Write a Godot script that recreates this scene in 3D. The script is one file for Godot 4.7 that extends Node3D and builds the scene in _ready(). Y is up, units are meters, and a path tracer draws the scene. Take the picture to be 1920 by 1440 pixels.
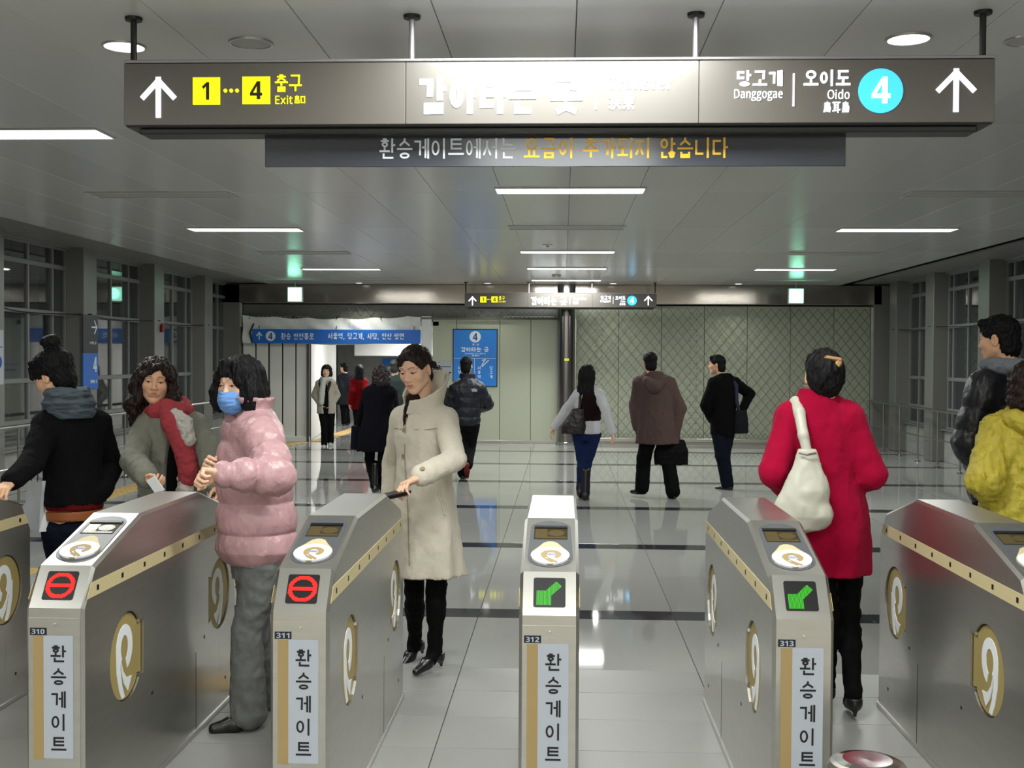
extends Node3D
# A metro transfer hall: y up, metres, depth runs along -z. Camera 1.65 m above the floor.

const GW := 0.0987      # half width of a gate
const GL := 1.786       # length of a gate
const GZ := 3.774       # depth of the gates' front faces
const CEIL := 3.05

var M := {}
var used := {}
var ruffle := FastNoiseLite.new()

const LAMP := 6.0

func _ready() -> void:
	# camera, sky, exposure
	var cam := Camera3D.new()
	cam.name = "camera"
	cam.fov = 36.66
	cam.near = 0.05
	cam.far = 100.0
	add_child(cam)
	cam.position = Vector3(0, 1.65, 0)
	cam.basis = Basis(Vector3.UP, deg_to_rad(2.51)) * Basis(Vector3.RIGHT, deg_to_rad(-1.295)) * Basis(Vector3.BACK, deg_to_rad(0.308))
	cam.current = true
	var we := WorldEnvironment.new()
	we.name = "surroundings"
	var env := Environment.new()
	env.background_mode = Environment.BG_COLOR
	env.background_color = Color(0.02, 0.02, 0.025)
	env.ambient_light_source = Environment.AMBIENT_SOURCE_DISABLED
	env.tonemap_mode = Environment.TONE_MAPPER_LINEAR
	env.tonemap_exposure = 1.0
	env.sdfgi_enabled = true
	env.ssao_enabled = true
	env.ssil_enabled = true
	we.environment = env
	add_child(we)
	make_materials()
	make_floor()
	make_ceiling()
	make_sides()
	make_far()
	make_lights()
	make_sign()
	make_gates()
	make_people()

func V(x: float, y: float, d: float) -> Vector3:
	return Vector3(x, y, -d)

func numbered(called: String) -> String:
	var n: int = used.get(called, 0)
	used[called] = n + 1
	return called if n == 0 else "%s_%03d" % [called, n]

func tag(o: Node3D, label: String, category := "", group := "", kind := "") -> Node3D:
	if label: o.set_meta("label", label)
	if category: o.set_meta("category", category)
	if group: o.set_meta("group", group)
	if kind: o.set_meta("kind", kind)
	return o

func thing(called: String, label: String, category: String, at := Vector3.ZERO, turn := 0.0, group := "", kind := "") -> Node3D:
	var o := Node3D.new()
	o.name = numbered(called)
	add_child(o)
	o.position = at
	o.rotation.y = turn
	return tag(o, label, category, group, kind)

func part(parent: Node3D, called: String, mesh: Mesh, mat: Material, at := Vector3.ZERO) -> MeshInstance3D:
	var o := MeshInstance3D.new()
	o.name = numbered(called) if parent == self else called
	o.mesh = mesh
	o.material_override = mat
	o.position = at
	parent.add_child(o, true)
	return o

func dup(src: Node3D, label: String, at: Vector3, turn := 0.0) -> Node3D:
	var o: Node3D = src.duplicate()
	o.name = numbered(String(src.name).rstrip("0123456789").rstrip("_"))
	add_child(o)
	o.position = at
	o.rotation.y = turn
	o.set_meta("label", label)
	return o

# ---------------------------------------------------------------- meshes
func begin() -> SurfaceTool:
	var st := SurfaceTool.new()
	st.begin(Mesh.PRIMITIVE_TRIANGLES)
	st.set_smooth_group(-1)
	return st

func tri(st: SurfaceTool, a: Vector3, b: Vector3, c: Vector3) -> void:
	st.add_vertex(a)
	st.add_vertex(b)
	st.add_vertex(c)

# a quad seen clockwise from its front
func quad(st: SurfaceTool, a: Vector3, b: Vector3, c: Vector3, d: Vector3) -> void:
	tri(st, a, b, c)
	tri(st, a, c, d)

func done(st: SurfaceTool) -> ArrayMesh:
	st.generate_normals()
	return st.commit()

# a box with bevelled edges, centred at c, in the axes of b
func put_box(st: SurfaceTool, c: Vector3, s: Vector3, bev := 0.0, b := Basis()) -> void:
	var h := s * 0.5
	var e: float = minf(bev, minf(h.x, minf(h.y, h.z)) * 0.95)
	for ax in 3:
		var u := (ax + 1) % 3
		var w := (ax + 2) % 3
		for sg in [-1.0, 1.0]:
			var p := []
			for k in [[-1, -1], [1, -1], [1, 1], [-1, 1]]:
				var q := Vector3()
				q[ax] = sg * h[ax]
				q[u] = k[0] * (h[u] - e)
				q[w] = k[1] * (h[w] - e)
				p.append(c + b * q)
			if sg > 0: quad(st, p[3], p[2], p[1], p[0])
			else: quad(st, p[0], p[1], p[2], p[3])
	if e <= 0.0: return
	for ax in 3:
		var u := (ax + 1) % 3
		var w := (ax + 2) % 3
		for su in [-1.0, 1.0]:
			for sw in [-1.0, 1.0]:
				var p := []
				for k in [[-1, 0], [1, 0], [1, 1], [-1, 1]]:
					var q := Vector3()
					q[ax] = k[0] * (h[ax] - e)
					q[u] = su * (h[u] - (e if k[1] == 0 else 0.0))
					q[w] = sw * (h[w] - (0.0 if k[1] == 0 else e))
					p.append(c + b * q)
				if su * sw > 0: quad(st, p[0], p[1], p[2], p[3])
				else: quad(st, p[3], p[2], p[1], p[0])
	for sx in [-1.0, 1.0]:
		for sy in [-1.0, 1.0]:
			for sz in [-1.0, 1.0]:
				var a := c + b * Vector3(sx * h.x, sy * (h.y - e), sz * (h.z - e))
				var d := c + b * Vector3(sx * (h.x - e), sy * h.y, sz * (h.z - e))
				var f := c + b * Vector3(sx * (h.x - e), sy * (h.y - e), sz * h.z)
				if sx * sy * sz > 0: tri(st, a, f, d)
				else: tri(st, a, d, f)

func box(c: Vector3, s: Vector3, bev := 0.0) -> ArrayMesh:
	var st := begin()
	put_box(st, c, s, bev)
	return done(st)

# turned profile [[radius, height], ...] from the bottom up, round the y axis
func put_lathe(st: SurfaceTool, prof: Array, c: Vector3, n := 24, b := Basis()) -> void:
	for i in n:
		var a0 := TAU * i / n
		var a1 := TAU * (i + 1) / n
		for k in prof.size() - 1:
			var r0: float = prof[k][0]
			var r1: float = prof[k + 1][0]
			var p00 := c + b * Vector3(cos(a0) * r0, prof[k][1], sin(a0) * r0)
			var p10 := c + b * Vector3(cos(a1) * r0, prof[k][1], sin(a1) * r0)
			var p01 := c + b * Vector3(cos(a0) * r1, prof[k + 1][1], sin(a0) * r1)
			var p11 := c + b * Vector3(cos(a1) * r1, prof[k + 1][1], sin(a1) * r1)
			if r0 > 0.0: tri(st, p00, p10, p11)
			if r1 > 0.0: tri(st, p00, p11, p01)

func lathe(prof: Array, n := 24) -> ArrayMesh:
	var st := begin()
	put_lathe(st, prof, Vector3.ZERO, n)
	return done(st)

func put_tube(st: SurfaceTool, pts: Array, r: float, n := 8) -> void:
	var rings := []
	for i in pts.size():
		var d: Vector3 = (pts[mini(i + 1, pts.size() - 1)] - pts[maxi(i - 1, 0)]).normalized()
		var s := d.cross(Vector3.UP if absf(d.y) < 0.9 else Vector3.RIGHT).normalized()
		var t := d.cross(s)
		var ring := []
		for k in n:
			ring.append(pts[i] + (s * cos(TAU * k / n) + t * sin(TAU * k / n)) * r)
		rings.append(ring)
	for i in pts.size() - 1:
		for k in n:
			quad(st, rings[i][k], rings[i + 1][k], rings[i + 1][(k + 1) % n], rings[i][(k + 1) % n])
	for k in range(1, n - 1):
		tri(st, rings[0][0], rings[0][k], rings[0][k + 1])
		tri(st, rings[-1][0], rings[-1][k + 1], rings[-1][k])

func tube(pts: Array, r: float, n := 8) -> ArrayMesh:
	var st := begin()
	put_tube(st, pts, r, n)
	return done(st)

# one triangle turned so that its front looks along "out"
func tri_out(st: SurfaceTool, a: Vector3, b: Vector3, c: Vector3, out: Vector3) -> void:
	if (b - a).cross(c - a).dot(out) > 0.0: tri(st, a, c, b)
	else: tri(st, a, b, c)

func quad_out(st: SurfaceTool, a: Vector3, b: Vector3, c: Vector3, d: Vector3, out: Vector3) -> void:
	tri_out(st, a, b, c, out)
	tri_out(st, a, c, d, out)

# a flat outline in the axes of b (x, y across, z out), given depth
func put_plate(st: SurfaceTool, poly: PackedVector2Array, thick: float, b := Basis(), o := Vector3.ZERO, back := false) -> void:
	var sg := 1.0
	var area := 0.0
	for i in poly.size(): area += poly[i].cross(poly[(i + 1) % poly.size()])
	if area < 0.0: sg = -1.0
	var idx := Geometry2D.triangulate_polygon(poly) if poly.size() > 4 else (PackedInt32Array([0, 1, 2, 0, 2, 3]) if poly.size() == 4 else PackedInt32Array([0, 1, 2]))
	for i in range(0, idx.size(), 3):
		var p := poly[idx[i]]
		var q := poly[idx[i + 1]]
		var r := poly[idx[i + 2]]
		tri_out(st, o + b * Vector3(p.x, p.y, thick), o + b * Vector3(q.x, q.y, thick), o + b * Vector3(r.x, r.y, thick), b.z)
		if back:
			tri_out(st, o + b * Vector3(p.x, p.y, 0), o + b * Vector3(q.x, q.y, 0), o + b * Vector3(r.x, r.y, 0), -b.z)
	for i in poly.size():
		var p := poly[i]
		var q := poly[(i + 1) % poly.size()]
		var e := (q - p) * sg
		quad_out(st, o + b * Vector3(p.x, p.y, 0), o + b * Vector3(q.x, q.y, 0), o + b * Vector3(q.x, q.y, thick), o + b * Vector3(p.x, p.y, thick), b * Vector3(e.y, -e.x, 0))

func plate(poly: PackedVector2Array, thick: float, b := Basis(), o := Vector3.ZERO, back := false) -> ArrayMesh:
	var st := begin()
	put_plate(st, poly, thick, b, o, back)
	return done(st)

func rect(x0: float, y0: float, x1: float, y1: float, r := 0.0) -> PackedVector2Array:
	if r <= 0.0:
		return PackedVector2Array([Vector2(x0, y0), Vector2(x1, y0), Vector2(x1, y1), Vector2(x0, y1)])
	var out := PackedVector2Array()
	for c in [[x1 - r, y0 + r, -PI / 2], [x1 - r, y1 - r, 0.0], [x0 + r, y1 - r, PI / 2], [x0 + r, y0 + r, PI]]:
		for k in 5:
			var a: float = c[2] + PI / 2 * k / 4.0
			out.append(Vector2(c[0] + cos(a) * r, c[1] + sin(a) * r))
	return out

func disc(cx: float, cy: float, rx: float, ry: float, n := 32) -> PackedVector2Array:
	var out := PackedVector2Array()
	for k in n:
		out.append(Vector2(cx + cos(TAU * k / n) * rx, cy + sin(TAU * k / n) * ry))
	return out

# ---------------------------------------------------------------- materials
func noise_map(freq: float, lo: Color, hi: Color, size := 256, kind := FastNoiseLite.TYPE_SIMPLEX_SMOOTH, oct := 3, normal := false, bump := 4.0) -> NoiseTexture2D:
	var f := FastNoiseLite.new()
	f.seed = 7
	f.noise_type = kind
	f.frequency = freq
	f.fractal_octaves = oct
	var t := NoiseTexture2D.new()
	t.width = size
	t.height = size
	t.seamless = true
	t.noise = f
	if normal:
		t.as_normal_map = true
		t.bump_strength = bump
	else:
		var g := Gradient.new()
		g.set_color(0, lo)
		g.set_color(1, hi)
		t.color_ramp = g
	return t

func mat(called: String, c: Color, rough := 0.7, metal := 0.0, spec := 0.5) -> StandardMaterial3D:
	var m := StandardMaterial3D.new()
	m.resource_name = called
	m.albedo_color = c
	m.roughness = rough
	m.metallic = metal
	m.metallic_specular = spec
	M[called] = m
	return m

func glow(called: String, c: Color, power: float) -> StandardMaterial3D:
	var m := mat(called, c, 0.5)
	m.emission_enabled = true
	m.emission = c
	m.emission_energy_multiplier = power
	return m

func grain(m: StandardMaterial3D, tex: Texture2D, scale: float, normal: Texture2D = null, depth := 0.5) -> StandardMaterial3D:
	m.uv1_triplanar = true
	m.uv1_scale = Vector3.ONE * scale
	if tex: m.albedo_texture = tex
	if normal:
		m.normal_enabled = true
		m.normal_texture = normal
		m.normal_scale = depth
	return m

func cloth(called: String, c: Color, rough := 0.95, sheen := 0.0) -> StandardMaterial3D:
	var m := mat(called, c, rough, 0.0, 0.25)
	grain(m, M.weave_tone, 6.0, M.weave_bump, 0.35)
	if sheen > 0.0:
		m.rim_enabled = true
		m.rim = sheen
		m.rim_tint = 0.6
	return m

# ---------------------------------------------------------------- lettering: strokes on a unit square
const LEAD := "ㄱㄲㄴㄷㄸㄹㅁㅂㅃㅅㅆㅇㅈㅉㅊㅋㅌㅍㅎ"
const VOWEL := "ㅏㅐㅑㅒㅓㅔㅕㅖㅗㅘㅙㅚㅛㅜㅝㅞㅟㅠㅡㅢㅣ"
const TAIL := " ㄱㄲㄳㄴㄵㄶㄷㄹㄺㄻㄼㄽㄾㄿㅀㅁㅂㅄㅅㅆㅇㅈㅊㅋㅌㅍㅎ"
const CONS := {
	"ㄱ": [[0, 1, 1, 1, 0.95, 0]], "ㄴ": [[0, 1, 0, 0, 1, 0]], "ㄷ": [[1, 1, 0, 1, 0, 0, 1, 0]],
	"ㄹ": [[0, 1, 1, 1, 1, 0.52, 0, 0.52, 0, 0, 1, 0]], "ㅁ": [[0, 0, 0, 1, 1, 1, 1, 0, 0, 0]],
	"ㅂ": [[0, 1, 0, 0, 1, 0, 1, 1], [0, 0.5, 1, 0.5]], "ㅅ": [[0.5, 1, 0.45, 0.6, 0, 0], [0.48, 0.62, 1, 0]],
	"ㅇ": [["o", 0.5, 0.5, 0.5, 0.5]], "ㅈ": [[0, 1, 1, 1], [0.5, 1, 0.45, 0.6, 0, 0], [0.5, 0.6, 1, 0]],
	"ㅊ": [[0.35, 1, 0.65, 1], [0, 0.74, 1, 0.74], [0.5, 0.74, 0.4, 0.4, 0, 0], [0.5, 0.45, 1, 0]],
	"ㅋ": [[0, 1, 1, 1, 0.95, 0], [0, 0.52, 1, 0.52]], "ㅌ": [[1, 1, 0, 1, 0, 0, 1, 0], [0, 0.5, 1, 0.5]],
	"ㅍ": [[0, 1, 1, 1], [0, 0, 1, 0], [0.28, 1, 0.28, 0], [0.72, 1, 0.72, 0]],
	"ㅎ": [[0.32, 1.02, 0.68, 1.02], [0, 0.76, 1, 0.76], ["o", 0.5, 0.26, 0.36, 0.26]],
}
const VERT := {
	"ㅏ": [[0.35, 1, 0.35, 0], [0.35, 0.52, 1, 0.52]], "ㅑ": [[0.35, 1, 0.35, 0], [0.35, 0.65, 1, 0.65], [0.35, 0.38, 1, 0.38]],
	"ㅓ": [[0.75, 1, 0.75, 0], [0, 0.55, 0.75, 0.55]], "ㅕ": [[0.75, 1, 0.75, 0], [0, 0.68, 0.75, 0.68], [0, 0.4, 0.75, 0.4]],
	"ㅣ": [[0.6, 1, 0.6, 0]], "ㅐ": [[0.15, 0.97, 0.15, 0.03], [0.85, 1, 0.85, 0], [0.15, 0.52, 0.85, 0.52]],
	"ㅔ": [[0.38, 0.97, 0.38, 0.03], [0.95, 1, 0.95, 0], [-0.15, 0.55, 0.38, 0.55]],
}
const HORI := {
	"ㅗ": [[0, 0, 1, 0], [0.5, 0, 0.5, 1]], "ㅛ": [[0, 0, 1, 0], [0.32, 0, 0.32, 1], [0.68, 0, 0.68, 1]],
	"ㅜ": [[0, 1, 1, 1], [0.5, 1, 0.5, 0]], "ㅠ": [[0, 1, 1, 1], [0.32, 1, 0.32, 0], [0.68, 1, 0.68, 0]], "ㅡ": [[0, 0.5, 1, 0.5]],
}
const MIXED := {"ㅘ": "ㅗㅏ", "ㅙ": "ㅗㅐ", "ㅚ": "ㅗㅣ", "ㅝ": "ㅜㅓ", "ㅟ": "ㅜㅣ", "ㅢ": "ㅡㅣ"}
const HANJA := {
	"出": [[0.5, 1, 0.5, 0], [0.15, 0.9, 0.15, 0.55, 0.85, 0.55, 0.85, 0.9], [0.04, 0.4, 0.04, 0.02, 0.96, 0.02, 0.96, 0.4]],
	"口": [[0.08, 0.05, 0.08, 0.9, 0.92, 0.9, 0.92, 0.05, 0.08, 0.05]],
	"耳": [[0, 0.97, 1, 0.97], [0.25, 0.97, 0.25, 0.12], [0.75, 0.97, 0.75, -0.05], [0.25, 0.7, 0.75, 0.7], [0.25, 0.42, 0.75, 0.42], [0, 0.08, 1, 0.2]],
	"烏": [[0.5, 1, 0.4, 0.9], [0.2, 0.9, 0.8, 0.9, 0.8, 0.7, 0.2, 0.7], [0.2, 0.9, 0.2, 0.34, 0.95, 0.34, 0.86, 0], [0.2, 0.52, 0.92, 0.52], [0.08, 0.18, 0.03, 0], [0.3, 0.2, 0.34, 0.05], [0.5, 0.2, 0.54, 0.05], [0.68, 0.2, 0.71, 0.06]],
	"島": [[0.5, 1, 0.4, 0.9], [0.2, 0.9, 0.8, 0.9, 0.8, 0.72, 0.2, 0.72], [0.2, 0.9, 0.2, 0.42, 0.95, 0.42, 0.9, 0], [0.2, 0.57, 0.92, 0.57], [0.12, 0.28, 0.12, 0, 0.7, 0, 0.7, 0.28], [0.41, 0.34, 0.41, 0]],
	"換": [[0.02, 0.78, 0.34, 0.78], [0.2, 1, 0.2, 0.02, 0.08, 0.08], [0.02, 0.4, 0.34, 0.5], [0.58, 1, 0.42, 0.75], [0.55, 0.88, 0.8, 0.88, 0.7, 0.7], [0.45, 0.7, 0.92, 0.7, 0.92, 0.4], [0.45, 0.7, 0.45, 0.4], [0.4, 0.38, 0.98, 0.38], [0.68, 0.6, 0.62, 0.3, 0.38, 0], [0.68, 0.35, 1, 0]],
	"乘": [[0.3, 0.98, 0.75, 1], [0.05, 0.82, 0.95, 0.82], [0.5, 0.98, 0.5, 0], [0.3, 0.8, 0.3, 0.42], [0.7, 0.8, 0.7, 0.42], [0.05, 0.62, 0.95, 0.62], [0.1, 0.42, 0.9, 0.42], [0.5, 0.42, 0.05, 0.02], [0.5, 0.42, 0.95, 0.02]],
	"↑": [[0.5, 0, 0.5, 1], [0.06, 0.52, 0.5, 0.97, 0.94, 0.52]],
	"→": [[0, 0.5, 1, 0.5], [0.55, 0.95, 1, 0.5, 0.55, 0.05]],
	"|": [[0.5, 0, 0.5, 1]], ",": [[0.2, 0.08, 0.12, -0.12]], ".": [[0.15, 0.02, 0.2, 0.02]],
	"…": [[0.14, 0.5, 0.16, 0.5], [0.49, 0.5, 0.51, 0.5], [0.84, 0.5, 0.86, 0.5]],
}

var lift := 0

func put_bar(st: SurfaceTool, a: Vector2, c: Vector2, t: float, depth: float, b: Basis, o: Vector3) -> void:
	var d := (c - a).normalized() if a.distance_to(c) > 1e-6 else Vector2.RIGHT
	var n := Vector2(-d.y, d.x) * t * 0.5
	a -= d * t * 0.5
	c += d * t * 0.5
	lift = (lift + 1) % 6   # strokes that cross never share one plane
	put_plate(st, PackedVector2Array([a - n, c - n, c + n, a + n]), depth * (1.0 + 0.05 * lift), b, o)

func put_ring(st: SurfaceTool, c: Vector2, rx: float, ry: float, t: float, depth: float, b: Basis, o: Vector3) -> void:
	var n := 18
	lift = (lift + 1) % 6
	depth *= 1.0 + 0.05 * lift
	for k in n:
		var u := Vector2(cos(TAU * k / n), sin(TAU * k / n))
		var w := Vector2(cos(TAU * (k + 1) / n), sin(TAU * (k + 1) / n))
		var i := Vector2(maxf(rx - t, 0.1 * rx), maxf(ry - t, 0.1 * ry))
		var e := Vector2(rx, ry)
		put_plate(st, PackedVector2Array([c + u * i, c + u * e, c + w * e, c + w * i]), depth, b, o)

# strokes of one sign inside the box (x0, y0)-(x1, y1) of a cell that starts at "at" and measures w by h
func put_strokes(st: SurfaceTool, strokes: Array, bx: Array, at: Vector2, w: float, h: float, t: float, depth: float, b := Basis(), o := Vector3.ZERO) -> void:
	var lo := at + Vector2(bx[0] * w, bx[1] * h) + Vector2.ONE * t * 0.5
	var hi := at + Vector2(bx[2] * w, bx[3] * h) - Vector2.ONE * t * 0.5
	var s := Vector2(maxf(hi.x - lo.x, 0.0), maxf(hi.y - lo.y, 0.0))
	for k in strokes:
		if k[0] is String:
			put_ring(st, lo + Vector2(k[1], k[2]) * s, k[3] * s.x + t * 0.5, k[4] * s.y + t * 0.5, t, depth, b, o)
			continue
		for i in range(0, k.size() - 2, 2):
			put_bar(st, lo + Vector2(k[i], k[i + 1]) * s, lo + Vector2(k[i + 2], k[i + 3]) * s, t, depth, b, o)

func put_char(st: SurfaceTool, ch: String, at: Vector2, w: float, h: float, t: float, depth: float, b := Basis(), o := Vector3.ZERO) -> void:
	if HANJA.has(ch):
		return put_strokes(st, HANJA[ch], [0.04, 0.0, 0.96, 1.0], at, w, h, t, depth, b, o)
	var n := ch.unicode_at(0) - 0xAC00
	if n < 0 or n > 11171: return
	var lead := LEAD[n / 588]
	var vow := VOWEL[(n % 588) / 28]
	var tail := TAIL[n % 28]
	var f := tail != " "
	var go := func(strokes: Array, bx: Array) -> void: put_strokes(st, strokes, bx, at, w, h, t, depth, b, o)
	var fb := [0.2, 0.0, 0.88, 0.3]
	if VERT.has(vow):
		var wide := vow == "ㅔ" or vow == "ㅐ"
		go.call(CONS[lead], [0.04, 0.46, 0.46 if wide else 0.52, 0.94] if f else [0.04, 0.16, 0.46 if wide else 0.54, 0.88])
		go.call(VERT[vow], [0.56 if wide else 0.6, 0.36, 0.97, 1.0] if f else [0.56 if wide else 0.6, 0.0, 0.97, 1.0])
	elif HORI.has(vow):
		if f:
			go.call(CONS[lead], [0.18, 0.62, 0.82, 1.0])
			go.call(HORI[vow], [0.02, 0.34, 0.98, 0.6])
			fb = [0.2, 0.0, 0.8, 0.3]
		else:
			go.call(CONS[lead], [0.16, 0.44, 0.84, 0.98])
			go.call(HORI[vow], [0.02, 0.04, 0.98, 0.42])
	else:
		var pair: String = MIXED[vow]
		if f:
			go.call(CONS[lead], [0.08, 0.56, 0.58, 1.0])
			go.call(HORI[pair[0]], [0.0, 0.32, 0.64, 0.58])
			go.call(VERT[pair[1]], [0.66, 0.3, 0.98, 1.0])
			fb = [0.2, 0.0, 0.86, 0.26]
		else:
			go.call(CONS[lead], [0.06, 0.46, 0.58, 0.96])
			go.call(HORI[pair[0]], [0.0, 0.1, 0.64, 0.46])
			go.call(VERT[pair[1]], [0.66, 0.0, 0.98, 1.0])
	if f:
		if tail == "ㄶ":
			go.call(CONS["ㄴ"], [fb[0] - 0.1, fb[1], 0.48, fb[3]])
			go.call(CONS["ㅎ"], [0.54, fb[1], fb[2] + 0.08, fb[3] + 0.04])
		else:
			go.call(CONS[tail], fb)

# a line of Korean, Chinese or arrows whose cells fill x0..x1
func put_line(st: SurfaceTool, s: String, x0: float, y0: float, x1: float, y1: float, t: float, depth: float, b := Basis(), o := Vector3.ZERO) -> void:
	var units := 0.0
	for ch in s: units += 0.42 if ch == " " or ch == "," else 1.0
	var w := (x1 - x0) / units
	var x := x0
	for ch in s:
		var u := (0.42 if ch == " " or ch == "," else 1.0) * w
		if ch != " ": put_char(st, ch, Vector2(x, y0), u * 0.94, y1 - y0, t, depth, b, o)
		x += u

var faces := {}
# Latin letters and digits, fitted into a box; returned as one mesh in the axes of b
func latin(s: String, x0: float, y0: float, x1: float, y1: float, depth: float, b := Basis(), o := Vector3.ZERO, bold := true) -> ArrayMesh:
	var st := begin()
	put_latin(st, s, x0, y0, x1, y1, depth, b, o, bold)
	return done(st)

func put_latin(st: SurfaceTool, s: String, x0: float, y0: float, x1: float, y1: float, depth: float, b := Basis(), o := Vector3.ZERO, bold := true) -> void:
	if not faces.has(bold):
		var f := SystemFont.new()
		f.font_names = PackedStringArray(["Droid Sans"])
		f.font_weight = 700 if bold else 400
		faces[bold] = f
	var tm := TextMesh.new()
	tm.font = faces[bold]
	tm.text = s
	tm.font_size = 64
	tm.pixel_size = 0.01
	tm.depth = 0.01
	tm.curve_step = 3.0
	var arr := tm.surface_get_arrays(0)
	var pts: PackedVector3Array = arr[Mesh.ARRAY_VERTEX]
	if pts.is_empty(): return
	var lo := pts[0]
	var hi := pts[0]
	for p in pts:
		lo = lo.min(p)
		hi = hi.max(p)
	var sc := Vector3((x1 - x0) / (hi.x - lo.x), (y1 - y0) / (hi.y - lo.y), depth / maxf(hi.z - lo.z, 1e-6))
	var idx: PackedInt32Array = arr[Mesh.ARRAY_INDEX] if arr[Mesh.ARRAY_INDEX] != null else PackedInt32Array(range(pts.size()))
	for i in idx:
		st.add_vertex(o + b * (Vector3(x0, y0, 0.0) + (pts[i] - lo) * sc))

func make_materials() -> void:
	M.weave_tone = noise_map(0.05, Color(0.95, 0.95, 0.95), Color(1, 1, 1), 256)
	M.weave_bump = noise_map(0.12, Color.BLACK, Color.WHITE, 256, FastNoiseLite.TYPE_SIMPLEX_SMOOTH, 4, true, 6.0)
	var speck := noise_map(0.22, Color(0.80, 0.80, 0.80), Color(1, 1, 1), 512, FastNoiseLite.TYPE_CELLULAR, 2)
	for k in 4:
		var c: float = [0.745, 0.73, 0.755, 0.74][k]
		grain(mat("tile%d" % k, Color(c, c, c * 0.985), 0.045, 0.0, 0.45), speck, 3.0)
	for k in 4:
		var c: float = [0.66, 0.645, 0.67, 0.655][k]
		grain(mat("matte_tile%d" % k, Color(c, c, c * 0.985), 0.38, 0.0, 0.45), speck, 3.0)
	grain(mat("strip", Color(0.25, 0.26, 0.28), 0.06), speck, 3.0)
	mat("grout", Color(0.42, 0.41, 0.39), 0.8)
	mat("tactile", Color(0.78, 0.66, 0.42), 0.6)
	for k in 3:
		var c: float = [0.80, 0.785, 0.81][k]
		mat("panel%d" % k, Color(c, c, c * 0.99), 0.22, 0.0, 0.5)
	mat("void", Color(0.2, 0.2, 0.2), 0.9)
	mat("soffit", Color(0.50, 0.50, 0.49), 0.5)
	grain(mat("wall", Color(0.66, 0.66, 0.65), 0.6), noise_map(0.02, Color(0.9, 0.9, 0.9), Color(1, 1, 1)), 0.7)
	mat("beige", Color(0.80, 0.76, 0.67), 0.6)
	mat("column", Color(0.47, 0.47, 0.46), 0.35)
	mat("frame", Color(0.47, 0.48, 0.47), 0.45)
	var gl := mat("glass", Color(0.25, 0.28, 0.30, 0.25), 0.03)
	gl.transparency = BaseMaterial3D.TRANSPARENCY_ALPHA
	mat("outside", Color(0.33, 0.32, 0.34), 0.8)
	mat("outside_dark", Color(0.07, 0.075, 0.085), 0.8)
	var brushed := noise_map(0.02, Color(0.965, 0.965, 0.965), Color(1, 1, 1), 256, FastNoiseLite.TYPE_SIMPLEX_SMOOTH, 3)
	var s := grain(mat("steel", Color(0.80, 0.79, 0.77), 0.33, 1.0), brushed, 1.0)
	s.uv1_scale = Vector3(0.6, 5.0, 0.6)
	s.roughness_texture = noise_map(0.03, Color(0.95, 0.95, 0.95), Color(1, 1, 1), 256)
	mat("chrome", Color(0.78, 0.78, 0.78), 0.18, 1.0)
	mat("rail", Color(0.70, 0.70, 0.69), 0.28, 1.0)
	mat("pillar", Color(0.62, 0.60, 0.60), 0.2, 1.0)
	mat("header", Color(0.64, 0.61, 0.58), 0.15, 0.8)
	mat("gold", Color(0.62, 0.55, 0.34), 0.55)
	mat("cream", Color(0.77, 0.71, 0.55), 0.55)
	mat("tan", Color(0.62, 0.53, 0.35), 0.6)
	mat("white", Color(0.90, 0.91, 0.93), 0.5)
	mat("label", Color(0.67, 0.69, 0.73), 0.5)
	mat("black", Color(0.03, 0.03, 0.035), 0.4)
	mat("ink", Color(0.05, 0.05, 0.06), 0.6)
	mat("navyplate", Color(0.05, 0.07, 0.14), 0.5)
	mat("reader", Color(0.31, 0.32, 0.34), 0.4)
	mat("screen", Color(0.22, 0.19, 0.12), 0.08)
	mat("screen_dim", Color(0.32, 0.27, 0.16), 0.2)
	mat("screen_dark", Color(0.10, 0.105, 0.11), 0.12)
	mat("sign_face", Color(0.33, 0.31, 0.29), 0.42, 0.0, 0.7)
	mat("sign_body", Color(0.16, 0.16, 0.165), 0.45)
	mat("rod", Color(0.66, 0.64, 0.66), 0.35, 0.7)
	mat("rod_dark", Color(0.13, 0.13, 0.13), 0.45)
	mat("banner", Color(0.21, 0.22, 0.25), 0.16)
	mat("banner_white", Color(0.80, 0.82, 0.85), 0.4)
	mat("banner_yellow", Color(0.88, 0.68, 0.12), 0.4)
	mat("yellow_dark", Color(0.14, 0.12, 0.02), 0.6)
	mat("mint", Color(0.69, 0.71, 0.635), 0.55)
	mat("lattice", Color(0.40, 0.42, 0.38), 0.5, 0.2)
	mat("siding", Color(0.90, 0.90, 0.88), 0.5)
	mat("siding_gap", Color(0.30, 0.30, 0.30), 0.7)
	mat("sheet", Color(0.92, 0.93, 0.92), 0.8)
	mat("blue", Color(0.12, 0.42, 0.80), 0.45)
	mat("poster", Color(0.14, 0.50, 0.86), 0.4)
	mat("poster_white", Color(0.88, 0.92, 0.95), 0.5)
	mat("poster_blue_ink", Color(0.08, 0.27, 0.62), 0.5)
	mat("sign_grey", Color(0.20, 0.20, 0.22), 0.5)
	mat("red_box", Color(0.50, 0.10, 0.10), 0.5)
	mat("louver", Color(0.55, 0.56, 0.57), 0.4, 0.3)
	mat("cable", Color(0.08, 0.08, 0.08), 0.6)
	glow("lamp", Color(1.0, 1.0, 1.0), 5.0)
	glow("lamp_dim", Color(0.92, 0.93, 1.0), 1.2)
	mat("lamp_off", Color(0.66, 0.66, 0.64), 0.4)
	mat("reflector", Color(0.78, 0.78, 0.78), 0.3, 0.5)
	glow("white_glow", Color(0.93, 0.97, 1.0), 1.6)
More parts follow.
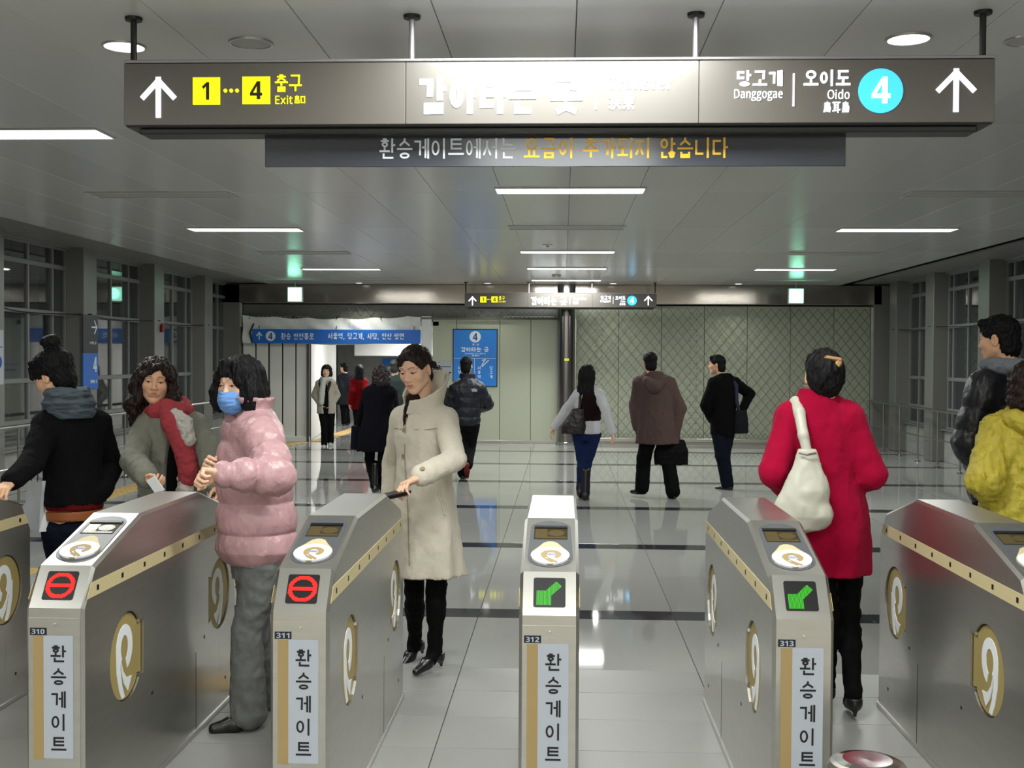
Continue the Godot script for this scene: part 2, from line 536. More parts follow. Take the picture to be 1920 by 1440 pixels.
	glow("yellow_glow", Color(0.93, 0.90, 0.02), 1.0)
	glow("cyan_glow", Color(0.24, 0.72, 0.95), 1.1)
	glow("exit_glow", Color(0.70, 1.0, 0.88), 2.0)
	glow("led_red", Color(1.0, 0.04, 0.02), 1.6)
	glow("led_green", Color(0.16, 0.62, 0.03), 0.75)

# ---------------------------------------------------------------- floor and ceiling
const STRIPS := [7.44, 10.16, 12.77, 15.43, 18.0, 20.45]

func make_floor() -> void:
	var f := thing("floor", "polished pale speckled stone tile floor with dark cross strips", "floor", Vector3.ZERO, 0.0, "", "structure")
	part(f, "slab", box(V(-0.2, -0.08, 12.0), Vector3(16.0, 0.14, 44.0)), M.grout)
	var xs := []
	for k in range(-6, 7): xs.append(-0.53 + 1.25 * k)
	# rows of tiles between the dark strips
	var rows := []
	rows.append([6.12, 7.315])
	var z := 6.12
	while z > 2.2:
		rows.append([z - 0.424, z])
		z -= 0.424
	for k in STRIPS.size() - 1:
		var a: float = STRIPS[k] + 0.13
		var b: float = STRIPS[k + 1] - 0.13
		for j in 2 if k < 3 else 1:
			var n := 2 if k < 3 else 1
			rows.append([a + (b - a) * j / n, a + (b - a) * (j + 1) / n])
	rows.append([20.58, 22.6])
	var seeds := RandomNumberGenerator.new()
	seeds.seed = 5
	var cache := {}
	for r in rows:
		for i in xs.size() - 1:
			var w: float = xs[i + 1] - xs[i] - 0.005
			var d: float = r[1] - r[0] - 0.004
			var key := "%.3f" % d
			if not cache.has(key): cache[key] = box(Vector3(0, -0.006, 0), Vector3(w, 0.012, d), 0.001)
			part(f, "tile", cache[key], M[("matte_tile%d" if r[1] < 6.2 else "tile%d") % (seeds.randi() % 4)], V((xs[i] + xs[i + 1]) * 0.5, 0, (r[0] + r[1]) * 0.5))
	for s in STRIPS:
		for i in xs.size() - 1:
			if not cache.has("s"): cache["s"] = box(Vector3(0, -0.006, 0), Vector3(1.245, 0.012, 0.253), 0.001)
			part(f, "dark_tile", cache["s"], M.strip, V((xs[i] + xs[i + 1]) * 0.5, 0, s))
	# behind the camera and beyond the passage: one surface
	var st := begin()
	for i in xs.size() - 1:
		for k in 11: put_box(st, V((xs[i] + xs[i + 1]) * 0.5, -0.006, 1.55 - k * 0.6), Vector3(1.245, 0.012, 0.595), 0.001)
	for i in 4:
		for k in 8: put_box(st, V(-6.2 + i * 1.25, -0.006, 23.3 + k * 1.25), Vector3(1.245, 0.012, 1.245), 0.001)
	tag(part(f, "tile_field", done(st), M.tile1), "", "", "", "stuff")
	# yellow guiding blocks that run through the floor towards the passage
	var spots := [[-1.62, 6.25], [-1.62, 6.55], [-2.3, 8.3], [-2.6, 8.3], [-2.9, 8.3], [-1.42, 5.75]]
	var st2 := begin()
	put_box(st2, Vector3.ZERO, Vector3(0.29, 0.008, 0.29), 0.002)
	for i in 4:
		for j in 2: put_box(st2, Vector3(-0.105 + i * 0.07, 0.006, -0.07 + j * 0.14), Vector3(0.025, 0.006, 0.11), 0.003)
	var blk := done(st2)
	for p in 44: spots.append([-5.35 + (0.35 * maxf(p - 36.0, 0.0) / 8.0), 8.6 + p * 0.31])
	for p in 4: spots.append([-5.05 + 0.31 * p, 8.6])
	for p in 14: spots.append([-4.75, 22.4 + p * 0.33])
	for p in spots: part(f, "guiding_tile", blk, M.tactile, V(p[0], 0.004, p[1]))

const ROWS := [-3.98, -1.22, 1.54, 4.3, 7.06, 9.82, 12.58, 15.34, 18.1, 20.86]

func make_ceiling() -> void:
	var c := thing("ceiling", "smooth pale metal panel ceiling with strip light rows", "ceiling", Vector3.ZERO, 0.0, "", "structure")
	part(c, "slab", box(V(-0.3, CEIL + 0.14, 9.5), Vector3(13.6, 0.14, 29.0)), M.void)
	var seeds := RandomNumberGenerator.new()
	seeds.seed = 11
	var long := box(Vector3(0, 0.012, 0), Vector3(0.571, 0.024, 2.753), 0.002)
	var last := box(Vector3(0, 0.012, 0), Vector3(0.571, 0.024, 1.353), 0.002)
	for r in ROWS.size():
		for k in 19:
			var x := 0.0464 + (k - 9.5 + 0.0) * 0.574
			if r < ROWS.size() - 1: part(c, "ceiling_panel", long, M["panel%d" % (seeds.randi() % 3)], V(x, CEIL, ROWS[r] + 1.38))
			else: part(c, "ceiling_panel", last, M["panel%d" % (seeds.randi() % 3)], V(x, CEIL, ROWS[r] + 0.68))
	for sx in [[-6.02, 1.03], [5.87, 0.78]]:
		part(c, "soffit_strip", box(V(sx[0], CEIL + 0.035, 9.0), Vector3(sx[1], 0.03, 27.6), 0.004), M.soffit)

# a recessed strip light; lit ones carry their own lamp
func make_strip_light(x: float, d: float, power: float, label: String, group: String) -> void:
	var t := thing("strip_light", label, "ceiling light", V(x, CEIL, d), 0.0, group)
	var st := begin()
	for s in [-1.0, 1.0]:
		put_box(st, Vector3(0, -0.006, s * 0.155), Vector3(1.25, 0.014, 0.012), 0.003)
		put_box(st, Vector3(s * 0.619, -0.006, 0), Vector3(0.012, 0.014, 0.298), 0.003)
	part(t, "trim_frame", done(st), M.reflector)
	part(t, "diffuser", box(Vector3(0, -0.004, 0), Vector3(1.226, 0.006, 0.298), 0.002), M.lamp if power > 0.5 else (M.lamp_dim if power > 0.0 else M.lamp_off))
	if power > 0.0:
		var l := AreaLight3D.new()
		l.name = "strip_lamp"
		l.area_size = Vector2(1.2, 0.28)
		l.light_energy = power * LAMP
		l.light_color = Color(0.985, 1.0, 0.975)
		l.area_range = 40.0
		l.shadow_enabled = true
		l.rotation.x = -PI / 2
		l.position.y = -0.012
		t.add_child(l)

func make_downlight(x: float, d: float, lit: bool, label: String, group: String, r := 0.098) -> void:
	var t := thing("downlight", label, "ceiling light", V(x, CEIL, d), 0.0, group)
	part(t, "trim_ring", lathe([[r * 0.88, 0.004], [r * 0.9, -0.008], [r, -0.008], [r * 1.02, 0.0]], 28), M.reflector)
	part(t, "bulb" if lit else "lens", lathe([[0.0, -0.004], [r * 0.89, -0.004], [r * 0.89, 0.006]], 24), M.lamp if lit else M.lamp_off)
	if lit:
		var l := SpotLight3D.new()
		l.name = "downlight_lamp"
		l.light_energy = LAMP * (0.16 if d < 10.0 else (0.3 if x < -2.0 else 0.13))
		l.light_color = Color(1.0, 0.99, 0.95)
		l.light_size = 0.06
		l.spot_range = 30.0
		l.spot_attenuation = 2.0
		l.spot_angle = 60.0
		l.shadow_enabled = true
		l.rotation.x = -PI / 2
		l.position.y = -0.03
		t.add_child(l)

func make_lights() -> void:
	var lit := "lit strip lights in the ceiling"
	var dark := "unlit strip lights in the ceiling"
	for e in [
			[-3.5, 7.2, 1.0, "glowing strip light cut by the picture edge, above the first window bay"], [0.05, 9.7, 1.0, "glowing strip light over the hall centre, just beyond the hanging notice board"],
			[-3.5, 12.65, 1.0, "glowing strip light near the wall with the arrow column"], [3.57, 12.65, 1.0, "glowing strip light over the man with the hood"],
			[0.05, 15.3, 1.0, "small glowing strip light in the centre row, second beyond the notice board"], [-3.53, 18.35, 0.8, "dimly lit strip light ahead of the green exit lamp above the passage"],
			[3.6, 18.25, 1.0, "glowing strip light just ahead of the green exit lamp over the shutter"], [0.05, 18.12, 0.9, "narrow lit strip light third in the centre row"],
			[0.05, 20.85, 0.9, "narrow lit strip light above the distant hanging sign"]]:
		make_strip_light(e[0], e[1], e[2], e[3], lit)
	for e in [
			[-3.48, 9.94, "unlit strip light above the bun-haired passenger's window side"], [3.5, 9.93, "unlit strip light cut by the picture edge on the hood man's side"],
			[0.03, 12.45, "unlit strip light in the centre row between two lit ones"], [-3.5, 15.48, "unlit strip light above the passage banner's approach"], [3.57, 15.48, "unlit strip light above the shutter's approach"],
			[3.6, 20.6, "unlit strip light beside the green exit lamp over the shutter"], [-3.5, 20.6, "unlit strip light beside the green exit lamp over the passage"]]:
		make_strip_light(e[0], e[1], 0.0, e[2], dark)
	# lamps over and behind the viewer
	make_strip_light(0.0, 4.28, 1.0, "glowing strip light just above the upper picture edge, before the main sign", lit)
	for e in [[-3.5, 1.54, "glowing strip light overhead beside the viewer, on the arrow column's side"], [3.57, 1.54, "glowing strip light overhead beside the viewer, on the shutter's side"], [0.0, -1.22, "glowing strip light just behind the viewer in the centre row"], [-3.5, -3.98, "glowing strip light by the rear wall on the arrow column's side"], [3.57, -3.98, "glowing strip light by the rear wall on the shutter's side"],
			[0.0, 1.54, "glowing strip light straight above the viewer"], [-3.5, -1.22, "glowing strip light behind the viewer, on the arrow column's side"], [3.57, -1.22, "glowing strip light behind the viewer, on the shutter's side"], [0.0, -3.98, "glowing strip light by the rear wall in the centre row"]]:
		make_strip_light(e[0], e[1], 1.0, e[2], lit)
	make_downlight(-1.99, 5.19, true, "lit round downlight behind the end rod of the main sign", "")
	make_downlight(-1.40, 5.15, false, "unlit round downlight above the yellow exit numbers", "")
	make_downlight(1.494, 5.15, true, "lit round downlight above the blue line circle", "")
	make_downlight(2.02, 5.19, false, "unlit round downlight at the picture edge beyond the last rod", "")
	var g := "small lit downlights before the far wall"
	for e in [[-3.85, "small lit downlight before the passage header"], [-1.42, "small lit downlight over the blue poster"], [0.93, "small lit downlight beside the distant sign's blue circle"], [3.25, "small lit downlight over the diamond shutter"]]:
		make_downlight(e[0], 21.75, true, e[1], g, 0.075)
	# two lit exit boxes
	for e in [[-4.9, "green glowing exit lamp box hanging before the passage"], [4.17, "green glowing exit lamp box hanging before the diamond shutter"]]:
		var t := thing("exit_lamp", e[1], "exit sign", V(e[0], 2.65, 21.0))
		part(t, "lamp_box", box(Vector3(0, 0.135, -0.04), Vector3(0.28, 0.28, 0.07), 0.006), M.reflector)
		part(t, "lit_face", box(Vector3(0, 0.135, 0.0), Vector3(0.25, 0.25, 0.01), 0.002), M.exit_glow)
		part(t, "hanger", tube([Vector3(0, 0.27, -0.04), Vector3(0, 0.41, -0.04)], 0.008), M.rod)
		var l := OmniLight3D.new()
		l.name = "exit_glow"
		l.light_color = Color(0.55, 1.0, 0.8)
		l.light_energy = 0.006 * LAMP
		l.light_size = 0.1
		l.omni_range = 12.0
		l.omni_attenuation = 2.0
		l.shadow_enabled = true
		l.position = Vector3(0, 0.135, 0.12)
		t.add_child(l)
	var sp := thing("sprinkler", "small ceiling sprinkler rosette beyond the centre strip lights", "sprinkler", V(-0.2, CEIL, 14.4))
	part(sp, "rosette", lathe([[0.0, -0.03], [0.02, -0.03], [0.02, -0.012], [0.06, -0.008], [0.065, 0.0]], 16), M.reflector)
	var sd := thing("smoke_detector", "small round smoke detector before the distant hanging sign", "detector", V(-0.12, CEIL, 19.6))
	part(sd, "housing", lathe([[0.0, -0.05], [0.05, -0.045], [0.075, -0.02], [0.08, 0.0]], 16), M.reflector)

# ---------------------------------------------------------------- side walls
func make_bay(n: int, side: float, z0: float, z1: float, label: String) -> void:
	var xw := 6.56 if side < 0 else 6.26
	var w := thing("window_%d" % n, label, "window", V(side * xw, 0, (z0 + z1) * 0.5), 0.0, "", "structure")
	var len := z1 - z0
	var hs := [0.54, 0.84, 1.34, 2.19, 2.79, 3.04]
	for k in hs.size():
		part(w, "transom", box(Vector3(0, hs[k], 0), Vector3(0.07, 0.05 if k in [0, 5] else 0.06, len), 0.006), M.frame)
	var zs := [z0 + 0.02]
	var z := z0 + 0.41
	while z < z1 - 0.1:
		zs.append(z)
		z += 0.68
	zs.append(z1 - 0.02)
	for k in zs.size():
		part(w, "mullion", box(Vector3(0, 1.79, (z0 + z1) * 0.5 - zs[k]), Vector3(0.06, 2.5, 0.04), 0.005), M.frame)
	for k in zs.size() - 1:
		for j in 5:
			part(w, "pane", box(Vector3(-side * 0.0, (hs[j] + hs[j + 1]) * 0.5, (z0 + z1) * 0.5 - (zs[k] + zs[k + 1]) * 0.5), Vector3(0.008, hs[j + 1] - hs[j] - 0.05, zs[k + 1] - zs[k] - 0.035)), M.glass)
	# ventilation slats in the low panes of the middle light
	var st := begin()
	if side < 0:
		for k in 5:
			part(w, "slat", box(Vector3(-0.06, 0.60 + k * 0.05, (z0 + z1) * 0.5 - zs[1] - 0.34), Vector3(0.02, 0.022, 0.6), 0.004), M.louver)

func make_side(side: float, cols: Array, name_: String) -> void:
	var xi := 6.30 if side < 0 else 6.0        # face of the columns
	var xw := 6.56 if side < 0 else 6.26       # window plane
	var w := thing(name_, "low white panel wall with pilasters under the windows %s" % ("by the arrow column" if side < 0 else "beyond the hooded man"), "wall", Vector3.ZERO, 0.0, "", "structure")
	var z := -5.0
	while z < 22.3:
		part(w, "wall_panel", box(V(side * (xw + 0.0), 0.25, z + 0.31), Vector3(0.12, 0.5, 0.612), 0.005), M.wall)
		z += 0.62
	part(w, "sill", box(V(side * (xw - 0.02), 0.52, 8.6), Vector3(0.2, 0.03, 27.4), 0.006), M.frame)
	part(w, "lintel", box(V(side * (xw + 0.02), 3.09, 8.6), Vector3(0.2, 0.09, 27.4), 0.006), M.frame)
	part(w, "backing", box(V(side * (xw + 0.12), 0.25, 8.6), Vector3(0.1, 0.5, 27.4)), M.void)
	for c in cols:
		part(w, "pilaster", box(V(side * (xi + 0.16), 1.54, c + 0.215), Vector3(0.32, 3.07, 0.43), 0.006), M.column)
	part(w, "night_screen", box(V(side * (xw + 2.4), 1.6, 8.6), Vector3(0.1, 4.2, 29.0)), M.outside_dark)
	var st := begin()
	var k := 0
	while k < 34:
		put_box(st, V(side * (xw + 0.9), 1.6, -5.0 + k * 0.82), Vector3(0.5, 4.2, 0.34))
		k += 1
	part(w, "outer_fins", done(st), M.outside)
	# cable that droops from pilaster to pilaster
	var pts := []
	for i in cols.size() - 1:
		for j in 9:
			var t := j / 8.0
			pts.append(V(side * (xi - 0.012 + 0.22 * sin(t * PI)), 2.20 - 0.03 * sin(t * PI), lerpf(cols[i] + 0.2, cols[i + 1] + 0.2, t)))
	part(w, "cable", tube(pts, 0.008, 5), M.cable)

func make_rail(side: float, z0: float, z1: float, label: String) -> void:
	var x := -5.95 if side < 0 else 5.78
	var t := thing("handrail", label, "railing", V(x, 0, (z0 + z1) * 0.5))
	var h := (z1 - z0) * 0.5
	part(t, "top_rail", tube([Vector3(0, 0.87, h), Vector3(0, 0.87, -h)], 0.022, 10), M.rail)
	part(t, "lower_rail", tube([Vector3(0, 0.42, h), Vector3(0, 0.42, -h)], 0.010, 6), M.rail)
	var n := int((z1 - z0) / 1.02)
	var post := lathe([[0.05, 0.0], [0.05, 0.012], [0.02, 0.02], [0.016, 0.03], [0.016, 0.86]], 10)
	for k in n + 1:
		part(t, "post", post, M.rail, Vector3(0, 0, h - 0.05 - (z1 - z0 - 0.1) * k / n))

func make_sides() -> void:
	var lc := [-3.32, -0.7, 1.92, 4.54, 7.16, 9.78, 12.4, 15.0, 17.65, 20.19]
	var rc := [-3.0, -0.55, 1.9, 4.35, 6.8, 9.25, 11.7, 14.15, 16.65, 19.1, 21.2]
	make_side(-1.0, lc, "wall_left")
	make_side(1.0, rc, "wall_right")
	var n := 1
	for k in range(0, lc.size()):
		var e: float = lc[k + 1] if k + 1 < lc.size() else 22.3
		make_bay(n, -1.0, lc[k] + 0.43, e, ["steel framed window bay behind the viewer", "dark steel window bay beside the gates", "tall steel framed window bay at the picture edge before the arrow column", "tall steel framed window bay just past the arrow column", "narrow steel window bay past the red alarm box", "last steel window bay before the passage"][maxi(0, k - 4) if k > 4 else (1 if k > 2 else 0)])
		n += 1
	for k in range(0, rc.size()):
		var e: float = rc[k + 1] if k + 1 < rc.size() else 22.3
		make_bay(n, 1.0, rc[k] + 0.43, e, "steel framed window bay on the hooded man's side, number %d along the wall" % (k + 1))
		n += 1
	make_rail(-1.0, 9.0, 13.6, "stainless handrail behind the woman with the bun")
	make_rail(-1.0, 14.3, 20.2, "stainless handrail between the red scarf woman and the siding")
	make_rail(1.0, 12.0, 22.2, "stainless handrail before the dark windows beside the shutter")
	# wall behind the viewer
	var b := thing("wall_back", "plain wall closing the hall behind the viewer", "wall", Vector3.ZERO, 0.0, "", "structure")
	part(b, "face", box(V(0, 1.55, -5.1), Vector3(13.4, 3.2, 0.2)), M.beige)
	# things on the left pilasters
	var s := thing("column_sign", "grey and blue transfer sign with arrow and 4 on the pilaster", "sign", V(-6.3, 0, 15.2), PI / 2)
	part(s, "grey_plate", plate(rect(-0.25, 1.68, 0.235, 2.19), 0.012), M.sign_grey)
	part(s, "blue_plate", plate(rect(-0.25, 1.20, 0.235, 1.68), 0.013), M.blue)
	var st := begin()
	put_strokes(st, HANJA["→"], [0, 0, 1, 1], Vector2(0.02, 1.93), 0.18, 0.2, 0.022, 0.003, Basis(), Vector3(0, 0, 0.012))
	put_line(st, "나가는 곳", -0.04, 1.80, 0.18, 1.84, 0.006, 0.002, Basis(), Vector3(0, 0, 0.012))
	put_line(st, "갈아타는 곳", -0.03, 1.28, 0.2, 1.325, 0.007, 0.002, Basis(), Vector3(0, 0, 0.013))
	put_latin(st, "4", 0.07, 1.43, 0.19, 1.63, 0.003, Basis(), Vector3(0, 0, 0.013))
	part(s, "lettering", done(st), M.poster_white)
	var al := thing("alarm_box", "small dark red alarm box on the second pilaster", "alarm", V(-6.3, 2.08, 17.92))
	part(al, "box_body", box(Vector3(0.025, 0, 0), Vector3(0.05, 0.11, 0.09), 0.01), M.red_box)
	part(al, "lamp_cap", lathe([[0.02, 0.0], [0.018, 0.02], [0.0, 0.026]], 12), M.red_box, Vector3(0.028, 0.055, 0))
	var no := thing("wall_notice", "white paper notice with a blue mark on the nearest pilaster", "notice", V(-6.3, 0, 12.62), PI / 2)
	part(no, "paper", plate(rect(-0.19, 1.32, 0.17, 1.93), 0.008), M.label)
	var st3 := begin()
	put_ring(st3, Vector2(0.06, 1.57), 0.07, 0.07, 0.07, 0.002, Basis(), Vector3(0, 0, 0.008))
	put_bar(st3, Vector2(-0.14, 1.74), Vector2(0.14, 1.74), 0.012, 0.002, Basis(), Vector3(0, 0, 0.008))
	part(no, "print", done(st3), M.poster_blue_ink)
	# red signal point on the second bay's mullion
	var rl := thing("signal_light", "tiny red indicator light beside the second window bay", "light", V(-6.28, 1.59, 18.06))
	part(rl, "bulb", lathe([[0.0, -0.02], [0.014, -0.014], [0.02, 0.0], [0.014, 0.014], [0.0, 0.02]], 10), M.led_red)

# ---------------------------------------------------------------- far wall
const FW := 22.3

func make_lattice(t: Node3D, x0: float, y0: float, x1: float, y1: float, d: float, pitch: float, rise: float) -> void:
	# rods zigzag across; each horizontal chain of diamonds is one piece
	var n := int((x1 - x0) / pitch)
	var rows := int((y1 - y0) / rise)
	var st := begin()
	for j in rows:
		for s in [-1.0, 1.0]:
			var prev := Vector3()
			for i in n + 1:
				var up := 1.0 if (i + j) % 2 == 0 else -1.0
				var p := V(x0 + i * pitch, y0 + rise * (j + 0.5) + s * up * rise * 0.5, d - 0.004 * s * up)
				if i > 0 and (s > 0.0 or j == 0):
					var dir := (p - prev).normalized()
					put_box(st, (p + prev) * 0.5, Vector3(p.distance_to(prev), 0.0085, 0.010), 0.0, Basis(dir, Vector3(0, 0, 1).cross(dir), Vector3(0, 0, 1)))
				prev = p
	tag(part(t, "lattice_rods", done(st), M.lattice), "", "", "", "stuff")

func make_far() -> void:
	var w := thing("wall_far", "pale green panel wall closing the hall, behind the shutter", "wall", Vector3.ZERO, 0.0, "", "structure")
	for k in 4:
		var xs := [-2.52, -2.05, -1.215, -0.62, -0.1]
		part(w, "wall_panel", box(V((xs[k] + xs[k + 1]) * 0.5, 1.225, FW + 0.04), Vector3(xs[k + 1] - xs[k] - 0.008, 2.4, 0.08), 0.004), M.mint)
	for k in 7:
		part(w, "wall_panel", box(V(0.25 + 0.41 + k * 0.82, 1.33, FW + 0.16), Vector3(0.812, 2.66, 0.08), 0.004), M.mint)
	part(w, "core", box(V(1.9, 1.5, FW + 0.4), Vector3(8.6, 3.3, 0.3)), M.void)
	part(w, "core", box(V(-5.9, 1.5, FW + 0.4), Vector3(1.3, 3.3, 0.3)), M.void)
	part(w, "core", box(V(-3.8, 2.75, FW + 0.4), Vector3(3.4, 0.9, 0.3)), M.void)
	part(w, "header_panel", box(V(-3.15, 2.545, FW + 0.06), Vector3(6.15, 0.24, 0.05), 0.004), M.soffit)
	var sk := thing("baseboard_far", "low brushed metal skirting along the foot of the green wall", "baseboard", Vector3.ZERO, 0.0, "", "structure")
	part(sk, "skirting", box(V(-1.31, 0.03, FW - 0.015), Vector3(2.42, 0.06, 0.02), 0.004), M.steel)
	part(sk, "skirting", box(V(3.1, 0.03, FW + 0.09), Vector3(5.7, 0.07, 0.05), 0.004), M.steel)
	var hb := thing("trim_1", "polished brown-grey metal header band above the far wall and shutters", "trim", Vector3.ZERO, 0.0, "", "structure")
	part(hb, "header_beam", box(V(-0.3, 2.865, FW + 0.1), Vector3(12.6, 0.37, 0.5), 0.01), M.header)
	var ms := thing("trim_2", "bright metal strip over the green panels beside the pillar", "trim", Vector3.ZERO, 0.0, "", "structure")
	part(ms, "metal_strip", box(V(-0.66, 2.44, FW - 0.01), Vector3(0.98, 0.03, 0.03), 0.006), M.reflector)
	for e in [[6.1, 0.5, "grey concrete pier between the shutter and the window side"], [-6.45, 0.42, "grey concrete pier between the siding and the window side"]]:
		var pr := thing("trim_3" if e[0] > 0 else "trim_4", e[2], "pier", Vector3.ZERO, 0.0, "", "structure")
		part(pr, "pier", box(V(e[0], 1.5, FW + 0.05), Vector3(e[1], 3.1, 0.4), 0.008), M.column)
	var p := thing("steel_pillar", "round dark mirror steel pillar between poster wall and shutter", "pillar", V(0.06, 0, FW - 0.22))
	part(p, "shaft", lathe([[0.172, 0.0], [0.172, 3.06]], 40), M.pillar)
	part(p, "collar", lathe([[0.19, 0.0], [0.19, 0.05], [0.174, 0.06]], 40), M.chrome)
	part(p, "sticker", box(Vector3(0.01, 1.62, 0.172), Vector3(0.09, 0.05, 0.006)), mat("sticker", Color(0.85, 0.85, 0.15), 0.5))
	# the shutters
	var g := thing("shutter", "closed roll-down diamond lattice shutter before the green wall", "shutter", Vector3.ZERO)
	make_lattice(g, 0.25, 0.12, 5.82, 2.64, FW - 0.06, 0.088, 0.108)
	part(g, "bottom_bar", box(V(3.04, 0.09, FW - 0.06), Vector3(5.6, 0.07, 0.04), 0.008), M.steel)
	for x in [0.23, 5.85]: part(g, "guide_channel", box(V(x, 1.32, FW - 0.06), Vector3(0.05, 2.64, 0.06), 0.006), M.steel)
	var st := begin()
	for x in [0.62, 0.74, 2.42, 2.54]:
		for k in 23: put_lathe(st, [[0.0, -0.013], [0.013, 0.0], [0.0, 0.013]], V(x, 0.2 + k * 0.105, FW - 0.075), 8)
	tag(part(g, "rivets", done(st), M.chrome), "", "", "", "stuff")
	var g2 := thing("shutter", "half-raised diamond lattice shutter above the passage and poster wall", "shutter", Vector3.ZERO)
	make_lattice(g2, -6.2, 2.42, -0.12, 2.67, FW - 0.06, 0.088, 0.108)
	part(g2, "bottom_bar", box(V(-3.16, 2.40, FW - 0.06), Vector3(6.1, 0.035, 0.035), 0.006), M.lattice)
	part(g2, "guide_channel", box(V(-6.24, 2.5, FW - 0.06), Vector3(0.05, 0.55, 0.06), 0.006), M.steel)
	# blue transfer poster
	var q := thing("poster", "blue transfer notice with a white 4 circle on the green wall", "poster", V(-1.69, 0, FW - 0.002))
	part(q, "board", plate(rect(-0.43, 1.09, 0.43, 2.2), 0.02), M.navyplate)
	part(q, "blue_face", plate(rect(-0.415, 1.105, 0.415, 2.185), 0.024), M.poster)
	var st2 := begin()
	var zf := Vector3(0, 0, 0.024)
	put_plate(st2, disc(0.0, 2.05, 0.11, 0.11), 0.003, Basis(), zf)
	put_line(st2, "호 선", -0.06, 1.885, 0.08, 1.92, 0.007, 0.003, Basis(), zf)
	put_line(st2, "갈아타는 곳", -0.28, 1.76, 0.27, 1.855, 0.016, 0.003, Basis(), zf)
	put_latin(st2, "Transfer To Line 4", -0.2, 1.715, 0.2, 1.745, 0.003, Basis(), zf)
	put_line(st2, "換乘口", -0.06, 1.675, 0.09, 1.705, 0.005, 0.003, Basis(), zf)
	put_plate(st2, rect(-0.41, 1.632, 0.41, 1.64), 0.003, Basis(), zf)
	put_plate(st2, rect(-0.015, 1.12, -0.008, 1.636), 0.003, Basis(), zf)
	put_bar(st2, Vector2(0.14, 1.48), Vector2(0.26, 1.6), 0.018, 0.003, Basis(), zf)
	put_bar(st2, Vector2(0.14, 1.6), Vector2(0.2, 1.61), 0.018, 0.003, Basis(), zf)
	put_bar(st2, Vector2(0.19, 1.61), Vector2(0.13, 1.5), 0.016, 0.003, Basis(), zf)
	for c in [["서울역", 0.05], ["당고개", 0.28], ["사당", -0.33], ["안산", -0.14]]:
		for k in c[0].length():
			put_char(st2, c[0][k], Vector2(c[1], 1.42 - k * 0.085), 0.06, 0.065, 0.01, 0.003, Basis(), zf)
	part(q, "lettering", done(st2), M.poster_white)
	part(q, "numeral", latin("4", -0.045, 1.98, 0.045, 2.12, 0.003, Basis(), Vector3(0, 0, 0.027)), M.poster_blue_ink)
	var no := thing("paper_notice", "white paper notice with a black line, beside the blue poster", "notice", V(-2.29, 0, FW - 0.002))
	part(no, "paper", plate(rect(-0.2, 1.25, 0.18, 1.57), 0.006), M.label)
	var st3 := begin()
	put_bar(st3, Vector2(-0.15, 1.47), Vector2(0.13, 1.47), 0.012, 0.002, Basis(), Vector3(0, 0, 0.006))
	for k in 5: put_bar(st3, Vector2(-0.1 + k * 0.05, 1.36), Vector2(-0.075 + k * 0.05, 1.36), 0.022, 0.002, Basis(), Vector3(0, 0, 0.006))
	part(no, "print", done(st3), M.ink)
	# temporary partition, passage and its banner
	var pt := thing("wall_partition", "white ribbed metal siding partition beside the passage opening", "wall", Vector3.ZERO, 0.0, "", "structure")
	for k in 5: part(pt, "siding_board", box(V(-6.1 + k * 0.262, 1.25, FW + 0.02), Vector3(0.235, 2.36, 0.05), 0.01), M.siding)
	part(pt, "backing", box(V(-5.6, 1.25, FW + 0.08), Vector3(1.4, 2.5, 0.04)), M.siding_gap)
	part(pt, "base_rail", box(V(-5.6, 0.05, FW - 0.02), Vector3(1.4, 0.1, 0.06), 0.006), M.siding)
	part(pt, "door_post", box(V(-4.93, 1.0, FW - 0.02), Vector3(0.05, 2.0, 0.09), 0.008), M.siding_gap)
	part(pt, "corner_post", box(V(-2.63, 1.22, FW - 0.03), Vector3(0.2, 2.44, 0.08), 0.008), M.sheet)
	# the passage
	var pl := thing("wall_passage_left", "bright white board wall inside the passage, beside the walking woman", "wall", Vector3.ZERO, 0.0, "", "structure")
	for k in 14: part(pl, "siding_board", box(V(-4.99 - 0.045 * k, 1.2, FW + 0.25 + k * 0.42), Vector3(0.05, 2.4, 0.385), 0.008), M.siding)
	part(pl, "backing", box(V(-5.72, 1.2, FW + 3.2), Vector3(0.06, 2.4, 6.4)), M.siding_gap)
	var pw := thing("wall_passage_right", "plain white wall on the poster side of the passage", "wall", Vector3.ZERO, 0.0, "", "structure")
	part(pw, "face", box(V(-2.45, 1.2, FW + 5.0), Vector3(0.1, 2.4, 9.0)), M.siding)
	var pe := thing("wall_passage_end", "grey end wall of the passage with blue notices", "wall", Vector3.ZERO, 0.0, "", "structure")
	part(pe, "face", box(V(-3.9, 1.1, 31.2), Vector3(4.4, 2.4, 0.1)), M.wall)
	var pc := thing("ceiling_passage", "white ceiling and dropped beam inside the passage", "ceiling", Vector3.ZERO, 0.0, "", "structure")
	part(pc, "ceiling_board", box(V(-3.9, 2.3, FW + 4.6), Vector3(3.0, 0.08, 9.2)), M.siding)
	part(pc, "dropped_beam", box(V(-3.9, 1.98, 29.4), Vector3(2.8, 0.6, 0.3), 0.01), M.siding)
	var c := thing("cloth_cover", "rumpled white cloth stretched over the passage opening", "cloth", V(-4.35, 0, FW - 0.15))
	var st4 := begin()
	st4.set_smooth_group(0)
	var nx := 40
	var ny := 10
	var at := func(i: int, j: int) -> Vector3:
		var u := float(i) / nx
		var v := float(j) / ny
		var bot := 1.90 + 0.02 * sin(u * 9.0)
		return Vector3(-1.83 + 3.45 * u, lerpf(bot, 2.45 - 0.05 * sin(u * PI) - 0.03 * absf(sin(u * 17.0)), v), 0.03 * sin(u * 23.0 + v * 6.0) * (1 - v) + 0.02 * sin(u * 51.0 + v * 9.0))
